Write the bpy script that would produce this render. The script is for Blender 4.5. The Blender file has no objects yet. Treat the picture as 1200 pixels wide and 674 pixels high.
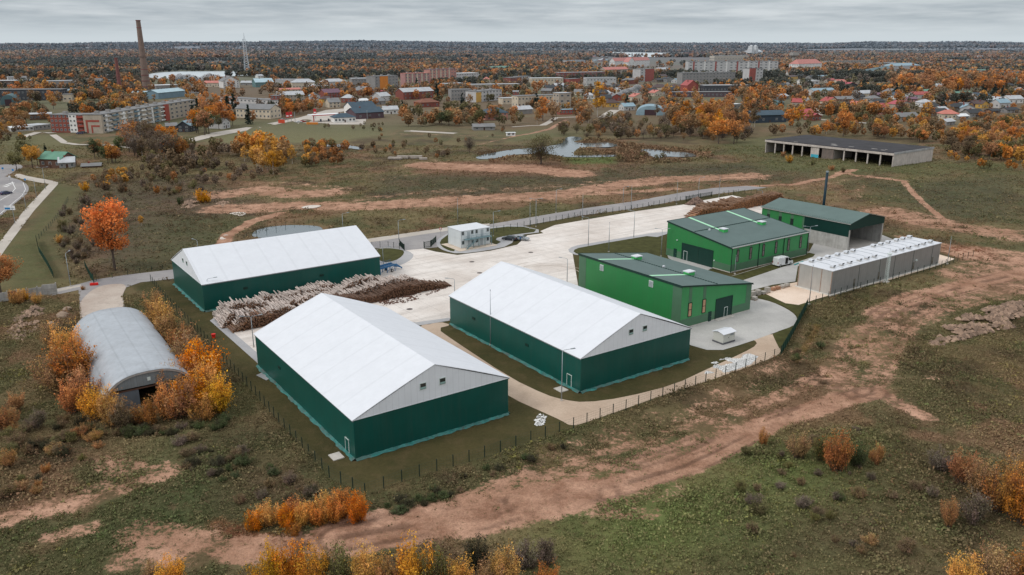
import bpy, bmesh, math, random
import numpy as np
from mathutils import Vector, Matrix
random.seed(11); rng = np.random.default_rng(11)
sc = bpy.context.scene
col = bpy.data.collections.new("place"); sc.collection.children.link(col)
# ------------------------------------------------------------------ camera
H = 56.0; FPX = 946.0; PITCH = math.radians(16.78)
cp, sp = math.cos(PITCH), math.sin(PITCH)
cam = bpy.data.cameras.new("camera"); camo = bpy.data.objects.new("camera", cam); col.objects.link(camo)
camo.location = (0, 0, H); camo.rotation_euler = (math.pi/2 - PITCH, 0, 0)
cam.sensor_width = 36; cam.lens = FPX/1200*36; cam.clip_start = 1; cam.clip_end = 60000
sc.camera = camo
sc.view_settings.view_transform = 'Standard'; sc.view_settings.look = 'None'; sc.view_settings.exposure = 0
sc.cycles.max_bounces = 4; sc.cycles.diffuse_bounces = 2; sc.cycles.glossy_bounces = 2; sc.cycles.transparent_max_bounces = 8

def G(px, py, z=0.0):
    "survey point: where the sight line through a photo point meets the level z"
    x = (px-600)/FPX; u = (337-py)/FPX
    dy = cp+u*sp; dz = -sp+u*cp
    t = (z-H)/dz
    return Vector((x*t, dy*t, z))
def Pj(x, y, z):
    d = y*cp-(z-H)*sp; u = y*sp+(z-H)*cp
    return 600+FPX*x/d, 337-FPX*u/d
def ht(px, py, top):
    p = G(px, py); lo, hi = 0.0, 130.0
    for _ in range(40):
        m = (lo+hi)/2
        if Pj(p.x, p.y, m)[1] > top: lo = m
        else: hi = m
    return lo
def S(r, g, b, k=1.0):
    f = lambda c: (c/255/12.92 if c/255 <= .04045 else ((c/255+.055)/1.055)**2.4)*k
    return (f(r), f(g), f(b))
# ------------------------------------------------------------------ tags
def tag(o, label=None, cat=None, group=None, kind=None):
    if label: o['label'] = label
    if cat: o['category'] = cat
    if group: o['group'] = group
    if kind: o['kind'] = kind
    return o
def empty(name, loc, rz=0.0, label=None, cat=None, group=None):
    o = bpy.data.objects.new(name, None); col.objects.link(o); o.empty_display_size = .5
    o.location = loc; o.rotation_euler = (0, 0, rz)
    return tag(o, label, cat, group)
def dup(o, loc=None, rz=None, label=None, group=None, scale=None):
    c = o.copy(); col.objects.link(c)
    if loc is not None: c.location = loc
    if rz is not None: c.rotation_euler = (0, 0, rz)
    if scale is not None: c.scale = (scale,)*3 if not hasattr(scale, '__len__') else scale
    if label: c['label'] = label
    if group: c['group'] = group
    for ch in list(o.children):
        k = ch.copy(); col.objects.link(k); k.parent = c
        for g in ch.children:
            q = g.copy(); col.objects.link(q); q.parent = k
    return c
# ------------------------------------------------------------------ materials
def nd(nt, t, **kw):
    n = nt.nodes.new(t)
    for k, v in kw.items(): setattr(n, k, v)
    return n
def mixc(nt, fac, a, b, mode='MIX'):
    n = nd(nt, 'ShaderNodeMix', data_type='RGBA', blend_type=mode)
    L = nt.links
    for s, v in ((n.inputs[0], fac), (n.inputs[6], a), (n.inputs[7], b)):
        if hasattr(v, 'links') or isinstance(v, bpy.types.NodeSocket): L.new(v, s)
        elif isinstance(v, (int, float)): s.default_value = v
        else: s.default_value = (*v[:3], 1)
    return n.outputs[2]
def math_(nt, op, a, b=0.0, c=0.0, clamp=False):
    n = nd(nt, 'ShaderNodeMath', operation=op, use_clamp=clamp)
    for i, v in enumerate((a, b, c)):
        if isinstance(v, bpy.types.NodeSocket): nt.links.new(v, n.inputs[i])
        else: n.inputs[i].default_value = v
    return n.outputs[0]
def noise(nt, vec, scale, detail=3, rough=.55, lac=2.0):
    n = nd(nt, 'ShaderNodeTexNoise'); n.inputs['Scale'].default_value = scale; n.inputs['Detail'].default_value = detail
    n.inputs['Roughness'].default_value = rough
    if vec is not None: nt.links.new(vec, n.inputs['Vector'])
    return n.outputs['Fac']
def rmap(nt, v, a, b, c, d):
    n = nd(nt, 'ShaderNodeMapRange'); nt.links.new(v, n.inputs[0])
    for i, x in enumerate((a, b, c, d)): n.inputs[i+1].default_value = x
    return n.outputs[0]
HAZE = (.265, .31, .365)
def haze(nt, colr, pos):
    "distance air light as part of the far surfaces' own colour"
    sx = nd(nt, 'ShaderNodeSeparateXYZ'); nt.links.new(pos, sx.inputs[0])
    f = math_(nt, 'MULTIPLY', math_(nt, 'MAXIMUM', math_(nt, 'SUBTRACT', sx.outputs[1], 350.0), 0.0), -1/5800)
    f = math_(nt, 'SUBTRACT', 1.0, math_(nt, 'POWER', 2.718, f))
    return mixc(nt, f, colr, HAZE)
MATS = {}
def M(name, c, rough=.75, var=.12, scale=.6, bump=0, bscale=8, metal=0, attr=None, spec=.3, rand=0.0, stain=0.0, transl=0.0, wave=None, hz=True, streak=0.0):
    if name in MATS: return MATS[name]
    m = bpy.data.materials.new(name); m.use_nodes = True; nt = m.node_tree; nt.nodes.clear()
    out = nd(nt, 'ShaderNodeOutputMaterial'); bs = nd(nt, 'ShaderNodeBsdfPrincipled')
    geo = nd(nt, 'ShaderNodeNewGeometry'); tc = nd(nt, 'ShaderNodeTexCoord')
    pos = geo.outputs['Position']; obj = tc.outputs['Object']
    if attr:
        a = nd(nt, 'ShaderNodeAttribute', attribute_name=attr); c0 = a.outputs['Color']
        if c is not None: c0 = mixc(nt, 1.0, c0, c, 'MULTIPLY')
    else:
        c0 = mixc(nt, 0.0, c, c)
    if var:
        n1 = noise(nt, pos, scale, 4, .6); f = rmap(nt, n1, .3, .7, 1-var, 1+var)
        hs = nd(nt, 'ShaderNodeVectorMath', operation='SCALE'); nt.links.new(c0, hs.inputs[0]); nt.links.new(f, hs.inputs['Scale']); c0 = hs.outputs[0]
    if stain:
        n2 = noise(nt, pos, .35, 6, .7); f = rmap(nt, n2, .45, .72, 0, stain)
        c0 = mixc(nt, f, c0, (.09, .08, .065))
    if streak:
        mp = nd(nt, 'ShaderNodeMapping'); mp.inputs['Scale'].default_value = (1.6, 1.6, .12); nt.links.new(obj, mp.inputs[0])
        n2 = noise(nt, mp.outputs[0], 1.0, 5, .65); f = rmap(nt, n2, .45, .75, 0, streak)
        c0 = mixc(nt, f, c0, (.12, .11, .10))
    if wave:
        # thin dark seams: (axis vector, pitch metres, strength)
        ax, pitch, st = wave
        dt = nd(nt, 'ShaderNodeVectorMath', operation='DOT_PRODUCT'); nt.links.new(obj, dt.inputs[0]); dt.inputs[1].default_value = ax
        fr = math_(nt, 'FRACT', math_(nt, 'DIVIDE', dt.outputs['Value'], pitch))
        f = math_(nt, 'MULTIPLY', math_(nt, 'LESS_THAN', fr, .09), st)
        c0 = mixc(nt, f, c0, (.03, .035, .035))
    if rand:
        oi = nd(nt, 'ShaderNodeObjectInfo'); f = rmap(nt, oi.outputs['Random'], 0, 1, 1-rand, 1+rand)
        hs = nd(nt, 'ShaderNodeHueSaturation'); nt.links.new(c0, hs.inputs['Color']); nt.links.new(f, hs.inputs['Value'])
        r2 = math_(nt, 'FRACT', math_(nt, 'MULTIPLY', oi.outputs['Random'], 17.3))
        nt.links.new(rmap(nt, r2, 0, 1, .5-rand*.02, .5+rand*.04), hs.inputs['Hue'])
        r3 = math_(nt, 'FRACT', math_(nt, 'MULTIPLY', oi.outputs['Random'], 57.1))
        nt.links.new(rmap(nt, r3, 0, 1, 1-rand*.7, 1+rand*.3), hs.inputs['Saturation'])
        c0 = hs.outputs[0]
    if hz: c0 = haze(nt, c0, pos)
    nt.links.new(c0, bs.inputs['Base Color'])
    bs.inputs['Roughness'].default_value = rough; bs.inputs['Metallic'].default_value = metal
    bs.inputs['Specular IOR Level'].default_value = spec
    if bump:
        bn = nd(nt, 'ShaderNodeBump'); bn.inputs['Strength'].default_value = bump; bn.inputs['Distance'].default_value = .1
        nt.links.new(noise(nt, pos, bscale, 4, .6), bn.inputs['Height']); nt.links.new(bn.outputs[0], bs.inputs['Normal'])
    sh = bs.outputs[0]
    if transl:
        tr = nd(nt, 'ShaderNodeBsdfTranslucent'); nt.links.new(c0, tr.inputs[0]); mx = nd(nt, 'ShaderNodeMixShader'); mx.inputs[0].default_value = transl
        nt.links.new(sh, mx.inputs[1]); nt.links.new(tr.outputs[0], mx.inputs[2]); sh = mx.outputs[0]
    nt.links.new(sh, out.inputs[0]); MATS[name] = m
    return m
# ------------------------------------------------------------------ mesh builders
class MB:
    def __init__(s): s.v = []; s.f = []; s.mi = []; s.ms = []
    def m(s, mat):
        if mat not in s.ms: s.ms.append(mat)
        s.cur = s.ms.index(mat); return s
    def add(s, vs, fs):
        k = len(s.v); s.v += [tuple(v) for v in vs]; s.f += [tuple(k+i for i in f) for f in fs]; s.mi += [getattr(s, 'cur', 0)]*len(fs); return s
    def box(s, x0, x1, y0, y1, z0, z1):
        return s.add([(x0,y0,z0),(x1,y0,z0),(x1,y1,z0),(x0,y1,z0),(x0,y0,z1),(x1,y0,z1),(x1,y1,z1),(x0,y1,z1)],
                     [(0,3,2,1),(4,5,6,7),(0,1,5,4),(1,2,6,5),(2,3,7,6),(3,0,4,7)])
    def obox(s, x0, x1, y0, y1, z0, za, zb=None, zc=None, zd=None):
        "box whose four top corners have their own heights"
        zb = za if zb is None else zb; zc = za if zc is None else zc; zd = za if zd is None else zd
        return s.add([(x0,y0,z0),(x1,y0,z0),(x1,y1,z0),(x0,y1,z0),(x0,y0,za),(x1,y0,zb),(x1,y1,zc),(x0,y1,zd)],
                     [(0,3,2,1),(4,5,6,7),(0,1,5,4),(1,2,6,5),(2,3,7,6),(3,0,4,7)])
    def tube(s, pts, rads, n=6, caps=True):
        rings = []
        for i, p in enumerate(pts):
            p = Vector(p)
            d = (Vector(pts[min(i+1, len(pts)-1)])-Vector(pts[max(i-1, 0)]))
            if d.length < 1e-9: d = Vector((0,0,1))
            d.normalize(); a = d.orthogonal() if abs(d.z) < .9 else d.cross(Vector((0,1,0))); a.normalize(); b = d.cross(a)
            rings.append([p+(a*math.cos(t)+b*math.sin(t))*rads[i] for t in [2*math.pi*j/n for j in range(n)]])
        vs = [q for r in rings for q in r]; fs = []
        for i in range(len(pts)-1):
            for j in range(n):
                fs.append((i*n+j, i*n+(j+1)%n, (i+1)*n+(j+1)%n, (i+1)*n+j))
        if caps: fs.append(tuple(range(n-1,-1,-1))); fs.append(tuple((len(pts)-1)*n+j for j in range(n)))
        return s.add(vs, fs)
    def prism(s, prof, y0, y1):
        "profile of (x,z) points extruded along y"
        n = len(prof)
        vs = [(x,y0,z) for x,z in prof]+[(x,y1,z) for x,z in prof]
        fs = [(i,(i+1)%n,n+(i+1)%n,n+i) for i in range(n)]+[tuple(range(n-1,-1,-1)), tuple(range(n,2*n))]
        return s.add(vs, fs)
    def build(s, name, mat=None, parent=None, smooth=False, bevel=0):
        me = bpy.data.meshes.new(name); me.from_pydata(s.v, [], s.f); me.update()
        for m in (s.ms or [mat]): me.materials.append(m)
        if s.ms: me.polygons.foreach_set('material_index', s.mi)
        bm = bmesh.new(); bm.from_mesh(me); bmesh.ops.recalc_face_normals(bm, faces=bm.faces)
        if bevel: bmesh.ops.bevel(bm, geom=list(bm.edges), offset=bevel, segments=2, affect='EDGES', clamp_overlap=True)
        bm.to_mesh(me); bm.free()
        if smooth: me.polygons.foreach_set('use_smooth', [True]*len(me.polygons))
        o = bpy.data.objects.new(name, me); col.objects.link(o)
        if parent is not None: o.parent = parent
        return o
def npmesh(name, V, F, C=None, mats=(), attr='Col', smooth=False, obj=True, parent=None):
    me = bpy.data.meshes.new(name); n = F.shape[1]
    me.vertices.add(len(V)); me.vertices.foreach_set('co', V.astype(np.float32).ravel())
    me.loops.add(F.size); me.loops.foreach_set('vertex_index', F.astype(np.int32).ravel())
    me.polygons.add(len(F)); me.polygons.foreach_set('loop_start', np.arange(0, F.size, n, dtype=np.int32))
    if smooth: me.polygons.foreach_set('use_smooth', np.ones(len(F), bool))
    me.update(calc_edges=True)
    if C is not None:
        a = me.color_attributes.new(attr, 'FLOAT_COLOR', 'POINT')
        c4 = np.ones((len(V), 4), np.float32); c4[:, :3] = C; a.data.foreach_set('color', c4.ravel())
    for m in mats: me.materials.append(m)
    if not obj: return me
    o = bpy.data.objects.new(name, me); col.objects.link(o)
    if parent is not None: o.parent = parent
    return o
def leafquads(P, size, flat=0.0, tri=False):
    "randomly turned little leaf-clump faces at points P; returns V,F"
    n = len(P); d = rng.normal(size=(n,3)); d /= np.linalg.norm(d,axis=1,keepdims=True)
    e = rng.normal(size=(n,3))
    if flat: d[:,2] *= (1-flat); e[:,2] *= (1-flat)
    d /= np.linalg.norm(d,axis=1,keepdims=True)
    e -= (e*d).sum(1,keepdims=True)*d; e /= np.linalg.norm(e,axis=1,keepdims=True)
    s = (np.asarray(size)*np.ones(n))[:,None]*rng.uniform(.6,1.4,(n,1))
    a = d*s*.5; b = e*s*.5*rng.uniform(.5,1,(n,1))
    V = np.empty((n,4,3)); V[:,0] = P-a-b*.3; V[:,1] = P+a*.2-b; V[:,2] = P+a+b*.4; V[:,3] = P-a*.3+b
    F = np.arange(n*4).reshape(n,4)
    return V.reshape(-1,3), F
# value noise
_tab = rng.random((256,256))
def vn(x, y):
    xi = np.floor(x).astype(int); yi = np.floor(y).astype(int); fx = x-xi; fy = y-yi
    fx = fx*fx*(3-2*fx); fy = fy*fy*(3-2*fy)
    g = lambda a, b: _tab[a & 255, b & 255]
    return (g(xi,yi)*(1-fx)+g(xi+1,yi)*fx)*(1-fy)+(g(xi,yi+1)*(1-fx)+g(xi+1,yi+1)*fx)*fy
def fbm(x, y, o=4):
    s = 0; a = .5; t = 0
    for i in range(o):
        s = s+a*vn(x*2**i+17.3*i, y*2**i+5.1*i); t += a; a *= .5
    return s/t
def sstep(a, b, x):
    t = np.clip((x-a)/(b-a), 0, 1); return t*t*(3-2*t)
def hill(x, y):
    "height of the land: level as far as the lakes, rising in wooded ridges behind"
    x = np.asarray(x, float); y = np.asarray(y, float)
    r1 = sstep(6100, 7200, y)*(8+30*fbm(x/1300+3, y/1500, 3))
    r2 = sstep(7300, 9500, y)*(2+44*fbm(x/1500+9, y/2500+4, 4))
    # the left side rises earlier
    r3 = sstep(3300, 5200, y)*sstep(-400, -1500, x)*10
    az = .25+1.5*fbm(x/np.maximum(y,1)*5.5+11, y*0+3.3, 4)
    return (r1+r2)*az+r3
def inpoly(x, y, P):
    ins = np.zeros(x.shape, bool); n = len(P); j = n-1
    for i in range(n):
        xi, yi = P[i]; xj, yj = P[j]
        c = ((yi > y) != (yj > y)) & (x < (xj-xi)*(y-yi)/((yj-yi) or 1e-9)+xi)
        ins ^= c; j = i
    return ins
def segd(x, y, P, closed=False):
    d = np.full(x.shape, 1e9); Q = list(P)+([P[0]] if closed else [])
    for (ax, ay), (bx, by) in zip(Q[:-1], Q[1:]):
        dx, dy = bx-ax, by-ay; t = np.clip(((x-ax)*dx+(y-ay)*dy)/((dx*dx+dy*dy) or 1e-9), 0, 1)
        d = np.minimum(d, np.hypot(x-ax-t*dx, y-ay-t*dy))
    return d
def W(pts): return [tuple(G(a, b)[:2]) for a, b in pts]
def chaikin(P, n=2, closed=True):
    for _ in range(n):
        Q = []; m = len(P)
        for i in range(m if closed else m-1):
            a, b = P[i], P[(i+1) % m]
            Q += [(a[0]*.75+b[0]*.25, a[1]*.75+b[1]*.25), (a[0]*.25+b[0]*.75, a[1]*.25+b[1]*.75)]
        P = Q
    return P
YAW = math.radians(35.3)      # the works is laid out on one grid
EV = Vector((math.cos(YAW), math.sin(YAW), 0)); EY = Vector((-math.sin(YAW), math.cos(YAW), 0))

# ------------------------------------------------------------------ sky and sun
w = bpy.data.worlds.new("World"); sc.world = w; w.use_nodes = True; nt = w.node_tree; nt.nodes.clear()
out = nd(nt, 'ShaderNodeOutputWorld'); bg = nd(nt, 'ShaderNodeBackground')
SUN_EL, SUN_AZ = math.radians(42), math.radians(-118)   # azimuth from +Y, clockwise positive
sky = nd(nt, 'ShaderNodeTexSky', sky_type='NISHITA', sun_disc=False, sun_elevation=SUN_EL, sun_rotation=SUN_AZ)
tc = nd(nt, 'ShaderNodeTexCoord'); sx = nd(nt, 'ShaderNodeSeparateXYZ'); nt.links.new(tc.outputs['Generated'], sx.inputs[0])
z = sx.outputs[2]
mp = nd(nt, 'ShaderNodeMapping'); mp.inputs['Scale'].default_value = (5.0, 5.0, 60); nt.links.new(tc.outputs['Generated'], mp.inputs[0])
n1 = noise(nt, mp.outputs[0], 1.0, 6, .55)
mp2 = nd(nt, 'ShaderNodeMapping'); mp2.inputs['Scale'].default_value = (16, 16, 170); mp2.inputs['Location'].default_value = (3, 1, 5); nt.links.new(tc.outputs['Generated'], mp2.inputs[0])
n2 = noise(nt, mp2.outputs[0], 1.0, 5, .6)
cl = math_(nt, 'ADD', math_(nt, 'MULTIPLY', n1, .7), math_(nt, 'MULTIPLY', n2, .3))
# overcast layer: bright low band, grey deck above it, brightest overhead
deck = mixc(nt, rmap(nt, cl, .38, .62, 0, 1), S(166,177,186), S(210,217,222))
low = mixc(nt, rmap(nt, z, .006, .030, 0, 1), S(206,216,222), deck)
zen = mixc(nt, rmap(nt, z, .08, .8, 0, 1), low, (1.06, 1.07, 1.09))
und = mixc(nt, rmap(nt, z, -.05, 0.0, 0, 1), (.25, .24, .22), zen)
sk = nd(nt, 'ShaderNodeVectorMath', operation='SCALE'); nt.links.new(sky.outputs[0], sk.inputs[0]); sk.inputs['Scale'].default_value = .10
fin = mixc(nt, .07, und, sk.outputs[0])
nt.links.new(fin, bg.inputs[0]); bg.inputs[1].default_value = 1.0
nt.links.new(bg.outputs[0], out.inputs[0])
sl = bpy.data.lights.new("sun", 'SUN'); sl.energy = 1.15; sl.angle = math.radians(14); sl.color = (1, .965, .92)
so = bpy.data.objects.new("sun", sl); col.objects.link(so)
dv = Vector((math.sin(SUN_AZ)*math.cos(SUN_EL), math.cos(SUN_AZ)*math.cos(SUN_EL), math.sin(SUN_EL)))
so.rotation_euler = dv.to_track_quat('Z', 'Y').to_euler(); so.location = (-60, -40, 90)
# ------------------------------------------------------------------ the lie of the land: outlines surveyed from photo points
YARD = W([(246,376),(300,424),(312,437),(420,389),(488,380),(527,374),(600,352),(678,338),(671,297),(674,291),(690,288),(782,272),(800,262),(812,250),(900,262),(897,243),(879,233.5),(858,229),(826,234.5),(803,239.5),(740,248.5),(690,257),(650,264),(633,271),(637,273.5),(618,276),(606,287),(575,294),(536,299),(510,295),(486,289),(470,294),(474,300),(468,309),(446,316),(430,330),(300,355)])
PAVE = W([(775,300),(800,291),(834,315),(860,324),(866,321),(930,290),(946,296),(960,300),(1010,300),(1045,272),(1005,262),(960,250),(900,240),(880,232),(905,262),(960,300),(936,318),(900,333),(878,343),(878,352),(900,355),(920,362),(931,370),(934,376),(930,382),(905,391),(875,402),(838,413),(820,410),(795,398),(797,388),(876,364),(876,330),(830,330),(760,303)])
PAVE_A = W([(776,301),(786,297),(806,303),(836,314),(822,320),(800,313)])                                    # apron at the near green hall
PAVE_B = W([(858,323.5),(948,295.5),(955,283),(1000,262),(1060,286),(1008,303),(935,312),(932,330),(905,334),(878,341),(872,331),(850,327)])
PAVE_C = W([(795,386),(877,362),(880,349),(888,350),(905,354),(922,362),(932,369),(935,376),(931,382),(905,391),(875,402),(838,413),(800,402)])
SAND = W([(894,343),(905,336),(938,330),(958,334),(1000,320),(1098,297.5),(1119,303.5),(1100,311),(1040,329),(995,340),(955,351),(930,360)])
ROAD = W([(60,340),(93,333),(111,328),(150,322),(203,316),(330,298),(430,283.5),(524,270),(574,263),(680,245),(740,236.5),(803,225),(836,220.5),(875,218),(900,220),(836,228),(803,234),(740,245),(680,253),(574,272),(540,279),(512,290),(474,293.5),(440,291),(330,306),(203,327),(165,331),(148,337),(144,345),(146,360),(139,372),(95,378),(93,352),(92,340),(60,347)])
WALK = W([(425,281),(525,266.5),(574,262),(573,263.8),(526,270.5),(425,285.5)])
WALK2 = W([(60,340.5),(95,333.5),(95,336),(60,344)])
PATH = W([(488,382),(515,377),(530,381),(512,385),(530,398),(598,443),(640,463),(660,468.5),(685,472),(731,466),(790,451),(828,433),(870,414),(888,404),(884,398),(872,399),(905,390),(908,398),(914,408),(915,413),(907,419),(850,440),(780,462),(730,480),(690,494),(670,500),(656,492),(638,484),(598,466),(560,440),(500,398)])
LAWN_E = W([(441,292),(455,291),(468,292.5),(474,294.5),(472,300),(463,306),(448,308),(440,300)])
KERB_E = W([(440,290.5),(468,291),(485,297),(483,304),(470,311),(447,317),(436,305)])
ISLE_O = W([(511,282),(522,275),(530,270),(560,268),(606,263),(640,271.5),(606,276),(598,288),(570,294),(537,298),(520,294),(512,289)])
LAWN_O = W([(515,283),(524,276),(530,272),(560,270),(606,264.5),(636,271),(595,276),(578,280),(590,285),(560,290),(545,284),(530,288),(534,295),(526,294),(517,289)])
LAWN_M = W([(671,294),(680,290),(782,273),(778,300),(800,312),(840,322),(830,334),(760,320),(700,305),(676,298)])
KERB_M = W([(664,294),(672,288.5),(690,285.5),(783,270),(781,276),(690,298),(676,300)])
LAWN_B = W([(832,315),(852,325),(858,324),(948,296.5),(955,298),(953,301),(868,329.5),(846,329)])
LAWN_A = W([(876,362),(888,358),(888,352),(884,363),(876,367)])
LAWN_R = W([(905,391),(931,382),(936,376),(933,368),(922,361),(905,353),(881,347),(893,343),(929,360),(956,351),(946,362),(915,412),(908,398)])
POND_T = W([(293,277),(300,269),(320,265),(345,263.5),(372,264.5),(379,268),(376,272),(345,277),(310,280)])
POND_1 = W([(556,184.5),(568,181),(590,177),(604,175),(640,172),(659,168),(662,161.5),(670,160),(682,161),(681,164),(669,166.5),(690,168.5),(711,166.5),(726,170),(716,173),(680,172),(672,178),(672,182.5),(690,182),(725,181),(720,184),(668,184.5),(655,183),(640,180),(600,181),(580,186),(562,187)])
POND_2 = W([(749,175),(761,174.5),(785,178),(806,178.5),(820,183),(800,184.5),(777,183),(772,186),(765,184),(752,178)])
LAKE_1 = W([(693,62.7),(700,61.2),(805,62.6),(812,64),(872,63),(872,64.6),(812,65.2),(795,66.5),(745,67.8),(715,65.5)])
LAKE_2 = W([(170,91),(176,86),(206,84),(300,83.6),(312,85),(300,88.5),(240,91),(200,94)])
POND_3 = W([(378,169.5),(400,169),(425,173),(424,176),(400,172.5),(378,171.5)])
RB = W([(-40,205),(-5,205),(8,207),(24,211),(33,217),(34,223),(30,229),(18,238),(0,254),(-30,285),(-60,300),(-80,240)])
RB_UP = W([(-60,200),(0,193),(23,192.5),(28,196),(18,200),(8,207),(-20,210),(-60,212)])
WALK_L = W([(59,214),(68,213.5),(68,216),(40,247),(8,290),(-30,345),(-45,345),(-5,290),(28,247)])
WALK_L2 = W([(20,203),(34,207),(60,211.5),(68,214),(60,216.5),(30,211),(16,207)])
ROAD_N = W([(219,163.5),(246,156),(300,147.5),(350,138),(382,129),(412,126.5),(412,129),(395,132),(430,134.5),(428,146),(352,146),(343,142),(300,151),(250,160.5),(226,166.5)])
roads_far = [([(921,84),(924,95),(938,105),(948,120),(961,135)],5),([(955,140),(985,141.5),(1022,145)],6),([(680,137),(651,138),(644,143),(636,147)],5),
  ([(707,138),(714,133),(721,129)],9),([(25,161),(45,155),(62,156)],6),([(62,158),(76,167.5),(90,169.5),(126,170),(160,174)],4),([(450,153),(480,153.5),(543,157)],7),
  ([(600,149),(620,147.5),(636,147)],3),([(-10,196),(40,190),(60,189)],0.1)]
hard_polys = [YARD,PAVE_A,PAVE_B,PAVE_C,SAND,ROAD,WALK,PATH,RB,RB_UP,WALK_L,WALK_L2,ISLE_O,KERB_E,LAWN_M,LAWN_R]
# the mown ground inside the fence
SITE = W([(150,334),(177,329),(203,330),(440,290),(560,270),(740,247),(830,229),(880,227),(960,245),(1060,282),(1123,303),(1103,314),(992,343),(950,357),(944,362),(915,416),(907,419),(703,491),(672,502),(568,537),(471,565),(428,580),(386,560),(300,465),(240,399),(194,354)])
# ------------------------------------------------------------------ one ground sheet
ncol = 560
ta = np.concatenate([-np.geomspace(.74, 2.4, 16)[::-1], np.linspace(-.72, .72, ncol), np.geomspace(.74, 2.4, 16)])
r = [4.0]
while r[-1] < 62: r.append(r[-1]*1.09)
while r[-1] < 300: r.append(r[-1]*1.0052)
while r[-1] < 1100: r.append(r[-1]*1.008)
while r[-1] < 30000: r.append(r[-1]*1.028)
r = np.array(r); nr, nc = len(r), len(ta)
X = (r[:,None]*ta[None,:]).ravel(); Y = (r[:,None]*np.ones(nc)[None,:]).ravel()
near = Y < 640; xn, yn = X[near], Y[near]
def full(v, default=0.0):
    a = np.full(X.shape, default); a[near] = v; return a
hard = np.zeros(xn.shape)
for P in hard_polys:
    d = segd(xn, yn, P, True); ins = inpoly(xn, yn, P); d[ins] = 0
    hard = np.maximum(hard, 1-sstep(.5, 5, d))
site = inpoly(xn, yn, SITE).astype(float); ds = segd(xn, yn, SITE, True); site = np.where(site > 0, sstep(0, 1.2, ds)*.5+.5, .5-.5*sstep(0, 1.2, ds))
# dirt brush strokes: (photo points, width m, strength)
dirt_l = [([(1215,313),(1130,335),(1065,352),(1034,368)],5.5,.80),([(1034,368),(1008,398),(978,428),(925,460),(860,480),(800,498),(720,525),(640,552),(560,582)],3.6,.60),
 ([(1215,338),(1140,354),(1085,368),(1050,395),(1034,428),(1020,462)],4.0,.62),([(1005,395),(985,430),(990,455)],5,.60),
 ([(1025,461),(960,479),(905,492),(850,519),(800,544),(730,566),(640,588)],3.8,.90),([(860,500),(760,535),(650,566),(560,592)],3.4,.66),([(680,577),(560,606),(470,618),(400,632)],6.0,.92),([(480,606),(560,588),(640,565)],4,.66),([(420,630),(300,646),(240,641),(165,627)],4.5,.70),
 ([(1010,415),(1040,384),(1100,356),(1215,328)],9,.58),([(1120,322),(1215,300)],9,.6),([(1022,455),(1050,475),(1085,492)],3,.66),([(1040,440),(1090,442)],2.5,.5),
 ([(950,395),(900,440),(830,470),(700,515),(600,560)],5,.46),([(780,560),(700,600),(760,600)],3,.55),([(800,545),(790,575),(740,600)],2.5,.48),
 ([(-20,615),(40,600),(90,586),(135,572)],4.5,.62),([(130,540),(160,560),(190,555)],4.5,.64),([(60,632),(110,620)],2.5,.6),([(160,628),(230,650),(150,660)],4,.6),
 ([(255,228),(300,222),(345,228),(385,226)],13,.70),([(300,214),(345,216),(400,222)],8,.5),([(400,236),(480,228),(560,222)],9,.5),([(600,222),(700,214)],10,.46),([(20,500),(60,540)],4,.3),([(262,246),(310,243),(350,240),(420,243),(470,240),(530,236),(600,231),(660,229),(720,217),(780,210),(880,207)],13,.72),
 ([(330,249),(295,260),(268,275),(262,285),(258,292)],3,.9),([(430,213),(480,205),(520,200)],4,.45),
 ([(500,193),(560,197),(620,197),(672,203)],15,.86),([(560,235),(700,228),(790,221)],5,.7),([(870,219),(930,216),(976,206),(1000,199)],2.4,.9),([(1000,199),(985,203),(1060,211)],3.5,.85),
 ([(1059,211),(1070,225),(1082,238),(1098,251),(1115,264)],1.8,.95),([(930,222),(980,212),(1030,205)],5,.45),([(1010,217),(1005,232)],3,.5),
 ([(1040,250),(1090,262),(1200,278)],13,.66),([(1060,280),(1110,290),(1200,300)],8,.62),([(1045,245),(1120,262)],6,.6),([(1130,300),(1215,306)],10,.7),
 ([(460,157),(520,158),(570,160)],5,.5),([(452,178),(500,186),(520,190)],3,.5),([(600,160),(625,156),(645,151),(655,145),(668,138)],2.5,.9),([(560,170),(600,160)],2,.6),
 ([(118,400),(120,372)],4,.5),([(1060,220),(1200,235)],6,.25)]
dirt = np.zeros(xn.shape)
for P, wd, st in dirt_l:
    d = segd(xn, yn, W(P)); dirt = np.maximum(dirt, st*(1-sstep(wd*.35, wd*1.25, d)))
dirt *= (1-.97*site)
dirt = np.maximum(dirt, hard*.0)
# ruts along the two haul tracks
rut = np.zeros(xn.shape)
for k in (0, 1, 2, 4, 6):
    P = W(dirt_l[k][0]); d = segd(xn, yn, P)
    rut += np.where(d < 7, sstep(.55,.95,np.sin(d*2.6+fbm(xn/30, yn/30, 2)*3)*.5+.5)*sstep(.4,.6,fbm(xn/7,yn/7,3)), 0)*sstep(.35, .8, dirt)
def blob(P, soft): 
    Q = W(P); d = segd(xn, yn, Q, True); ins = inpoly(xn, yn, Q); return np.where(ins, .5+.5*sstep(0, soft, d), .5-.5*sstep(0, soft, d))
big = fbm(xn/38, yn/38, 4); med = fbm(xn/9+40, yn/9, 4); fin_ = fbm(xn/2.2+9, yn/2.2, 3)
C = np.zeros((len(xn), 3))
def lay(c, m): 
    global C
    m = np.clip(m, 0, 1)[:,None]; C = C*(1-m)+np.array(c)*m
lay(S(108,95,68), np.ones_like(xn))
lay(S(124,98,76), sstep(.48, .62, big))                      # dead stems
lay(S(78,80,52), sstep(.5, .60, med)*.7)
lay(S(78,64,50), sstep(.56, .68, fbm(xn/13+90, yn/13+5, 4))*.7)
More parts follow.
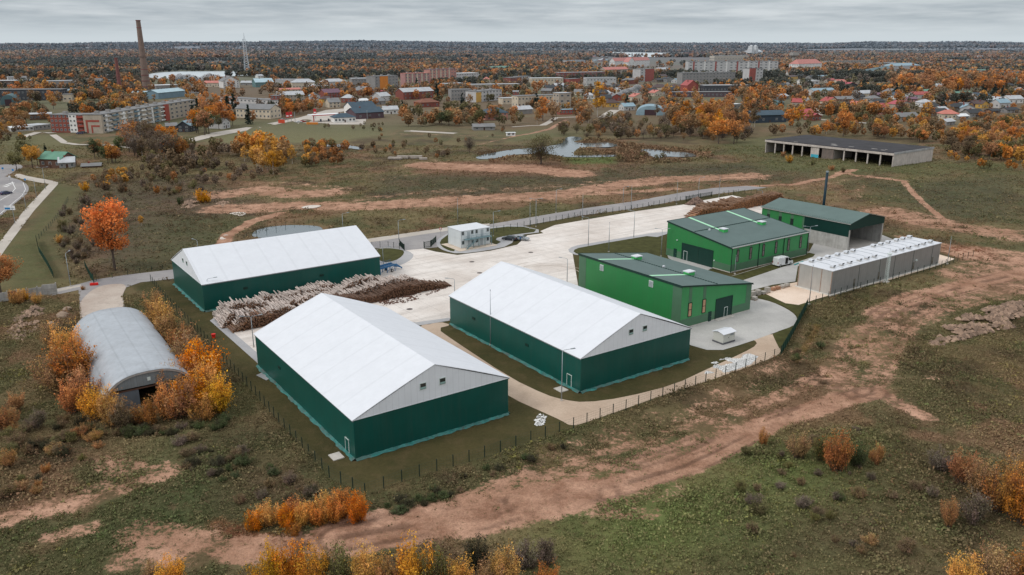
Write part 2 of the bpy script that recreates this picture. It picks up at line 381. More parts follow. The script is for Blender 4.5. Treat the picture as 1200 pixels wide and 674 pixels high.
lay(S(122,112,80), sstep(.55, .8, fbm(xn/17+7, yn/17+70, 3))*.6)
lay(S(106,118,68), blob([(640,674),(660,590),(760,560),(900,520),(1010,520),(1060,600),(900,690)], 10)*.8)   # leafy green patch
lay(S(68,82,50), blob([(150,674),(0,640),(150,590),(250,500),(380,590),(420,640)], 10)*.75)
lay(S(88,74,60), blob([(840,674),(900,590),(1060,560),(1110,674)], 8)*.6)
lay(S(74,58,48), blob([(250,520),(290,500),(350,590),(280,600)], 6)*.6)
lay(S(84,74,62), blob([(80,215),(240,205),(300,240),(200,330),(90,320),(60,260)], 12)*.7)
lay(S(76,82,54), blob([(190,255),(300,255),(250,330),(150,320)], 8)*.55)
lay(S(92,92,62), blob([(64,214),(96,222),(60,280),(85,330),(0,350),(0,300),(30,262)], 6)*.9)
lay(S(116,112,80), blob([(250,161),(310,146),(360,146),(450,151),(455,158),(380,168),(250,168)], 8)*.95)
lay(S(104,106,72), blob([(600,152),(690,140),(690,158),(600,165)], 6)*.9)
lay(S(88,102,56), blob([(655,186),(725,183),(720,192),(660,192)], 3)*.9)
lay(S(108,106,74), blob([(0,160),(70,158),(100,172),(20,190),(0,190)], 6)*.8)
lay(S(122,90,72), blob([(490,190),(660,188),(690,208),(500,208)], 5)*.75)
lay(S(104,80,62), blob([(670,165),(760,168),(830,180),(760,190),(690,180)], 5)*.8)
lay(S(70,66,54), blob([(830,195),(960,195),(960,212),(830,216)], 5)*.5)
lay(S(74,76,56), blob([(1000,215),(1200,205),(1200,262),(1110,255)], 10)*.7)
lay(S(72,70,56), blob([(440,205),(640,205),(800,190),(900,195),(700,222),(560,232),(440,232)], 6)*.6)
lay(S(88,94,60), blob([(830,170),(900,160),(1100,190),(1200,190),(1200,205),(900,200)], 6)*.6)
lay(S(130,78,58), blob([(1100,286),(1160,292),(1160,301),(1122,303)], 3)*.9)
lay(S(122,76,56), (1-sstep(.4, 2.0, segd(xn, yn, W([(255,618),(300,634),(350,640),(420,622)]))))*.8)
lay(S(86,84,58), blob([(760,500),(930,440),(960,395),(1030,350),(960,360),(915,430),(700,505)], 5)*.4)
lay(S(128,92,34), (1-sstep(.3, 1.0, segd(xn, yn, W([(958,378),(950,395),(932,420)]))))*.35)
# mown lawn of the works: dull olive, worn near walls
ln = np.clip(.5+1.6*(fbm(xn/7+3, yn/7+3, 4)-.5), 0, 1)[:,None]
lc = np.array(S(66,64,40))*(1-ln)+np.array(S(86,78,50))*ln
C = C*(1-site[:,None])+lc*site[:,None]
Cf = np.zeros((len(X), 3)); 
fb = fbm(X/260+5, Y/260, 4); fb2 = fbm(X/90, Y/90+8, 3)
Cf[:] = np.array(S(108,90,68)); k = sstep(.4, .6, fb)[:,None]; Cf = Cf*(1-k)+np.array(S(100,98,70))*k
k = (sstep(.62, .72, fb2)*(1-sstep(2500, 4000, Y)))[:,None]*.5; Cf = Cf*(1-k)+np.array(S(116,108,84))*k
k = sstep(1500, 4500, Y)[:,None]; Cf = Cf*(1-k)+(np.array(S(88,66,52))*(1-.5*fb[:,None])+np.array(S(54,62,62))*.5*fb[:,None])*k
k = (sstep(.60, .72, fbm(X/700+21, Y/700+2, 3))*sstep(3500, 5000, Y))[:,None]*.6; Cf = Cf*(1-k)+np.array(S(112,112,84))*k
blend = sstep(470, 620, yn)[:,None]; Cf[near] = C*(1-blend)+Cf[near]*blend
amp = (1-hard)*(1-site)*(1-.6*sstep(300, 600, yn))
zr = ((fbm(xn/5, yn/5, 4)-.5)*.55+(fbm(xn/28+3, yn/28, 2)-.5)*1.4*sstep(0, 12, ds))*amp
zr += -.05*rut*amp; zr = zr-.12*sstep(.5,.8,dirt)*amp
# ditch bank that follows the eastern fence
dd = segd(xn, yn, W([(1010,345),(965,365),(935,428),(880,452),(760,500),(640,545)])); zr -= .9*(1-sstep(.5, 4.5, dd))*(1-hard)*(1-site)
Z = hill(X, Y)
Z[near] += zr
for P in (LAKE_1, LAKE_2):
    pass
for P in (POND_T, POND_1, POND_2, POND_3):
    d = segd(xn, yn, P, True); ins = inpoly(xn, yn, P); Z[near] = np.where(ins, -.5*sstep(0,2,d)-.12, Z[near]*sstep(0, 6, d)+.12*sstep(0,3,d)*(1-sstep(3,6,d)))
V = np.stack([X, Y, Z], 1)
ii = np.arange(nr*nc).reshape(nr, nc)
F = np.stack([ii[:-1,:-1], ii[:-1,1:], ii[1:,1:], ii[1:,:-1]], -1).reshape(-1, 4)
m = bpy.data.materials.new("ground_cover"); m.use_nodes = True; nt = m.node_tree; nt.nodes.clear()
out = nd(nt,'ShaderNodeOutputMaterial'); bs = nd(nt,'ShaderNodeBsdfPrincipled'); geo = nd(nt,'ShaderNodeNewGeometry'); pos = geo.outputs['Position']
a = nd(nt,'ShaderNodeAttribute', attribute_name='Col').outputs['Color']; mk = nd(nt,'ShaderNodeAttribute', attribute_name='Mask'); sm = nd(nt,'ShaderNodeSeparateColor'); nt.links.new(mk.outputs['Color'], sm.inputs[0])
f1 = noise(nt,pos,1.6,6,.75); f2 = noise(nt,pos,.22,5,.7); f3 = noise(nt,pos,5.5,3,.7); f4 = noise(nt,pos,.05,4,.6)
def scl(c, f):
    v = nd(nt,'ShaderNodeVectorMath',operation='SCALE'); nt.links.new(c, v.inputs[0]); nt.links.new(f, v.inputs['Scale']); return v.outputs[0]
wild = scl(a, rmap(nt,f1,.3,.7,.82,1.18)); wild = scl(wild, rmap(nt,f2,.3,.7,.8,1.2)); wild = scl(wild, rmap(nt,f3,.3,.7,.8,1.2))
wild = mixc(nt, rmap(nt,f2,.5,.62,0,.35), wild, S(74,80,54))
wild = mixc(nt, rmap(nt,noise(nt,pos,.5,5,.7),.56,.66,0,.45), wild, S(110,88,68))
wild = mixc(nt, rmap(nt,f1,.60,.70,0,.5), wild, S(128,118,78))
lawn = scl(a, rmap(nt,f1,.3,.7,.84,1.16)); lawn = mixc(nt, rmap(nt,noise(nt,pos,.35,5,.7),.5,.66,0,.5), lawn, S(98,84,60)); lawn = mixc(nt, rmap(nt,noise(nt,pos,.16,4,.6),.52,.66,0,.45), lawn, S(58,62,36))
bse = mixc(nt, sm.outputs[1], wild, lawn)
dn = math_(nt,'ADD', sm.outputs[0], math_(nt,'MULTIPLY', math_(nt,'SUBTRACT', math_(nt,'ADD', math_(nt,'MULTIPLY',f2,.5), math_(nt,'MULTIPLY',f1,.5)), .5), 2.3))
df = rmap(nt, dn, .50, .66, 0, 1)
dc = mixc(nt, rmap(nt,f2,.35,.65,0,1), S(140,104,84), S(194,154,130)); dc = mixc(nt, rmap(nt,f4,.4,.6,0,.5), dc, S(138,102,80)); dc = scl(dc, rmap(nt,f1,.3,.7,.78,1.18)); dc = scl(dc, rmap(nt,f3,.35,.65,.82,1.14)); dc = mixc(nt, rmap(nt,noise(nt,pos,2.6,5,.8),.56,.66,0,.7), dc, S(92,84,56)); dc = scl(dc, rmap(nt,sm.outputs[2],0,1,1.05,.60))
bse = mixc(nt, df, bse, dc)
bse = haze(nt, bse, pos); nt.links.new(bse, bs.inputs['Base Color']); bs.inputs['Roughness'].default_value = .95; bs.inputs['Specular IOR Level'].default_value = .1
bn = nd(nt,'ShaderNodeBump'); bn.inputs['Strength'].default_value = .7; bn.inputs['Distance'].default_value = .25; nt.links.new(math_(nt,'ADD',f1,math_(nt,'MULTIPLY',f3,.4)), bn.inputs['Height']); nt.links.new(bn.outputs[0], bs.inputs['Normal'])
nt.links.new(bs.outputs[0], out.inputs[0])
g = npmesh('ground', V, F, Cf, [m], smooth=True); tag(g, 'rough grass, dead weeds and bare brown earth spreading from the works to the horizon', 'ground', kind='structure')
mk = g.data.color_attributes.new('Mask', 'FLOAT_COLOR', 'POINT'); c4 = np.zeros((len(X),4), np.float32)
c4[near,0] = dirt; c4[near,1] = site; c4[near,2] = np.clip(rut,0,1); mk.data.foreach_set('color', c4.ravel())
# ------------------------------------------------------------------ flat sheets of the setting
def hardmat(name, c1, c2, joint=None, patch=.5, crack=.0):
    m = bpy.data.materials.new(name); m.use_nodes = True; nt = m.node_tree; bs = nt.nodes['Principled BSDF']; geo = nd(nt,'ShaderNodeNewGeometry'); pos = geo.outputs['Position']
    c = mixc(nt, rmap(nt,noise(nt,pos,.06,6,.65),.38,.62,0,1), c1, c2)
    c = mixc(nt, rmap(nt,noise(nt,pos,.35,6,.7),.52,.72,0,patch), c, [q*.72 for q in c1])
    v = nd(nt,'ShaderNodeVectorMath',operation='SCALE'); nt.links.new(c, v.inputs[0]); nt.links.new(rmap(nt,noise(nt,pos,3,4,.7),.3,.7,.9,1.1), v.inputs['Scale']); c = v.outputs[0]
    if joint:
        rot = nd(nt,'ShaderNodeMapping'); rot.inputs['Rotation'].default_value = (0,0,-YAW); nt.links.new(pos, rot.inputs[0])
        s3 = nd(nt,'ShaderNodeSeparateXYZ'); nt.links.new(rot.outputs[0], s3.inputs[0])
        for ax, pitch in ((0,joint),(1,joint)):
            fr = math_(nt,'FRACT', math_(nt,'DIVIDE', s3.outputs[ax], pitch)); c = mixc(nt, math_(nt,'MULTIPLY', math_(nt,'LESS_THAN', fr, .16/pitch), .3), c, [q*.5 for q in c1])
        # scraped tyre bands
        mp = nd(nt,'ShaderNodeMapping'); mp.inputs['Scale'].default_value = (.03,.5,1); nt.links.new(rot.outputs[0], mp.inputs[0])
        c = mixc(nt, rmap(nt,noise(nt,mp.outputs[0],1,6,.7),.48,.66,0,.45), c, [q*.66 for q in c1])
    if crack:
        vo = nd(nt,'ShaderNodeTexVoronoi', feature='DISTANCE_TO_EDGE'); vo.inputs['Scale'].default_value = .16; nt.links.new(pos, vo.inputs['Vector'])
        c = mixc(nt, math_(nt,'MULTIPLY', math_(nt,'LESS_THAN', vo.outputs['Distance'], .02), crack), c, [q*.4 for q in c1])
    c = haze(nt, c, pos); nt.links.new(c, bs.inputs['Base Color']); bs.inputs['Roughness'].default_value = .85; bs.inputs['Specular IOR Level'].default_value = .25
    return m
CONC = hardmat('yard_concrete', S(206,196,187), S(226,219,212), joint=6, patch=.5)
GRAV = hardmat('grey_gravel', S(168,166,163), S(186,184,180), patch=.35)
TARM = hardmat('tarmac', S(138,135,136), S(156,152,150), patch=.4)
BUFF = hardmat('buff_gravel', S(176,154,134), S(196,176,156), patch=.4)
SANDM = hardmat('pale_sand', S(214,190,168), S(228,208,190), patch=.25)
GREYP = hardmat('grey_paving', S(158,158,160), S(174,173,173), patch=.2)
DUST = hardmat('dusty_road', S(176,168,158), S(192,184,174), patch=.3)
LAWN = MATS.setdefault('lawn_grass', M('lawn_grass', S(72,72,42), rough=.95, var=.3, scale=.5, bump=.5, bscale=3, spec=.1, hz=False))
def sheet(name, P, z, m, kind='structure', label=None, cat=None, ch=0, thick=0):
    if ch: P = chaikin(P, ch)
    mb = MB(); n = len(P)
    if thick:
        mb.add([(x,y,z) for x,y in P]+[(x,y,z-thick) for x,y in P], [tuple(range(n))]+[(i,(i+1)%n,n+(i+1)%n,n+i) for i in range(n)])
    else: mb.add([(x,y,z) for x,y in P], [tuple(range(n))])
    o = mb.build(name, m); tag(o, label, cat, kind=kind)
    if o.data.polygons[0].normal.z < 0: o.data.flip_normals()
    return o
def ribbon(P, wd):
    P = [Vector((a,b)) for a,b in P]; L, R = [], []
    for i, p in enumerate(P):
        d = (P[min(i+1,len(P)-1)]-P[max(i-1,0)]).normalized(); n = Vector((-d.y, d.x))*wd/2; L.append(tuple(p+n)); R.append(tuple(p-n))
    return L+R[::-1]
sheet('concrete_yard', YARD, .03, CONC, label='broad pale concrete yard between the halls and the log stacks', cat='yard')
sheet('gravel_apron', PAVE_A, .036, GRAV, label='light apron in front of the big doors of the far green hall', cat='apron')
sheet('gravel_yard', PAVE_B, .042, GRAV, label='grey gravel yard where the white van stands', cat='yard')
sheet('gravel_yard', PAVE_C, .03, GRAV, label='grey gravel turning area round the small metal kiosk', cat='yard', ch=1)
sheet('sand_pad', SAND, .024, SANDM, label='pale sandy pad under the long grey metal building', cat='pad')
sheet('access_road', ROAD, .048, TARM, label='grey tarmac road running behind the works', cat='road')
sheet('pavement', WALK, .06, DUST, label='pale pavement along the far edge of the access road', cat='pavement')
sheet('pavement', WALK2, .056, DUST, label='short pale pavement beside the concrete wall', cat='pavement')
sheet('gravel_path', PATH, .02, BUFF, label='buff gravel path curving between and around the white halls', cat='path', ch=1)
sheet('kerb_strip', KERB_E, .05, GREYP, label='grey paved border at the yard entrance beside the long hall', cat='kerb', ch=1)
sheet('kerb_strip', ISLE_O, .052, GREYP, label='grey paved border around the white office', cat='kerb', ch=1)
sheet('kerb_strip', KERB_M, .055, GREYP, label='grey paved border at the corner of the lawn between yard and green halls', cat='kerb', ch=1)
sheet('lawn', LAWN_E, .10, LAWN, label='small lawn beside the entrance gate', cat='lawn', ch=1, thick=.1)
sheet('lawn', LAWN_O, .10, LAWN, label='lawn strip behind and beside the white office', cat='lawn', ch=1, thick=.1)
sheet('lawn', LAWN_M, .10, LAWN, label='dark lawn between the two green halls', cat='lawn', ch=1, thick=.1)
sheet('lawn', LAWN_B, .09, LAWN, label='narrow worn grass strip along the windows of the far green hall', cat='lawn', thick=.09)
sheet('lawn', LAWN_R, .07, LAWN, label='grass corner inside the dense green fence', cat='lawn', ch=1, thick=.07)
sheet('gravel_drive', W([(95,352),(110,338),(128,333),(150,333),(143,346),(146,362),(139,374),(96,380),(92,362)]), .066, hardmat('patchy_drive', S(168,152,140), S(190,178,166), patch=.6), label='patchy pale gravel drive leading to the arched hangar', cat='drive', ch=2)
# pale paved strips by the yard edge
for P, lab in ((W([(246,376),(252,372),(309,420),(312,437),(300,424)]), 'grey paved edge beside the log stacks'), (W([(300,440),(452,374),(488,378),(527,372.5),(527,376),(489,382),(460,381),(312,446)]), 'grey paved edge between the two front halls')):
    sheet('kerb_strip', P, .05, GREYP, label=lab, cat='kerb')
sheet('roundabout_road', RB, .04, TARM, label='tarmac of the roundabout at the left edge', cat='road', ch=1)
sheet('roundabout_road', RB_UP, .036, TARM, label='road leaving the roundabout past the green-roofed house', cat='road', ch=1)
sheet('footpath', WALK_L, .05, DUST, label='long straight footpath crossing the lawn on the left', cat='path')
sheet('footpath', WALK_L2, .054, DUST, label='short footpath curling past the roundabout', cat='path', ch=1)
sheet('town_road', ROAD_N, .05, DUST, label='pale main road running from the left to the filling station', cat='road')
for i, (P, wd) in enumerate(roads_far):
    sheet('town_street', ribbon(W(P), wd*1.0), .06+.003*i, DUST)
wm = bpy.data.materials.new('water'); wm.use_nodes = True; nt = wm.node_tree; b_ = nt.nodes['Principled BSDF']; b_.inputs['Base Color'].default_value = (.10,.13,.14,1); b_.inputs['Roughness'].default_value = .08; b_.inputs['Specular IOR Level'].default_value = .9
bn = nd(nt,'ShaderNodeBump'); bn.inputs['Strength'].default_value = .25; bn.inputs['Distance'].default_value = .05; nt.links.new(noise(nt, nd(nt,'ShaderNodeNewGeometry').outputs['Position'], .8, 3), bn.inputs['Height']); nt.links.new(bn.outputs[0], b_.inputs['Normal'])
LKM = M('lake_sky_sheen', S(188,198,202), rough=.35, var=.05, scale=.01, spec=.6, hz=False)  # pale base colour carries the sky reflection of the distant lakes
for n_, P, z_, lab in (('pond',POND_T,.0,'small round pond behind the long left hall'),('pond',POND_1,.06,'winding reed-edged pond beside the big bare willow'),('pond',POND_2,.06,'shallow pond between brown reeds right of the first'),('pond',POND_3,.05,'thin strip of water among the orange shrubs'),('lake',LAKE_1,1.5,'distant lake below the wooded ridge'),('lake',LAKE_2,.5,'lake behind the factory chimney')):
    o = sheet(n_, P, z_, LKM if n_ == 'lake' else wm, label=lab, cat=n_, ch=2)
for i, (cx_, cy_, r_, a0_, a1_) in enumerate(((640,322,9,0,4.4),(648,325,11,.6,4.6),(642,318,7.4,1,5),(655,320,13,2.2,4.6))):
    c_ = G(cx_,cy_); sheet('tyre_mark', ribbon([(c_.x+r_*math.cos(a0_+(a1_-a0_)*k/30), c_.y+r_*math.sin(a0_+(a1_-a0_)*k/30)) for k in range(31)], .22), .034+.002*i, hardmat('tyre_mark', S(168,156,144), S(190,180,168)))
# road markings on the roundabout
pm = M('road_paint', (.75,.75,.73), var=.15, hz=False)
for i, (a_, b2) in enumerate((((4,218),(9,219)),((7,216.5),(11,217.5)),((10,215.2),(13.5,216)),((13,214.2),(16.5,214.8)))):
    p, q = G(*a_), G(*b2); sheet('road_marking', ribbon([p[:2], q[:2]], .9), .05, pm)
sheet('road_marking', ribbon(W([(0,235),(12,228),(18,221),(14,213)]), .25), .052, pm)
sheet('road_marking', ribbon(W([(0,251),(14,239),(26,229),(30,222),(27,214)]), .2), .054, pm)
# ------------------------------------------------------------------ materials of the works
GRN_D = M('dark_green_sheet', S(2,80,72), rough=.38, var=.10, scale=.25, spec=.5, wave=((1,0,0),1.0,.10), streak=.10, hz=False)
GRN_D2 = M('dark_green_sheet_end', S(2,76,68), rough=.38, var=.10, scale=.25, spec=.5, wave=((0,1,0),1.0,.10), streak=.10, hz=False)
WHT = M('white_membrane', S(219,222,227), rough=.55, var=.03, scale=.5, spec=.3, wave=((1,0,0),5.3,.05), streak=.04, hz=False, bump=.12, bscale=.7)
WHTG = M('white_gable_sheet', S(228,232,236), rough=.6, var=.05, scale=.4, wave=((0,1,0),1.0,.10), hz=False)
TURQ = M('turquoise_tarp', S(40,116,110), rough=.5, var=.4, scale=1.0, stain=.9, bump=.8, bscale=2, spec=.5, hz=False)
BLK = M('black_void', (.012,.012,.012), var=0, hz=False)  # flat black painted where openings lie in deep shade
GLS = M('dark_glass', (.02,.035,.035), rough=.12, var=0, spec=.8, hz=False)
FRW = M('white_frame', S(205,215,210), var=.05, hz=False)
CONCP = M('concrete_panel', S(178,176,172), rough=.85, var=.12, scale=.9, stain=.35, streak=.35, bump=.3, hz=False)
SLAB = M('concrete_slab', S(196,190,182), rough=.9, var=.1, hz=False)
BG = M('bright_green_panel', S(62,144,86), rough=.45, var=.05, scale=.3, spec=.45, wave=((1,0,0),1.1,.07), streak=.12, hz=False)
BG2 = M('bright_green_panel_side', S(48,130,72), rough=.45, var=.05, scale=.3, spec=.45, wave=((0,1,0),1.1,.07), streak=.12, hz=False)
GG = M('grey_green_panel', S(82,118,92), rough=.5, var=.05, hz=False)
ROOFG = M('grey_green_roof', S(88,107,104), rough=.6, var=.08, scale=.25, wave=((0,1,0),.55,.18), hz=False)
ROOFG2 = M('grey_green_roof_across', S(88,107,104), rough=.6, var=.08, scale=.25, wave=((1,0,0),.55,.18), hz=False)
TRIM = M('dark_green_trim', S(30,58,50), rough=.5, hz=False, var=.05)
DOORG = M('dark_green_door', S(22,58,50), rough=.5, hz=False, var=.06, wave=((0,0,1),.6,.25))
MINT = M('mint_skylight', S(168,226,186), rough=.4, var=.05, hz=False)
AMB = M('amber_blind', S(188,150,118), rough=.3, var=.15, scale=2, hz=False)
DKCL = M('dark_cladding', S(12,52,46), rough=.5, var=.08, wave=((0,1,0),.4,.25), hz=False)
METL = M('grey_metal_sheet', S(150,150,148), rough=.45, var=.06, metal=.25, wave=((1,0,0),.9,.12), streak=.2, hz=False)
METB = M('bright_metal_sheet', S(188,186,182), rough=.38, var=.06, metal=.3, hz=False, streak=.15)
METR = M('pale_metal_roof', S(214,217,222), rough=.4, var=.04, hz=False)
RUST = M('brown_seal', S(150,112,88), var=.3, hz=False)
GALV = M('galvanised_steel', S(150,158,162), rough=.45, var=.08, metal=.3, hz=False)
OFFW = M('white_container_panel', S(214,220,222), rough=.5, var=.04, wave=((1,0,0),.5,.06), streak=.1, hz=False)
BLUG = M('blue_grey_steel', S(110,136,142), rough=.5, var=.06, hz=False)

def win_obj(parent, x0, x1, z0, z1, y, frame, pane, bar=True):
    "a window in the plane y, seen from -y"
    f = MB().box(x0, x1, y-.10, y+.02, z0, z0+.1).box(x0, x1, y-.10, y+.02, z1-.1, z1).box(x0, x0+.1, y-.10, y+.02, z0+.1, z1-.1).box(x1-.1, x1, y-.10, y+.02, z0+.1, z1-.1)
    if bar: f.box(x0+.1, x1-.1, y-.08, y+.02, (z0+z1)/2-.05, (z0+z1)/2+.05)
    o = f.build('window', frame, parent); MB().box(x0+.1, x1-.1, y-.045, y-.01, z0+.1, z1-.1).build('pane', pane, o); return o
def turned(o, rz, loc=(0,0,0)):
    o.rotation_euler = (0,0,rz); o.location = loc; return o

# ------------------------------------------------------------------ the three white-roofed halls
TL, TW, TE, TR = 42.4, 26.0, 6.22, 11.5
def tent(loc, yaw, label, win_end, door, tag_side):
    t = empty('storage_hall', (loc[0], loc[1], 0), yaw, label, 'hall', 'white roofed storage halls')
    a, b = TL/2, TW/2
    MB().box(-a, a, -b, -b+.18, .05, TE).build('side_wall', GRN_D, t); MB().box(-a, a, b-.18, b, .05, TE).build('side_wall', GRN_D, t)
    MB().box(-a, -a+.18, -b+.18, b-.18, .05, TE-.02).build('end_wall', GRN_D2, t); MB().box(a-.18, a, -b+.18, b-.18, .05, TE-.02).build('end_wall', GRN_D2, t)
    # membrane roof: slightly bellied slopes
    n = 6; prof = []
    for s in (-1, 1):
        P = []
        for i in range(n+1):
            u = i/n; P.append((s*(b+.22)*(1-u), TE-.05+(TR-TE+.05)*u+.10*math.sin(math.pi*u)))
        prof += P if s < 0 else P[::-1][1:]
    m_ = len(prof); mb = MB().add([(x,y,z_) for x in (-a-.15, a+.15) for y, z_ in prof], [(i,i+1,m_+i+1,m_+i) for i in range(m_-1)])
    o = mb.build('roof', WHT, t)
    md = o.modifiers.new('thick', 'SOLIDIFY'); md.thickness = .08; md.offset = 1
    for s in (-1, 1):
        g = MB().add([(s*(a-.02),-b,TE-.06),(s*(a-.02),b,TE-.06),(s*(a-.02),0,TR-.06)], [(0,1,2)]).build('gable', WHTG, t)
        md = g.modifiers.new('thick', 'SOLIDIFY'); md.thickness = .12; md.offset = 0
        MB().box(s*a-.06, s*a+.06, -b-.02, b+.02, TE-.10, TE+.0).build('gable_rail', WHTG, t)
    # flashing along the eaves
    for y in (-b-.16, b+.02): MB().box(-a-.1, a+.1, y, y+.14, TE-.22, TE-.02).build('eaves_flashing', GALV, t)
    # tarp skirt of ragged strips lying at the foot of the walls
    rr = random.Random(int(abs(loc[0])*10))
    def strip(p, q, nx, ny):
        mb = MB(); m_ = 60; vs = []; lx = (q[0]-p[0]); ly = (q[1]-p[1])
        for i in range(m_+1):
            u = i/m_; w1 = .46+.12*math.sin(i*.9+p[0])+rr.uniform(-.12,.12); h1 = .34+rr.uniform(-.05,.05); A = (p[0]+lx*u, p[1]+ly*u)
            vs += [(A[0]+nx*.03,A[1]+ny*.03,h1),(A[0]+nx*w1*.6,A[1]+ny*w1*.6,.2+rr.uniform(-.05,.05)),(A[0]+nx*w1,A[1]+ny*w1,.05)]
        fs = [(3*i+k,3*i+3+k,3*i+4+k,3*i+1+k) for i in range(m_) for k in (0,1)]
        mb.add(vs, fs).build('tarp_skirt', TURQ, t)
    strip((-a,-b),(a,-b),0,-1); strip((a,-b),(a,b),1,0); strip((-a,b),(a,b),0,1); strip((-a,-b),(-a,b),-1,0)
    MB().box(-a-.12,a+.12,-b-.12,b+.12,-.1,.14).build('footing', M('black_sheet', (.02,.02,.02), hz=False, var=.3), t)
    # two small square windows in the gables that show
    for e in win_end:
        for y in (-2.0, 1.25):
            x = e*(a+.055)
            f = MB().box(x-.06, x+.06, y-.55, y+.55, 8.05, 9.15); wf = f.build('window', FRW, t)
            MB().box(x-.075, x+.075, y-.45, y+.45, 8.15, 9.05).build('pane', GLS, wf)
            MB().box(x-.085, x+.085, y-.42, y+.42, 8.2, 8.5).build('ledge', M('grey_ledge', S(140,170,165), hz=False), wf)
    if door:
        x0 = a-door
        d = MB().box(x0-.55, x0+.55, -b-.06, -b+.02, .1, 2.3).build('door', GRN_D, t)
        MB().box(x0-.64,x0-.55,-b-.09,-b+.02,.1,2.38).box(x0+.55,x0+.64,-b-.09,-b+.02,.1,2.38).box(x0-.55,x0+.55,-b-.09,-b+.02,2.3,2.38).build('frame', FRW, d)
        MB().box(x0+.35,x0+.45,-b-.11,-b-.05,1.1,1.2).build('handle', GALV, d)
        MB().box(x0-1.0,x0+1.0,-b-2.6,-b-.95,-.05,.12).build('doorstep', SLAB, t)
    for x in ((-12, 6) if tag_side else (-9,)):
        v = MB().box(x-.5, x+.5, -b-.08, -b, 3.6, 4.1); 
        for k in range(4): v.box(x-.45, x+.45, -b-.12, -b-.08, 3.66+k*.11, 3.70+k*.11)
        v.build('vent_grille', TRIM, t)
    return t
tent((-23.38,126.35), math.radians(-55.2), 'nearest white-roofed hall with dark green walls and a doorstep at its front left side', (1,), 2.6, False)
tent((9.93,149.3), math.radians(-55.05), 'white-roofed dark green hall in the middle, beside the bright green hall', (1,), 2.9, True)
tent((-57.3,190.1), math.radians(35.5), 'farthest left white-roofed dark green hall, behind the birch log stacks', (-1,), 0, True)

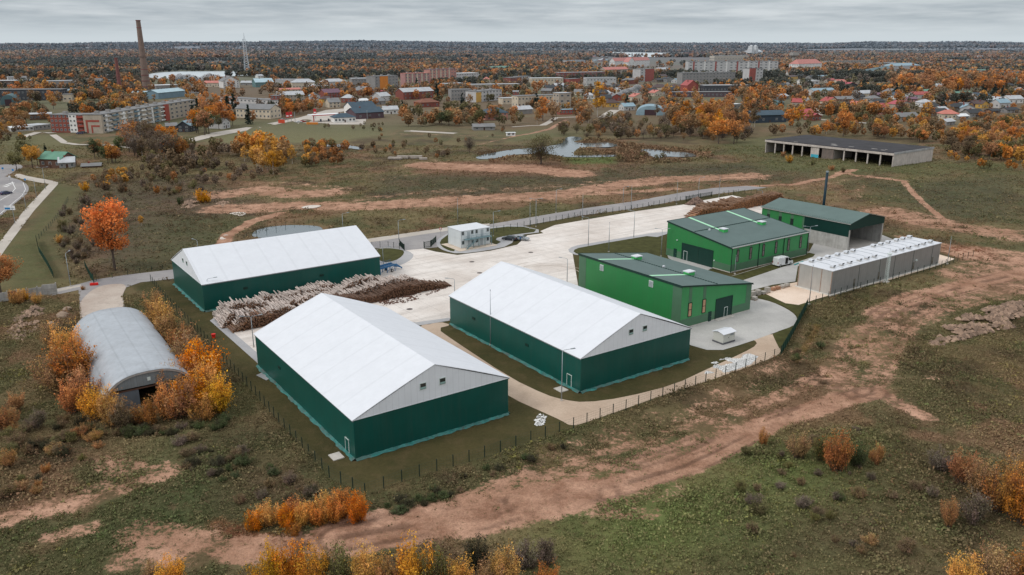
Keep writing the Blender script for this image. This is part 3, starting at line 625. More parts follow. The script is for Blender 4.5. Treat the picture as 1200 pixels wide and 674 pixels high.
# ------------------------------------------------------------------ bright green hall beside the white halls
def hallA():
    L, Wd, h0, h1 = 32.3, 21.9, 9.25, 6.15
    t = empty('green_hall', (34.35,155.86,0), YAW, 'bright green hall with tall blank side wall, right beside the middle white hall', 'hall')
    hh = lambda x: h0+(h1-h0)*x/Wd
    T = .2
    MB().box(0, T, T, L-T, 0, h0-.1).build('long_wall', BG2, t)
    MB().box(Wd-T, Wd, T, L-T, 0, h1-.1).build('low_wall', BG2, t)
    def endwall(y0, y1, mat):
        return MB().obox(0, Wd, y0, y1, 0, h0-.1, h1-.1, h1-.1, h0-.1).build('end_wall', mat, t)
    endwall(0, T, BG); endwall(L-T, L, BG)
    # grey-green bands, 3 mm proud
    b = MB()
    for y in (0, L-2.5): MB().box(-.03, -.003, y, y+2.5, 0, h0-.15).build('corner_band', GG, t)
    MB().box(0, 10.5, -.03, -.003, 0, 2.0).build('lower_band', GG, t)
    b = MB().box(15.8, Wd, -.03, -.003, 0, 2.0).obox(20.2, Wd, -.03, -.003, 2.003, hh(20.2)-.15, hh(Wd)-.15)
    for x in (2.15, 6.4): MB().obox(x, x+.9, -.03, -.003, 5.4, hh(x)-.15, hh(x+.9)-.15).build('grey_band', GG, t)
    b.build('lower_band', GG, t)
    MB().box(-.05,.0,.1,L-.1,0,.25).box(0,Wd,-.06,-.035,0,.2).build('plinth', SLAB, t)
    for x in (2.1, 6.3): win_obj(t, x, x+1.05, 2.3, 5.3, -.03, M('black_frame',(.02,.025,.025),hz=False,var=0), AMB)
    d = MB().box(8.4, 9.35, -.08, .0, .05, 2.2).build('door', DOORG, t); MB().box(9.15,9.25,-.14,-.08,1.0,1.1).build('handle', GALV, d)
    g = MB().box(10.65, 15.65, -.05, .02, .05, 4.45).build('gate', DOORG, t)
    MB().box(10.5,10.65,-.12,.02,.05,4.6).box(15.65,15.8,-.12,.02,.05,4.6).box(10.65,15.65,-.12,.02,4.45,4.6).build('frame', TRIM, g)
    MB().box(13.3,13.38,-.12,-.05,.1,2.3).box(14.3,14.38,-.12,-.05,.1,2.3).box(13.38,14.3,-.12,-.05,2.2,2.3).build('wicket_door', FRW, g)
    MB().box(10.4, 16.0, -1.0, -.08, -.02, .12).build('ramp', SLAB, t)
    # roof
    def slab(x0, x1, y0, y1, up, th, m, n):
        return MB().add([(x0,y0,hh(x0)+up),(x1,y0,hh(x1)+up),(x1,y1,hh(x1)+up),(x0,y1,hh(x0)+up),(x0,y0,hh(x0)+up-th),(x1,y0,hh(x1)+up-th),(x1,y1,hh(x1)+up-th),(x0,y1,hh(x0)+up-th)],
                     [(0,1,2,3),(4,7,6,5),(0,4,5,1),(1,5,6,2),(2,6,7,3),(3,7,4,0)]).build(n, m, t)
    rf = slab(-.12, Wd+.25, -.12, L+.12, .08, .18, ROOFG, 'roof')
    e = MB()
    for y in (-.2, L+.12): e.add([(-.14,y,hh(0)-.15),(Wd+.27,y,hh(Wd)-.2),(Wd+.27,y+.08,hh(Wd)-.2),(-.14,y+.08,hh(0)-.15),(-.14,y,hh(0)+.16),(Wd+.27,y,hh(Wd)+.12),(Wd+.27,y+.08,hh(Wd)+.12),(-.14,y+.08,hh(0)+.16)],[(0,3,2,1),(4,5,6,7),(0,1,5,4),(1,2,6,5),(2,3,7,6),(3,0,4,7)])
    e.box(-.2,-.12,-.2,L+.2,h0-.3,h0+.16); e.box(Wd+.25,Wd+.33,-.2,L+.2,h1-.3,h1+.02)
    e.build('roof_edge', TRIM, t)
    s = MB().box(10.9,10.95,.2,L-.2,hh(11)+.06,hh(11)+.14)
    for k in range(44):
        y = .3+k*.73; s.box(10.85, 11.0, y, y+.38, hh(11)+.08, hh(11)+.24)
    s.build('snow_guard', TRIM, t)
    for y in (9.2, 25.6):
        slab(.1, 11.0, y-.45, y+.45, .12, .03, MINT, 'skylight')
        v = MB().m(M('vent_green', S(70,176,96), hz=False)).box(11.0, 12.9, y-.8, y+.8, hh(12)-.1, hh(12)+.75).m(METR).box(10.9, 13.0, y-.9, y+.9, hh(12)+.75, hh(12)+.95)
        v.build('roof_vent', None, t)
    MB().box(11.3,11.75,4.2+12,4.65+12,hh(11.5)+.08,hh(11.5)+.5).build('roof_cap', METR, t)
    for y in (8.7, 24.3):
        l = MB().box(-.14, -.003, y-.6, y+.6, 7.0, 8.4).build('louvre', FRW, t)
        s = MB()
        for k in range(7): s.box(-.17, -.14, y-.5, y+.5, 7.1+k*.17, 7.2+k*.17)
        s.build('slat', GALV, l)
hallA()
def hallB():
    X, D, h0, h1 = 31.7, 22.5, 6.5, 9.5      # windows side low, far side high
    t = empty('green_hall', (55.75,198.7,0), YAW, 'bright green hall with six tall windows and two dark garage gates, beyond the lawn', 'hall')
    hh = lambda y: h0+(h1-h0)*y/D
    T = .2
    MB().box(T, X-T, 0, T, 0, h0-.1).build('window_wall', BG, t); MB().box(T, X-T, D-T, D, 0, h1-.1).build('back_wall', BG, t)
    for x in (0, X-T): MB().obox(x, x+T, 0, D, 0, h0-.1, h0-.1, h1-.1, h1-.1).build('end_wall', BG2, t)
    lb = MB()
    segs = [(0,1.93),(2.85,7.0),(7.95,12.2),(13.1,17.4),(18.3,22.7),(23.6,28.0),(28.9,X)]
    lb.box(0, X, -.03, -.003, 0, 2.1)
    for x in (2.0,7.06,12.25,17.43,22.75,28.03): MB().box(x, x+.8, -.03, -.003, 5.72, h0-.15).build('grey_band', GG, t)
    lb.build('lower_band', GG, t)
    for y0, y1 in ((0,5.7),(17.1,18.5),(19.8,D)): MB().box(-.03, -.003, y0, y1, 0, 2.0).build('lower_band', GG, t)
    MB().box(0,X,-.07,-.035,0,.22).box(-.07,-.035,0,5.7,0,.22).build('plinth', SLAB, t)
    BF = MATS['black_frame']; PAN = M('grey_pane', S(120,112,108), rough=.2, var=.2, hz=False)
    for i, x in enumerate((2.0,7.06,12.25,17.43,22.75,28.03)): win_obj(t, x-.05, x+.85, 2.5, 5.7, -.03, BF, PAN)
    for x in (.06, 10.75, 21.1, X-.1): 
        MB().tube([(x,-.12,h0-.2),(x,-.12,.1)], [.09,.09], 6).build('downpipe', TRIM, t)
    MB().box(-.2, X+.2, -.35, -.1, h0-.12, h0+.06).build('gutter', METB, t)
    # gates on the end
    for y0, y1 in ((6.0,10.9),(11.15,16.7)):
        g = MB().box(-.07,-.01,y0,y1,.05,4.5).build('gate', DOORG, t)
        if y0 > 11:
            MB().box(-.12,-.075,14.7,14.8,.1,2.6).box(-.12,-.075,15.95,16.05,.1,2.6).box(-.12,-.075,14.8,15.95,2.5,2.6).build('wicket_door', FRW, g)
    MB().box(-.1,-.0,5.85,6.0,.05,4.65).box(-.1,0,10.9,11.15,.05,4.5).box(-.1,0,16.7,16.85,.05,4.65).box(-.1,0,6.0,16.7,4.5,4.65).build('gate_frame', TRIM, t)
    d = MB().box(-.08,-.005,18.6,19.7,.1,2.5).build('door', DOORG, t); MB().box(-.14,-.08,18.75,18.85,1.1,1.2).build('handle', GALV, d)
    MB().box(-.3,-.0,18.4,18.75,4.9,5.1).build('wall_lamp', FRW, t)
    MB().box(-.28,-.0,5.2,5.45,2.0,2.3).build('wall_lamp', FRW, t)
    MB().add([(-.12,-.25,h0+.04),(X+.12,-.25,h0+.04),(X+.12,D+.12,h1+.09),(-.12,D+.12,h1+.09),(-.12,-.25,h0-.12),(X+.12,-.25,h0-.12),(X+.12,D+.12,h1-.09),(-.12,D+.12,h1-.09)],
             [(0,1,2,3),(4,7,6,5),(0,4,5,1),(1,5,6,2),(2,6,7,3),(3,7,4,0)]).build('roof', ROOFG2, t)
    e = MB()
    for x in (-.2, X+.12): e.obox(x, x+.08, -.3, D+.15, h0-.3, h0+.12, h0+.12, h1+.17, h1+.17)
    e = MB()
    for x in (-.2, X+.12): e.add([(x,-.3,h0-.28),(x+.08,-.3,h0-.28),(x+.08,D+.2,h1-.2),(x,D+.2,h1-.2),(x,-.3,h0+.1),(x+.08,-.3,h0+.1),(x+.08,D+.2,h1+.17),(x,D+.2,h1+.17)],[(0,3,2,1),(4,5,6,7),(0,1,5,4),(1,2,6,5),(2,3,7,6),(3,0,4,7)])
    e.box(-.2,X+.2,D+.12,D+.2,h1-.25,h1+.17); e.build('roof_edge', TRIM, t)
    s = MB()
    for k in range(42): x = .3+k*.75; s.box(x, x+.4, 12.9, 13.05, hh(13)+.08, hh(13)+.24)
    s.box(.2,X-.2,12.95,13.0,hh(13)+.07,hh(13)+.14).build('snow_guard', TRIM, t); s = MB().box(.2,X-.2,.4,.45,hh(.4)+.06,hh(.4)+.12)
    for k in range(42): x = .3+k*.75; s.box(x, x+.4, .35, .5, hh(.4)+.08, hh(.4)+.22)
    s.build('snow_guard', TRIM, t)
    for x in (8.3, 24.1):
        MB().add([(x-.45,10.9,hh(10.9)+.11),(x+.45,10.9,hh(10.9)+.11),(x+.45,D,hh(D)+.11),(x-.45,D,hh(D)+.11)],[(0,1,2,3)]).build('skylight', MINT, t)
        MB().m(MATS['vent_green']).box(x-.8,x+.8,9.2,10.9,hh(10)-.1,hh(10)+.75).m(METR).box(x-.9,x+.9,9.1,11.0,hh(10)+.75,hh(10)+.95).build('roof_vent', None, t)
    MB().box(5,5.5,12,12.4,hh(12)+.08,hh(12)+.5).build('roof_cap', METR, t)
hallB()
def boiler():
    X, L, e_, r_ = 17.1, 30.0, 7.8, 9.6; sp_ = 14.5
    t = empty('boiler_house', (94.7,221.5,0), YAW, 'long gabled shed with open concrete bay in front and bright green rear half', 'shed')
    MB().box(0,.3,.3,sp_,0,4.0).build('bay_wall', CONCP, t); MB().box(X-.3,X,.3,sp_,0,6.3).build('bay_wall', CONCP, t); MB().box(.3,X-.3,sp_-.3,sp_,0,6.6).build('bay_wall', CONCP, t)
    MB().box(0.002,.55,0,.3,0,6.0).build('bay_post', METB, t); MB().box(X-.55,X,0,.3,0,6.0).build('bay_post', METB, t)
    MB().box(-.06,.2,.1,sp_+.2,4.0,e_-.02).build('upper_cladding', DKCL, t); MB().box(X-.2,X+.06,.1,sp_+.2,6.31,e_-.02).build('upper_cladding', DKCL, t)
    g = MB().add([(-.06,-.02,6.0),(-.06,-.02,e_-.05),(X/2,-.02,r_-.05),(X+.06,-.02,e_-.05),(X+.06,-.02,6.0)], [(0,1,2,3,4)]).build('gable', DKCL, t)
    md = g.modifiers.new('t','SOLIDIFY'); md.thickness = .2; md.offset = 0
    MB().box(.31, X-.31, .3, sp_-.3, 0, .08).build('bay_floor', SLAB, t)
    b = MB()
    for y in (3.8,7.4,11): b.box(.3,X-.3,y,y+.18,6.2,6.5)
    b.build('roof_beam', METB, t)
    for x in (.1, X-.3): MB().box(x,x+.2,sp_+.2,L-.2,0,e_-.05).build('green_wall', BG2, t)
    bw = MB().add([(0,L,0),(X,L,0),(X,L,e_-.05),(X/2,L,r_-.05),(0,L,e_-.05)],[(0,1,2,3,4)]).build('back_wall', BG, t); md = bw.modifiers.new('t','SOLIDIFY'); md.thickness = .2; md.offset = -1
    bb = MB()
    for y in (18.5,22.7,27.0): bb.box(.06,.097,y,y+1.05,6.05,e_-.1)
    bb.box(.06,.097,sp_+.25,sp_+.9,0,e_-.1); bb.build('grey_band', GG, t)
    for y in (18.5,22.7,27.0):
        w_ = MB().box(.03,.12,y,y+1.05,4.2,6.0).build('window', MATS['black_frame'], t); MB().box(.01,.035,y+.12,y+.93,4.32,5.88).build('pane', GLS, w_)
    n = MB()
    for s in (0, 1):
        x0, x1 = (-.3, X/2) if s == 0 else (X+.3, X/2)
        n.add([(x0,-.4,e_-.02),(x0,L+.3,e_-.02),(x1,L+.3,r_+.06),(x1,-.4,r_+.06)],[(0,1,2,3)])
    ro = n.build('roof', M('grey_green_roof_down', S(92,112,108), rough=.6, var=.08, scale=.25, wave=((0,1,0),.5,.2), hz=False), t); md = ro.modifiers.new('t','SOLIDIFY'); md.thickness = .14; md.offset = -1
    s = MB()
    for k in range(40): y = .2+k*.75; s.box(.35,.5,y,y+.42,e_+.12,e_+.3)
    s.build('snow_guard', TRIM, t)
    MB().box(-.42,-.3,-.4,L+.3,e_-.18,e_-.02).build('gutter', METB, t)
    f = t.matrix_world
    o = empty('flue', Matrix.Translation((94.7,221.5,0))@Matrix.Rotation(YAW,4,'Z')@Vector((18.6,21.2,0)), YAW, 'tall slim dark steel flue standing behind the open boiler shed', 'chimney')
    MB().tube([(0,0,0),(0,0,18.0)],[.42,.40],12).build('stack', M('dark_blue_steel', S(18,46,58), rough=.45, hz=False), o, smooth=True)
    MB().tube([(0,0,18.0),(0,0,18.4)],[.46,.46],12).build('cap', GALV, o)
    MB().box(-.9,.9,-.9,.9,0,.5).build('base', SLAB, o)
boiler()
def kiln():
    X, D, h = 47.9, 9.0, 5.85
    t = empty('drying_kiln', (73.9,179.1,0), YAW, 'long flat grey metal building with two rows of roof vents', 'building')
    for y in (0, D-.15): MB().box(0.15,X-.15,y,y+.15,.25,h-.02).build('long_wall', METL, t)
    for x in (0, X-.15): MB().box(x,x+.15,0,D,.25,h-.02).build('end_wall', METB, t)
    MB().box(-.35,X+.35,-.35,D+.35,-.05,.25).build('plinth', M('pale_concrete', S(214,210,202), hz=False), t)
    MB().box(-.12,X+.12,-.12,D+.12,h-.02,h+.12).build('roof', METR, t)
    b = MB()
    for y in (.06,2.75,5.25,8.85): b.box(-.05,-.0,y-.05,y+.06,.25,h-.1)
    b.build('door_seal', RUST, t)
    b = MB()
    for x in (10.9,19.6,26.2,34.8,43.9): b.box(x-.04,x+.04,-.04,0,.25,h-.1)
    b.build('panel_joint', TRIM, t)
    for x in (9.3,19.6,35.3,44.5):
        w_ = MB().box(x-.3,x+.3,-.08,-.003,.75,2.6).build('hatch', M('dull_hatch', S(112,108,98), hz=False), t)
        MB().box(x-.22,x+.22,-.1,-.083,.85,1.6).build('panel', M('brown_hatch', S(90,82,66), hz=False), w_)
    MB().box(36.0,36.5,-.3,0,2.8,3.2).build('wall_lamp', FRW, t)
    for row, xs in ((7.7,(2.8,6.0,9.3,13.3,17,19.9,28.9,32.3,35.6,39.6,42.7,46)),(1.7,(2.4,5.8,9.1,13.1,16.3,19.5,28.3,31.7,34.9,38.9,42,45.4))):
        for x in xs:
            v = MB().m(METB).box(x-.45,x+.45,row-.4,row+.4,h+.12,h+.5).m(METR).box(x-.52,x+.52,row-.5,row+.5,h+.5,h+.85).m(BLK).box(x-.38,x+.38,row-.515,row-.503,h+.55,h+.8).build('roof_vent', None, t)
    b = MB()
    for x in (4.4,7.6,11,15,18.5,22,25,30.5,34,37.6,41,44.4): b.box(x-.04,x+.04,.2,D-.2,h+.122,h+.17)
    b.build('roof_seam', GALV, t)
kiln()
def office():
    X, D, h = 9.8, 7.3, 5.15
    t = empty('site_office', (-14.43,224.0,0), YAW, 'two-storey white container office with outside gallery and stair', 'office')
    for k in range(4):
        x0 = k*2.45
        MB().box(x0+.01,x0+2.44,0,D,.15,2.6).build('lower_container', OFFW, t); MB().box(x0+.01,x0+2.44,0.001,D,2.63,h-.12).build('upper_container', OFFW, t)
    MB().box(-.1,X+.1,-.1,D+.1,h-.12,h+.03).build('roof', METR, t)
    MB().box(-.03,.008,-.03,.1,.1,h-.13).box(X-.03,X+.03,-.03,.1,.1,h-.13).box(-.03,.05,D-.1,D+.03,.1,h-.13).build('corner_post', GALV, t)
    BF = M('grey_window_frame', S(170,178,182), hz=False)
    for x, z0 in ((.1,4.05),(3.25,4.05),(4.75,4.05),(8.6,4.05),(.1,1.35),(3.3,1.3),(4.8,1.3),(8.6,1.35)):
        win_obj(t, x, x+.85, z0-.2, z0+.95, 0, BF, GLS, False)
    for x in (2.0, 6.6):
        d = MB().box(x,x+.9,-.05,0,2.75,4.75).build('door', BF, t)
    for x in (2.2, 6.4): MB().box(x,x+.9,-.05,0,.2,2.2).build('door', BF, t)
    g = MB().box(.8,9.7,-1.25,-.02,2.55,2.68); g.build('gallery', BLUG, t)
    r = MB()
    for x in (.85,2.6,4.4,6.2,8.0,9.65): r.tube([(x,-1.2,2.68),(x,-1.2,3.7)],[.035,.035],4)
    r.tube([(.85,-1.2,3.7),(9.65,-1.2,3.7)],[.04,.04],4).tube([(.85,-1.2,3.2),(9.65,-1.2,3.2)],[.03,.03],4); r.build('railing', BLUG, t)
    for x in (3.4,5.2,7.3,9.6): MB().box(x-.07,x+.07,-1.22,-1.08,.05,2.55).build('gallery_post', BLUG, t)
    s = MB()
    for k in range(13):
        x = .5+k*.27; s.box(x,x+.28,-2.1,-1.28,.15+k*.19,.2+k*.19)
    s.add([(.4,-2.15,.0),(4.0,-2.15,2.5),(4.0,-2.15,2.7),(.4,-2.15,.25),(.4,-2.1,.0),(4.0,-2.1,2.5),(4.0,-2.1,2.7),(.4,-2.1,.25)],[(0,1,2,3),(4,7,6,5),(0,4,5,1),(1,5,6,2),(2,6,7,3),(3,7,4,0)])
    s.tube([(.4,-2.12,1.1),(4.0,-2.12,3.6)],[.04,.04],4); s.build('stair', BLUG, t)
    MB().box(-2.2,X+.9,-2.6,D+.5,-.02,.13).build('paved_base', M('buff_slab', S(206,190,172), hz=False), t)
    MB().box(X+.05,X+.9,1.2,2.6,.13,2.0).build('heat_unit', BF, t)
office()
# ------------------------------------------------------------------ arched hangar on the left
CORR = M('corrugated_grey_sheet', S(176,182,188), rough=.5, var=.07, scale=.3, metal=.15, wave=((1,0,0),3.1,.10), stain=.18, streak=.15, bump=.2, bscale=.7, hz=False)
HGW = M('dull_hangar_sheet', S(128,134,136), rough=.6, var=.12, scale=.5, streak=.4, wave=((1,0,0),.9,.2), hz=False)
def hangar():
    Wd, Lh, Hh = 14.5, 38, 6.4
    t = empty('hangar', (-57.7,118.7,0), math.radians(34.0), 'old arched grey corrugated hangar half hidden by orange bushes', 'hangar')
    n = 20; v, f = [], []; ny = 26
    for j in range(ny+1):
        for i in range(n+1):
            a = math.pi*i/n; q = .78
            x = -Wd/2*math.copysign(abs(math.cos(a))**q, math.cos(a)); z_ = Hh*math.sin(a)**.85*(1+.0015*math.sin(j*2.1)); v.append((x, Lh*j/ny, z_))
    for j in range(ny):
        for i in range(n): f.append((j*(n+1)+i, j*(n+1)+i+1, (j+1)*(n+1)+i+1, (j+1)*(n+1)+i))
    o = MB().add(v, f).build('roof', CORR, t, smooth=True); md = o.modifiers.new('t','SOLIDIFY'); md.thickness = .12; md.offset = 0
    arc = [(p[0]*.985, p[2]*.985) for p in v[:n+1]]
    top = [(x, z_) for x, z_ in arc if z_ >= 3.7]
    # panel above the lintel, with the leaves of the big door left of the opening
    x0, x1 = top[0][0], top[-1][0]
    for yy in (.25, Lh-.3):
        MB().add([(x,yy,z_) for x,z_ in top]+[(x,yy+.1,z_) for x,z_ in top], [tuple(range(len(top))), tuple(range(2*len(top)-1,len(top)-1,-1))]+[(i,(i+1)%len(top),len(top)+(i+1)%len(top),len(top)+i) for i in range(len(top))]).build('gable_panel', HGW, t)
    for x in (-6.2, 2.0): MB().box(x,x+4.5,.30,.42,.05,3.66).build('door_leaf', M('door_leaf_grey', S(104,112,120), rough=.6, streak=.3, hz=False), t)
    MB().box(-6.9,6.9,.2,.48,3.6,3.78).build('lintel', M('rusted_steel', S(92,66,54), hz=False), t)
    MB().box(-6.4,6.4,Lh-.3,Lh-.2,.05,3.7).build('back_wall', HGW, t)
    MB().box(-.25,.25,.18,.24,4.7,5.3).build('wall_mark', FRW, t)
    MB().add([(p[0]*1.005, .02, p[2]*1.005) for p in v[:n+1]]+[(p[0]*.955, .02, p[2]*.95) for p in v[:n+1]], [(i,i+1,n+2+i,n+1+i) for i in range(n)]).build('arch_rim', METB, t)
hangar()
# ------------------------------------------------------------------ lamp posts, masts
def lamp_proto(h, arms=1):
    t = empty('lamp_post', (0,0,0), 0)
    MB().tube([(0,0,.0),(0,0,h)],[.10,.055],8).build('pole', GALV, t, smooth=True)
    MB().box(-.16,.16,-.16,.16,0,.3).build('base', SLAB, t)
    for s in ([1] if arms == 1 else [1,-1]):
        MB().tube([(0,0,h-.03),(s*.25,0,h+.22),(s*1.5,0,h+.34)],[.045,.045,.04],6).build('arm', GALV, t)
        MB().add([(s*1.35,-.13,h+.3),(s*2.15,-.16,h+.36),(s*2.15,.16,h+.36),(s*1.35,.13,h+.3),(s*1.35,-.1,h+.4),(s*2.1,-.13,h+.48),(s*2.1,.13,h+.48),(s*1.35,.1,h+.4)],
                 [(0,3,2,1),(4,5,6,7),(0,1,5,4),(1,2,6,5),(2,3,7,6),(3,0,4,7)]).build('lamp_head', GALV, t)
    return t
def mast_proto(h):
    t = empty('lightning_mast', (0,0,0), 0)
    MB().tube([(0,0,0),(0,0,h*.55),(0,0,h)],[.11,.08,.03],8).build('pole', GALV, t, smooth=True)
    MB().box(-.2,.2,-.2,.2,0,.25).build('base', SLAB, t); MB().tube([(0,0,h),(0,0,h+.25)],[.07,.07],6).build('tip', GALV, t); return t
LP = {}
def put_lamp(px, py, top, kind, rz, label):
    h = ht(px, py, top); p = G(px, py)
    if kind == 'm': o = mast_proto(h); g = 'slim masts without lamp heads'; c = 'mast'
    else: o = lamp_proto(h, 2 if kind == 'd' else 1); g = 'street lamps of the works and the roundabout'; c = 'lamp post'
    o.location = (p.x, p.y, .02); o.rotation_euler = (0,0,math.radians(rz)); tag(o, label, c, g)
for a in [(658,470,412,'s',10,'arched lamp post on the grass before the door of the middle white hall'),
 (575,405,341,'m',0,'slim mast on the grass along the middle white hall'),
 (246.5,363.5,328,'s',20,'lamp post at the near corner of the far left hall'),
 (297.5,407,372,'d',15,'two-armed lamp post in front of the log stacks'),
 (533,352,328,'s',180,'lamp post just behind the middle white hall'),
 (664.5,331,304,'s',170,'lamp post beside the corner of the near green hall'),
 (449.5,316,291,'s',10,'lamp post beside the right end of the far left hall'),
 (467.5,282.5,259,'s',10,'lamp post on the road at the works entrance'),
 (402.5,277,251,'s',10,'lamp post behind the far left hall near the round pond'),
 (232.5,296,282.5,'s',150,'short-looking lamp post behind the left gable of the far hall'),
 (536.6,263,233,'m',0,'slim mast behind the white office'),
 (578.3,277,249,'s',10,'lamp post right of the white office'),
 (621,268.5,239,'m',0,'slim mast left of the dark parked car end of the lawn'),
 (628,266,234,'d',0,'two-armed lamp post at the tip of the office lawn'),
 (651.5,249.5,223,'s',10,'lamp post beyond the access road, left of centre'),
 (682.5,257.5,228,'m',0,'slim mast by the fence in the middle of the access road'),
 (730,239,220,'s',10,'lamp post beyond the road in the middle distance'),
 (739.3,247,218,'m',0,'slim mast right beside the lamp by the road fence'),
 (689.3,288.5,256,'s',170,'lamp post at the far tip of the central lawn'),
 (713.3,295.5,261.5,'m',0,'slim mast on the central lawn'),
 (742.6,279,248,'s',170,'lamp post on the far edge of the central lawn'),
 (774.6,301,269.5,'d',0,'two-armed lamp post left of the far green hall'),
 (792.8,239.5,211.5,'m',0,'slim mast by the road fence, behind the yard'),
 (818,233.5,209,'s',10,'lamp post near the gate at the far end of the yard'),
 (842.3,232,208,'m',0,'slim mast right of the far gate'),
 (893,234,224,'s',170,'lamp post beyond the bark pile'),
 (946.5,296,266.5,'d',10,'two-armed lamp post at the right corner of the far green hall'),
 (779,377,344.5,'s',10,'lamp post against the blank wall of the near green hall'),
 (948,357,312,'m',0,'slim mast at the near end of the grey metal building'),
 (1110,309.5,278,'m',0,'slim mast at the far end of the grey metal building'),
 (861,321.5,300,'m',0,'slim mast by the corner of the far green hall'),
 (83,336,298,'s',90,'lamp post beside the concrete wall on the left'),
 (53.7,222,197,'d',15,'two-armed lamp post where the footpath meets the roundabout'),
 (43,232,211,'s',200,'lamp post beside the footpath, second from the junction'),
 (30.8,246,226,'s',200,'lamp post nearest the road sign at the left edge')]: put_lamp(*a)
# lattice mast in front of the kiln
p = G(1038,331); t = empty('lattice_mast', (p.x,p.y,0), YAW, 'white lattice mast against the middle of the grey metal building', 'mast')
mb = MB(); h = ht(1038,331,297)
for sx_, sy_ in ((-.3,-.3),(.3,-.3),(.3,.3),(-.3,.3)): mb.tube([(sx_,sy_,.1),(sx_*.8,sy_*.8,h)],[.05,.04],4)
for k in range(12):
    z0, z1 = .2+k*(h-.2)/12, .2+(k+1)*(h-.2)/12
    mb.tube([(-.3,-.3,z0),(.3,-.3,z1)],[.03,.03],4).tube([(.3,-.3,z0),(.3,.3,z1)],[.03,.03],4).tube([(-.3,.3,z0),(-.3,-.3,z1)],[.03,.03],4).tube([(-.3,-.3,z1),(.3,-.3,z1)],[.03,.03],4)
mb.build('lattice', FRW, t); MB().box(-.6,.6,-.6,.6,0,.3).build('base', SLAB, t); MB().tube([(0,0,h),(0,0,h+1.4)],[.04,.02],5).build('aerial', GALV, t)
MB().box(-.45,.45,-.45,.45,h-.1,h+.02).build('platform', FRW, t)
# ------------------------------------------------------------------ fences: each run is a thing, every post a part
POSTM = M('green_post', S(28,48,40), hz=False, var=.1)
def meshmat(name, c, alpha):
    m = bpy.data.materials.new(name); m.use_nodes = True; nt = m.node_tree; b = nt.nodes['Principled BSDF']; b.inputs['Base Color'].default_value = (*c,1); b.inputs['Roughness'].default_value = .6
    return m
WIRE = meshmat('green_wire', S(40,62,50), 1)
def fence(P, label, step=2.6, hgt=1.75, dense=False, post=None, wires=5):
    Q = [Vector((*G(a,b)[:2],0)) for a, b in P]
    t = empty('fence', Q[0], 0, label, 'fence'); O = Q[0]
    w_ = MB(); proto = None; n = 0
    for A, B in zip(Q[:-1], Q[1:]):
        L = (B-A).length; k = max(1, round(L/step)); d = (B-A)/L; nrm = Vector((-d.y,d.x,0))
        for i in range(k+1 if B is Q[-1] else k):
            p = A+(B-A)*i/k-O
            if n < 100:
                if proto is None: proto = MB().box(-.05,.05,-.05,.05,0,hgt+.08).build('post', POSTM, t); proto.location = p
                else:
                    c = proto.copy(); col.objects.link(c); c.location = p; c.rotation_euler = (0,0,math.atan2(d.y,d.x))
            n += 1
        if dense:
            k2 = int(L/.22); 
            a0 = A-O; b0 = B-O
            w_.add([tuple(a0+nrm*.02+Vector((0,0,.05))),tuple(b0+nrm*.02+Vector((0,0,.05))),tuple(b0+nrm*.02+Vector((0,0,hgt))),tuple(a0+nrm*.02+Vector((0,0,hgt)))],[(0,1,2,3)])
        else:
            for i in range(wires):
                z_ = .1+(hgt-.12)*i/(wires-1); w_.tube([A-O+Vector((0,0,z_)), B-O+Vector((0,0,z_))],[.009,.009],3,False)
            k2 = int(L/.5)
            for i in range(k2): p = A-O+d*(i*.5); w_.add([tuple(p+Vector((0,0,.1))),tuple(p+d*.012+Vector((0,0,.1))),tuple(p+d*.012+Vector((0,0,hgt-.02))),tuple(p+Vector((0,0,hgt-.02)))],[(0,1,2,3)])
    w_.build('mesh_panel', M('dense_green_mesh', S(22,66,50), rough=.7, var=.3, scale=3, hz=False) if dense else WIRE, t); return t
fence([(177,330),(194.5,352),(240,398),(262,423),(300,464),(327,496),(386,560),(428,581)], 'green wire fence on the left side of the works, beside the nearest hall', 2.5)
fence([(428,581),(471,565),(512,552),(568,536),(622,518),(672,502),(703,491),(790,461),(850,440),(907,420),(915,417)], 'green wire fence along the front of the works above the haul track', 2.55)
fence([(915,417),(925,400),(946,360)], 'dense dark green mesh fence climbing beside the turning area', 2.5, 2.0, True)
fence([(948,358),(992,343.5),(1060,325),(1103,313.5),(1122,306),(1140,301)], 'wire fence along the front of the grey metal building', 2.6)
fence([(530,281),(574,273.5),(680,254),(740,246.5),(803,235),(812,233)], 'wire fence between the access road and the office lawn', 2.8)
fence([(848,229),(865,227.5),(880,227.5),(893,230)], 'short fence right of the far gate', 2.6)
fence([(436,290.5),(455,290),(468,292)], 'short fence between far left hall and entrance gate', 2.4)
fence([(43,283),(46,296),(57,314),(63,326)], 'dense green fence with a bend on the mown slope at left', 2.4, 1.8, True)
fence([(43,283),(60,265),(72,250),(80,235)], 'old wire fence running up through brown scrub', 3.5, 1.4)
fence([(100,314),(106,326),(110,331)], 'dark green fence panel beside the big orange tree', 2.4, 1.8, True)
fence([(113,329),(150,322.5),(178,317.5),(203,313)], 'thin fence along the road under the orange tree', 3.2, 1.2)
fence([(286,281),(289,278),(345,262),(396,262),(399,266)], 'thin fence around the round pond', 4.5, 1.3)
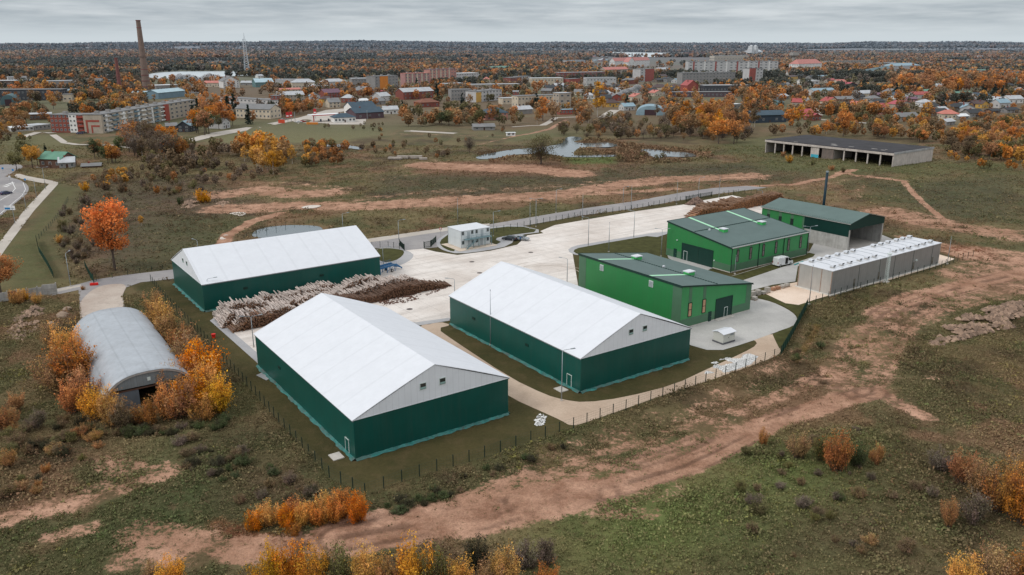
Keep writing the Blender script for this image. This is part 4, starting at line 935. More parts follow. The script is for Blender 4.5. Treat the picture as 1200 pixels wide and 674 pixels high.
# swing gates
def gate(P, label, h=1.8):
    A, B = G(*P[0]), G(*P[1]); d = (B-A); L = d.length; t = empty('swing_gate', A, math.atan2(d.y,d.x), label, 'gate')
    for x in (0, L): MB().box(x-.08,x+.08,-.08,.08,0,h+.2).build('post', POSTM, t)
    f = MB().box(.1,L-.1,-.03,.03,.15,.25).box(.1,L-.1,-.03,.03,h-.1,h).box(.1,.18,-.03,.03,.25,h-.1).box(L-.18,L-.1,-.03,.03,.25,h-.1); f.build('leaf_frame', POSTM, t)
    b = MB(); k = int(L/.16)
    for i in range(1, k): b.box(.1+i*(L-.2)/k-.018,.1+i*(L-.2)/k+.018,-.015,.015,.25,h-.1)
    b.build('infill', POSTM, t)
gate([(497,291),(505,289.5)], 'left leaf of the open green entrance gate by the office'); gate([(505.5,289),(511,284)], 'right leaf of the open green entrance gate by the office')
gate([(468.5,288.5),(474,294)], 'dark green gate leaf beside the entrance lawn'); gate([(820.5,232.5),(834,230.5)], 'green gate at the far end of the yard')
gate([(804,236),(819,233)], 'grey-green sliding gate left of the far green gate')
# concrete panel wall at left
P = [(0,354),(34,349),(67,345)]
for i, (a, b) in enumerate(zip([(-14,357),(0,354),(10,352.5),(21,351),(33,349),(45,347),(51,346.5)],[(0,354),(10,352.5),(21,351),(33,349),(45,347),(51,346.5),(67,345)])):
    A, B = G(*a), G(*b); d = B-A; L = d.length; t = empty('concrete_panel', A, math.atan2(d.y,d.x), ['rust-stained concrete wall panel','grey concrete wall panel with ribs','leaning rust-brown wall panel','grey weathered wall panel','stained wall panel behind the yellow shrub','narrow wall panel','pale clean end panel of the concrete wall'][i]+[' at the picture edge',' second from the picture edge',' between the first yellow shrub and the edge',' behind rubble at left',' in the old left wall',' before the pale end panel',''][i], 'wall panel', 'old concrete wall panels at left')
    m_ = [CONCP, M('rusty_panel', S(122,84,66), rough=.8, var=.3, streak=.5, hz=False)][i in (0,2)]
    MB().box(.05,L-.1,-.1,.1,0,2.1 if i < 6 else 2.6).build('slab', m_, t)
    r_ = MB()
    for k in range(3): r_.box(.3,L-.3,-.14,-.1,.35+k*.6,.5+k*.6)
    r_.build('rib', m_, t); MB().box(L-.08,L+.12,-.16,.16,0,2.4 if i < 6 else 2.9).build('post', CONCP, t)
# ------------------------------------------------------------------ log stacks
def plain(name, c, **k): return M(name, c, hz=False, **k)
BARK = plain('birch_bark', S(186,172,164), rough=.8, var=.75, scale=5, stain=.7, rand=.22); CUT = plain('log_cut_end', S(128,92,70), rough=.9, var=.4, scale=4, rand=.3)
BARK2 = plain('ruddy_bark', S(150,112,88), rough=.85, var=.4, scale=3, rand=.3); CUT2 = plain('orange_cut_end', S(176,112,66), rough=.9, var=.35, scale=3, rand=.25)
def log_mesh(name, mats, L=3.2):
    mb = MB(); n = 8; vs = []; rad = .14
    for y, k in ((0,1),(L*.5,.97),(L,.86)): vs += [(rad*k*math.cos(2*math.pi*i/n)+(.05 if y == L*.5 else 0), y, rad*k*math.sin(2*math.pi*i/n)) for i in range(n)]
    mb.m(mats[0]).add(vs, [(r_*n+i, r_*n+(i+1)%n, (r_+1)*n+(i+1)%n, (r_+1)*n+i) for r_ in (0,1) for i in range(n)])
    mb.m(mats[1]).add(vs[:n], [tuple(range(n))]).add(vs[2*n:], [tuple(range(n))])
    me = mb.build(name, None); d = me.data; bpy.data.objects.remove(me); return d
BARKD = plain('dark_log_bark', S(118,90,74), rough=.85, var=.6, scale=4, stain=.4, rand=.3)
def logpile(rows, mats, nm, label, group, stufflabel, cap, seed, L=3.2):
    rr = random.Random(seed); me = log_mesh(nm, mats, L); out_ = []
    for (A, B, hmax, prof) in rows:
        A = Vector(A); B = Vector(B); d = (B-A); Ln = d.length; d /= Ln; s = 0
        while s < Ln:
            u = s/Ln; hh_ = hmax*prof(u)*(.85+.3*rr.random()); z_ = .14; k = 0
            while z_ < hh_:
                top = z_ > hh_-.75
                off = rr.uniform(-.35,.35)
                out_.append((A+d*(s+rr.uniform(-.08,.08))+Vector((-d.y, d.x, 0))*off+Vector((0,0,z_)), YAW+rr.gauss(0,.07 if top else .03), rr.gauss(0,.07 if top else .02), rr.uniform(.75,1.3), top)); z_ += .25; k += 1
            s += .27
    # those standing on top or at the near face show: they are things of their own
    vis = sorted(out_, key=lambda q: (not q[4], q[0].y))
    for i, q in enumerate(vis[:cap]):
        o = bpy.data.objects.new(nm, me); col.objects.link(o); o.location = q[0]; o.rotation_euler = (q[2],0,q[1]); o.scale = (q[3],1,q[3]); tag(o, label, 'log', group)
    mv = np.array([v.co[:] for v in me.vertices]); nv = len(mv); V = []; polys = [(tuple(p.vertices), p.material_index) for p in me.polygons]
    mb = MB(); mb.ms = list(mats)
    for q in vis[cap:]:
        m4 = Matrix.Translation(q[0])@Matrix.Rotation(q[1],4,'Z')@Matrix.Rotation(q[2],4,'X')@Matrix.Diagonal((q[3],1,q[3],1)); a_ = np.array(m4)
        vv = mv@a_[:3,:3].T+a_[:3,3]; k = len(mb.v); mb.v += [tuple(x) for x in vv]
        for f, mi in polys: mb.f.append(tuple(k+i for i in f)); mb.mi.append(mi)
    o = mb.build(nm+'_heap'); tag(o, stufflabel, 'logs', kind='stuff'); o.location = (0,0,0)
a0 = Vector((-56.6,153.8,0)); b0 = Vector((-14.9,187.1,0)); nn = EY
def prof1(u):
    v = .55+.45*abs(math.sin(u*9.5+.6)); return v*min(1,(u+.01)/.07)*min(1,(1.0-u)/.10+.15)
def prof2(u): return (.6+.4*abs(math.sin(u*8+1.7)))*min(1,(u+.01)/.05)*min(1,(1.0-u)/.12+.1)
logpile([(a0-nn*.2, b0-nn*.2, 2.4, prof1)], (BARKD, CUT), 'brown_log', 'dark brown log in the front row of the long stacks, cut ends to the viewer', 'brown logs of the front stack row', 'the rest of the dark brown logs in the front row of the long stacks', 90, 15)
logpile([(a0+EV*1.0+nn*1.4, a0+EV*26+nn*1.4, 2.9, prof2), (a0+nn*3.7-EV*.8, b0+nn*3.7-EV*3, 3.0, prof2), (a0+nn*7.2-EV*.6, b0+nn*7.2-EV*9, 3.3, prof1), (a0+nn*10.4+EV*.2, b0+nn*10.4-EV*22, 2.6, prof2)],
    (BARK, CUT), 'birch_log', 'pale birch log lying on the long log stacks in front of the far left hall', 'birch logs on the long stacks', 'the rest of the birch logs stacked in rows on the yard', 150, 5)
ra, rb_ = G(822,256), G(882,243)
def prof3(u): return (.55+.45*abs(math.sin(u*5+.4)))*min(1,(u+.02)/.15)*min(1,(1.02-u)/.1)
logpile([(Vector((ra.x-4,ra.y-3,0)), Vector((rb_.x,rb_.y,0)), 3.0, prof3),(Vector((ra.x-3,ra.y+1,0)), Vector((rb_.x+8,rb_.y+6,0)), 3.4, prof3),(Vector((ra.x+8,ra.y+13,0)), Vector((rb_.x+16,rb_.y+13,0)), 3.0, prof3)], (BARK2, CUT2), 'debarked_log', 'reddish log on the orange-brown stack behind the far green hall', 'reddish logs behind the far green hall', 'the rest of the reddish logs stacked behind the far green hall', 60, 8)
# bark litter on the concrete (loose chips: nobody could count them)
def chips(name, P, n, size, mats, label, z=.06, spread=0, cat='litter', hgt=0.0):
    rr = np.random.default_rng(len(P)+n); P = W(P); xs = [p[0] for p in P]; ys = [p[1] for p in P]; pts = []
    while len(pts) < n:
        x = rr.uniform(min(xs),max(xs), 4000); y = rr.uniform(min(ys),max(ys), 4000); k = inpoly(x,y,P)
        dens = fbm(x/3, y/3, 3) > rr.uniform(.35,.65,4000)
        for a, b in zip(x[k&dens], y[k&dens]): pts.append((a,b))
    pts = np.array(pts[:n]); d = segd(pts[:,0], pts[:,1], P, True)
    zz = z+(hgt*sstep(0, 3.0, d)*(.5+fbm(pts[:,0]/1.5, pts[:,1]/1.5, 2)) if hgt else 0)
    Q = np.column_stack([pts, zz*np.ones(n)])
    # each chip: a squashed irregular tetra-like lump
    s = rr.uniform(.4,1.3,(n,1))*size; V = np.repeat(Q[:,None,:],5,1); o5 = np.array([(-1,-.6,0),(1,-.7,0),(.8,.7,0),(-.7,.8,0),(.1,0,.9)])[None]*s[:,:,None]*rr.uniform(.5,1.2,(n,5,3))
    ang = rr.uniform(0,6.28,n); c_, s_ = np.cos(ang)[:,None], np.sin(ang)[:,None]; ox = o5[:,:,0]*c_-o5[:,:,1]*s_; oy = o5[:,:,0]*s_+o5[:,:,1]*c_
    V[:,:,0] += ox; V[:,:,1] += oy; V[:,:,2] += o5[:,:,2]
    f = np.array([(0,1,4),(1,2,4),(2,3,4),(3,0,4)]); F = (np.arange(n)[:,None,None]*5+f[None]).reshape(-1,3)
    C = np.repeat(rr.uniform(.5,1.35,(n,1)),5,0).reshape(-1,1)*np.ones((1,3))
    o = npmesh(name, V.reshape(-1,3), F, C, mats); tag(o, label, cat, kind='stuff'); return o
chips('bark_litter', [(440,352),(470,343),(520,332),(527,336),(500,347),(455,362)], 900, .22, [M('dark_bark_litter', S(96,70,58), attr='Col', hz=False)], 'dark bark scraps strewn beside the log stacks', .05)
chips('bark_heap', [(803,240),(812,234.5),(822,235),(826,239),(815,241.5)], 900, .5, [M('grey_brown_bark', S(120,98,86), attr='Col', hz=False)], 'small heap of grey-brown bark near the far gate', .05, hgt=1.8, cat='heap')
chips('lime_heap', [(826,438),(832,426),(850,419),(878,415),(888,418),(880,427),(855,436)], 6000, .14, [M('white_lime', S(206,206,204), attr='Col', hz=False)], 'white crumbly heap spread along the fence at the path bend', .03, hgt=.05, cat='heap')
chips('white_rubble', [(626,492),(634,484),(641,487),(636,499),(627,499)], 120, .2, [MATS['white_lime']], 'little white rubble heap at the corner of the path', .03, hgt=.12, cat='rubble')
STN = M('field_stone', S(142,118,100), attr='Col', hz=False, var=.3)
chips('stone_heap', [(1088,408),(1098,385),(1130,370),(1165,358),(1205,352),(1205,380),(1150,392),(1120,402)], 800, .62, [STN], 'long bank of pale field stones at the right edge', .1, hgt=.5, cat='stones')
chips('stone_heap', [(5,398),(18,372),(40,358),(52,362),(45,385),(25,403)], 420, .4, [STN], 'scattered rubble in the weeds left of the hangar', .1, hgt=.5, cat='stones')
chips('stone_heap', [(212,245),(216,238),(234,236),(236,241),(222,246)], 400, .7, [STN], 'grey stone heap beside the yellow bush', .1, hgt=1.0, cat='stones')
chips('stone_heap', [(252,240),(262,236),(270,238),(262,243)], 160, .6, [STN], 'small stone heap right of the yellow bush', .1, hgt=.7, cat='stones')
for P, lab in (([(262,252),(276,248.5),(291,249.5),(284,253.5),(268,254)],'pale grit patch left of the round pond'),([(350,244),(362,240.5),(380,241),(366,245)],'larger pale grit patch beyond the round pond'),([(256,281),(262,275),(270,276),(264,281)],'pale grit patch just above the far left hall'),([(525,229),(540,226.5),(562,227),(548,230)],'pale grit patch in the middle field')):
    sheet('grit_patch', W(P), .1, M('pale_grit', S(206,196,186), var=.2, hz=False), label=lab, cat='patch', ch=2)
# small boulders in front of the hangar area
for i, (px, py, r_) in enumerate(((74,371,1.3),(79,364,.9),(60,381,.7))):
    p = G(px,py); bm = bmesh.new(); bmesh.ops.create_icosphere(bm, subdivisions=3, radius=r_)
    for v in bm.verts: v.co *= .8+.4*float(vn(np.array(v.co.x*1.1+i*9), np.array(v.co.y*1.1+v.co.z*1.3))); v.co.z *= .6
    me = bpy.data.meshes.new('boulder'); bm.to_mesh(me); bm.free(); me.materials.append(M('boulder_stone', S(150,130,112), var=.2, hz=False)); o = bpy.data.objects.new('boulder', me); col.objects.link(o); o.location = (p.x,p.y,.3)
    tag(o, ('largest brown boulder behind the hangar','middle-sized boulder behind the hangar','smallest boulder left of the hangar')[i], 'boulder')
# ------------------------------------------------------------------ vehicles
TYRE = plain('tyre_rubber', (.015,.015,.015), var=.1); RIM = plain('wheel_rim', (.45,.46,.47), metal=.6, rough=.35, var=0)
LAMPW = plain('headlight_glass', (.8,.82,.85), rough=.1, var=0, spec=.8); LAMPR = plain('tail_light_red', (.35,.01,.01), rough=.2, var=0)
def wheel(parent, x, y, r_, w_=.22):
    o = MB().tube([(x,y-w_/2,r_),(x,y+w_/2,r_)],[r_,r_],16).build('wheel', TYRE, parent, smooth=False)
    s = 1 if y > 0 else -1; MB().tube([(x,y+s*(w_/2-.02),r_),(x,y+s*(w_/2+.015),r_)],[r_*.6,r_*.6],12).build('rim', RIM, o)
def body(prof, hw, tuck, mat, name, parent, zr):
    "side profile swept across the width, narrowing above the waist"
    n = len(prof); rows = []
    for yy, k in ((-1,0),(-.86,1),(0,1.15),(.86,1),(1,0)):
        rows.append([(x*(1 if k else .985), yy*(hw if z_ < zr else hw-tuck*(z_-zr)/.6), z_-(0.06 if (k == 0 and z_ > zr) else 0)+(0.02 if k > 1 else 0)) for x, z_ in prof])
    v = [p for r_ in rows for p in r_]; f = [(i*n+j, i*n+(j+1)%n, (i+1)*n+(j+1)%n, (i+1)*n+j) for i in range(4) for j in range(n)]
    f += [tuple(range(n-1,-1,-1)), tuple(4*n+j for j in range(n))]
    return MB().add(v, f).build(name, mat, parent)
def car(px, py, rz, paint, label, hatch=False):
    p = G(px, py); t = empty('parked_car', (p.x,p.y,.045), rz, label, 'car')
    roofz = 1.45
    prof = [(2.2,.3),(2.25,.6),(2.1,.78),(1.1,.95),(.45,1.38),(.1,1.45),(-1.2,1.43),(-1.75 if not hatch else -2.05,1.08),(-2.15,.98),(-2.22,.6),(-2.15,.3),(-1.75,.3),(-1.6,.55),(-1.25,.6),(-1.0,.3),(1.05,.3),(1.2,.55),(1.55,.6),(1.8,.3)]
    body(prof, .88, .22, paint, 'body', t, .9)
    for s in (-1, 1):
        for x0, x1 in ((.95,-.15),(-.22,-1.15)):
            y0 = s*.885; y1 = s*.77
            MB().add([(x0,y0-s*.01,.96),(x1,y0-s*.01,.98),(x1+(.05 if x1<-1 else 0),y1,1.36),(x0-(.5 if x0>.5 else 0),y1,1.36)],[(0,1,2,3)]).build('side_window', GLS, t)
        MB().box(2.16,2.27,s*.6-.16,s*.6+.16,.6,.74).build('headlight', LAMPW, t); MB().box(-2.25,-2.15,s*.65-.14,s*.65+.14,.68,.86).build('tail_light', LAMPR, t)
        MB().box(.75,.95,s*.9-.08,s*.9+.08,.95,1.07).build('mirror', paint, t)
        wheel(t, 1.38, s*.8, .31); wheel(t, -1.38, s*.8, .31)
    MB().add([(1.08,-.68,.99),(1.08,.68,.99),(.42,.6,1.42),(.42,-.6,1.42)],[(0,1,2,3)]).build('windscreen', GLS, t)
    MB().add([(-1.26,-.6,1.42),(-1.26,.6,1.42),(-1.82,.66,1.09),(-1.82,-.66,1.09)],[(0,1,2,3)]).build('rear_window', GLS, t)
    return t
def paint(n, c): return M(n, c, rough=.25, var=.03, spec=.7, metal=.1, hz=False)
car(597,281.5, YAW+math.radians(125), paint('black_paint', S(40,46,52)), 'black car parked by the office lawn')
car(611.5,281.5, YAW+math.radians(-60), paint('silver_paint', S(150,156,160)), 'silver car parked right of the black one', True)
car(7,228, YAW+math.radians(30), paint('navy_paint', S(46,54,86)), 'dark blue car driving on the roundabout road', True)
def van(px, py, rz, label):
    p = G(px, py); t = empty('van', (p.x,p.y,.05), rz, label, 'van'); PW = paint('white_van_paint', S(232,234,236))
    prof = [(2.85,.35),(2.9,.75),(2.75,1.05),(2.05,1.35),(1.35,2.1),(1.0,2.35),(.2,2.5),(-2.75,2.5),(-2.85,2.3),(-2.88,.4),(-2.35,.4),(-2.2,.7),(-1.75,.7),(-1.6,.4),(1.5,.4),(1.65,.7),(2.1,.7),(2.25,.4)]
    body(prof, 1.0, .06, PW, 'body', t, 1.3)
    MB().add([(2.07,-.85,1.38),(2.07,.85,1.38),(1.37,.8,2.08),(1.37,-.8,2.08)],[(0,1,2,3)]).build('windscreen', GLS, t)
    for s in (-1,1):
        MB().add([(1.95,s*1.005,1.36),(.95,s*1.005,1.36),(.95,s*.96,2.05),(1.35,s*.96,2.05)],[(0,1,2,3)]).build('side_window', GLS, t)
        MB().box(2.78,2.9,s*.72-.15,s*.72+.15,.85,1.08).build('headlight', LAMPW, t); MB().box(-2.92,-2.86,s*.85-.08,s*.85+.08,.9,1.4).build('tail_light', LAMPR, t)
        MB().box(1.65,1.85,s*1.12-.1,s*1.12+.1,1.35,1.65).build('mirror', TYRE, t)
        wheel(t, 1.88, s*.92, .36); wheel(t, -1.98, s*.92, .36)
    MB().box(-.35,.75,-1.03,-.99,.55,2.2).build('dark_doorway', BLK, t)  # black panel painted for the dark inside of the open door
    MB().box(-1.55,-.4,-1.10,-1.04,.5,2.25).build('sliding_door', PW, t); MB().box(-2.5,2.5,-.9,.9,.3,.5).build('underbody', TYRE, t)
van(917,311, math.radians(32), 'white van with its sliding door open beside the far green hall')
# ------------------------------------------------------------------ kiosk, bins, pallets, conveyor, signs
p = G(848,400); t = empty('transformer_kiosk', (p.x,p.y,.03), YAW, 'small pale metal kiosk with low pitched roof on the grey turning area', 'kiosk')
KP = plain('kiosk_panel', S(196,196,188), var=.06, wave=((1,0,0),.6,.15))
MB().box(-1.8,1.8,-1.35,1.35,-.02,.3).build('base', plain('kiosk_base', S(92,92,96)), t); MB().box(-1.7,1.7,-1.25,1.25,.3,2.15).build('cabinet', KP, t)
r_ = MB().add([(-1.9,-1.5,2.13),(1.9,-1.5,2.13),(1.9,0,2.5),(-1.9,0,2.5),(1.9,1.5,2.13),(-1.9,1.5,2.13)],[(0,1,2,3),(3,2,4,5)]).build('roof', METR, t); md = r_.modifiers.new('t','SOLIDIFY'); md.thickness = .1
d_ = MB().box(-1.5,-.1,-1.29,-1.25,.4,2.0).build('door', KP, t); MB().box(-.3,-.22,-1.34,-1.29,1.1,1.3).build('handle', TYRE, d_)
d_ = MB().box(.1,1.5,-1.29,-1.25,.4,2.0).build('door', KP, t); MB().box(.3,1.3,-1.31,-1.29,1.5,1.9).build('louvre', GALV, d_)
p = G(250.5,396); t = empty('red_bin', (p.x,p.y,0), 0, 'small red bin on the lawn left of the log stacks', 'bin'); RED = plain('red_plastic', S(214,40,34), rough=.4)
MB().tube([(0,0,0),(0,0,.75)],[.32,.4],12).build('body', RED, t); MB().tube([(0,0,.75),(0,0,.85),(0,0,.92)],[.43,.43,.2],12).build('lid', RED, t)
p = G(110.5,334.5); t = empty('road_barrier', (p.x,p.y,.05), .3, 'red barrier block with a dark post at the road fork', 'barrier')
MB().box(-.9,.9,-.3,.3,0,.6).build('foot', RED, t, bevel=.05); MB().tube([(0,0,.6),(0,0,3.0)],[.09,.07],6).build('post', POSTM, t)
# paver pallets
PAV = plain('paver_grey', S(168,162,154), var=.2, scale=2); PAL = plain('pallet_wood', S(150,116,88), var=.2); ORW = plain('orange_wrap', S(166,124,98), var=.2)
k = 0
for (px, py, m_, n_) in ((882,348,PAV,2),(888,346.3,PAV,2),(894,345,PAV,1),(899,343.2,PAV,2),(906,340.5,ORW,1),(911,339.2,ORW,1),(917,337.5,PAV,1),(922,336,PAV,1),(884,351.5,PAV,1)):
    p = G(px,py); lab = ['grey paver stack on a pallet, leftmost by the green hall corner','tall grey paver stack, second by the green hall corner','low grey paver stack, third in the pallet row','tall grey paver stack in the middle of the row','orange-brown bundle left of another like it','orange-brown bundle in the pallet row, nearer the sand','low grey stack after the orange bundles','last low grey stack of the pallet row by the van yard','low grey stack in front of the pallet row'][k]; k += 1
    t = empty('paver_pallet', (p.x,p.y,.04), YAW+.1*math.sin(k*3), lab, 'pallet'); g_ = MB()
    for q in (-.5,0,.4): g_.box(-.6,.6,q,q+.1,0,.12)
    g_.build('pallet', PAL, t)
    for z_ in range(n_): MB().box(-.55,.55,-.5,.5,.13+.62*z_,.13+.6*(z_+1)).build('paver_block', m_, t, bevel=.02)
# blue mobile loading ramp
p, q = G(441,322.5), G(468,314.5); d = q-p; t = empty('loading_ramp', p, math.atan2(d.y,d.x), 'blue wheeled steel loading ramp beside the far left hall', 'ramp'); BL = plain('blue_steel', S(46,104,150), rough=.5, var=.15); L_ = d.length
g_ = MB()
for y in (-1.0,1.0): g_.add([(0,y-.06,1.5),(L_*.75,y-.06,1.5),(L_,y-.06,.1),(L_,y+.06,.1),(L_*.75,y+.06,1.5),(0,y+.06,1.5),(0,y-.06,1.9),(L_*.75,y-.06,1.9),(L_,y-.06,.5),(L_,y+.06,.5),(L_*.75,y+.06,1.9),(0,y+.06,1.9)],
   [(0,1,7,6),(1,2,8,7),(5,11,10,4),(4,10,9,3),(6,7,10,11),(7,8,9,10),(0,6,11,5),(2,3,9,8),(0,5,4,1),(1,4,3,2)])
g_.build('side_beam', BL, t); g_ = MB(); n_ = 24
for i in range(n_):
    x = L_*i/n_; z_ = 1.6 if x < L_*.75 else 1.6-1.4*(x-L_*.75)/(L_*.25); g_.box(x,x+.16,-.94,.94,z_,z_+.06)
g_.build('deck_rung', BL, t); g_ = MB()
for x in (.6,3.0,L_*.7):
    for y in (-.9,.9): g_.box(x-.07,x+.07,y-.07,y+.07,.02,1.5)
g_.tube([(.6,-.9,.4),(3,-.9,1.4)],[.05,.05],4).tube([(3,-.9,.4),(L_*.7,-.9,1.4)],[.05,.05],4).build('leg', BL, t)
for y in (-1.1,1.1): wheel(t, L_*.55, y, .45)
g_ = MB()
for y in (-1.05,1.05):
    for i in range(9): g_.tube([(L_*.75*i/8,y,1.9),(L_*.75*i/8,y,2.6)],[.03,.03],4)
    g_.tube([(0,y,2.6),(L_*.75,y,2.6)],[.03,.03],4)
g_.build('rail', BL, t)
# blue-green drainage tubes beside the van
p, q = G(931,311), G(941,307); d = q-p; t = MB().tube([(0,0,.15),(d.x,d.y,.15)],[.16,.16],8).build('plastic_pipe', plain('teal_plastic', S(40,150,150))); t.location = p; tag(t, 'teal plastic pipe lying on the gravel right of the white van', 'pipe')
# no-entry sign at the entrance
p = G(516.5,277.5); t = empty('road_sign', p, 0, 'round red-edged road sign on the kerb before the office', 'sign'); MB().tube([(0,0,0),(0,0,2.6)],[.04,.04],6).build('post', GALV, t)
MB().tube([(0,-.06,2.5),(0,-.02,2.5)],[.42,.42],16).build('disc', RED, t); MB().tube([(0,-.08,2.5),(0,-.061,2.5)],[.30,.30],16).build('face', FRW, t)
# direction sign at the roundabout: white board with blue field
p = G(17.7,262.5); t = empty('direction_sign', (p.x,p.y,0), 0, 'white and blue direction board on a pole at the left edge', 'sign'); h = ht(17.7,262.5,241.5); MB().tube([(0,0,0),(0,0,h)],[.09,.09],6).build('post', GALV, t)
MB().box(-2.6,.9,-.06,0,h-1.3,h+.1).build('board', plain('sign_white',(.8,.8,.8)), t); MB().box(-2.45,-.7,-.075,-.061,h-1.1,h-.5).build('blue_field', plain('sign_blue', S(40,130,190)), t)
MB().box(-.5,.7,-.075,-.061,h-.9,h-.75).build('marking', plain('sign_grey', S(120,140,150)), t)
for i, (px, py) in enumerate(((30.3,216.5),(16,205),(12,213),(4,203))):
    p = G(px,py); t = empty('road_sign', p, .2*i, ['small blue sign beside the curling footpath','small blue sign on the roundabout green','small white sign beyond the crossing','far small blue sign at the picture edge'][i], 'sign')
    MB().tube([(0,0,0),(0,0,2.4)],[.05,.05],6).build('post', GALV, t); MB().box(-.4,.4,-.05,-.01,1.8,2.6).build('plate', plain(['sign_blue','sign_blue','sign_white','sign_blue'][i],(.5,.5,.5)), t)
# drain covers in the yard
for i, (px, py) in enumerate(((577,334),(553,307),(622,296),(502,379),(480,362.5),(562,320))):
    p = G(px,py); o = MB().tube([(0,0,.032),(0,0,.045)],[.7,.7],14).build('drain_cover', plain('iron_cover', S(96,88,84))); o.location = (p.x,p.y,0); tag(o, ['round drain cover just right of the middle hall ridge','drain cover below the office','drain cover in the open yard near the lawn tip','drain cover at the yard edge between the front halls','drain cover near the bark litter','drain cover between bark litter and office'][i], 'drain cover')
# a person in blue by the silver car
def person(px, py, rz, label):
    p = G(px,py); t = empty('person', (p.x,p.y,.045), rz, label, 'person'); mb = bpy.data.meshes.new('body')
    J = [(0,0,.95,.15,.11),(0,0,1.15,.14,.10),(0,0,1.38,.18,.11),(0,0,1.50,.06,.06),(0,.01,1.60,.085,.095),(0,.01,1.72,.07,.08),
         (.10,0,.88,.10,.10),(.11,.02,.48,.07,.07),(.11,-.02,.08,.05,.05),(.11,.10,.04,.045,.03),(-.10,0,.88,.10,.10),(-.11,.02,.48,.07,.07),(-.11,-.02,.08,.05,.05),(-.11,.10,.04,.045,.03),
         (.20,0,1.38,.06,.06),(.26,.0,1.12,.045,.045),(.25,.12,.90,.035,.035),(.25,.17,.84,.03,.03),(-.20,0,1.38,.06,.06),(-.26,.0,1.12,.045,.045),(-.25,.12,.90,.035,.035),(-.25,.17,.84,.03,.03)]
    E_ = [(0,1),(1,2),(2,3),(3,4),(4,5),(0,6),(6,7),(7,8),(8,9),(0,10),(10,11),(11,12),(12,13),(2,14),(14,15),(15,16),(16,17),(2,18),(18,19),(19,20),(20,21)]
    mb.from_pydata([j[:3] for j in J], E_, []); o = bpy.data.objects.new('body', mb); col.objects.link(o); o.parent = t
    o.modifiers.new('s','SKIN'); sv = mb.skin_vertices[0].data
    for i, j in enumerate(J): sv[i].radius = (j[3], j[4])
    sv[0].use_root = True; o.modifiers.new('ss','SUBSURF').levels = 1
    m = bpy.data.materials.new('work_clothes'); m.use_nodes = True; nt = m.node_tree; b = nt.nodes['Principled BSDF']; b.inputs['Roughness'].default_value = .85
    sx = nd(nt,'ShaderNodeSeparateXYZ'); tc = nd(nt,'ShaderNodeTexCoord'); nt.links.new(tc.outputs['Object'], sx.inputs[0])
    c = mixc(nt, math_(nt,'GREATER_THAN',sx.outputs[2],.92), S(38,44,58), S(40,92,140)); c = mixc(nt, math_(nt,'GREATER_THAN',sx.outputs[2],1.52), c, S(190,150,128)); nt.links.new(c, b.inputs[0]); mb.materials.append(m)
    MB().tube([(0,-.01,1.66),(0,-.01,1.75),(0,-.01,1.79)],[.095,.09,.04],10).build('hair', plain('dark_hair', S(50,40,34)), t)
person(609.8,283.3, math.radians(200), 'person in blue jacket standing beside the silver car')
# ------------------------------------------------------------------ the town
def TM(key, c, **k): return M('town_'+key, c, **({'rough':.8,'var':.12,'scale':.25,'spec':.15}|k))
WC = dict(brick=S(138,72,58), red=S(160,80,66), white=S(228,226,222), cream=S(212,198,176), grey=S(150,147,144), lgrey=S(194,192,190), beige=S(180,168,152), pink=S(182,134,128), yellow=S(206,164,84),
  dark=S(58,60,66), brown=S(104,78,66), blue=S(116,140,152), dblue=S(50,64,78), plum=S(92,72,78), wood=S(116,98,82), teal=S(96,132,132), pinkr=S(196,138,124), orange=S(216,132,40))
RC = dict(grey=S(128,128,128), lgrey=S(184,187,190), white=S(222,226,228), red=S(170,84,80), salmon=S(198,124,110), dark=S(58,60,62), dblue=S(66,84,96), teal=S(84,110,114), green=S(104,146,126), blue=S(142,168,180), brown=S(86,68,64), pale=S(176,200,208), pinkr=S(178,84,92), lilac=S(120,90,104), black=S(44,44,46), rust=S(130,84,64))
_wm = {}
def win_mesh(w_, h_, fr, pane):
    k = (round(w_,1), round(h_,1), fr, pane)
    if k not in _wm:
        mb = MB(); f = .12 if w_ < 2 else .15
        mb.m(TM('win_frame', S(186,186,184))).box(-w_/2,w_/2,-.06,.0,0,f).box(-w_/2,w_/2,-.06,.0,h_-f,h_).box(-w_/2,-w_/2+f,-.06,.0,f,h_-f).box(w_/2-f,w_/2,-.06,.0,f,h_-f).box(-.05,.05,-.05,0,f,h_-f)
        mb.m(TM('win_glass', (.035,.045,.055), rough=.3, var=.1) if pane else TM('win_dark', (.03,.03,.03))).box(-w_/2+f,w_/2-f,-.03,-.005,f,h_-f)
        o = mb.build('window'); _wm[k] = o.data; bpy.data.objects.remove(o)
    return _wm[k]
FOOT = []     # footprints and the photo rectangles they fill, to keep trees off
used = {}
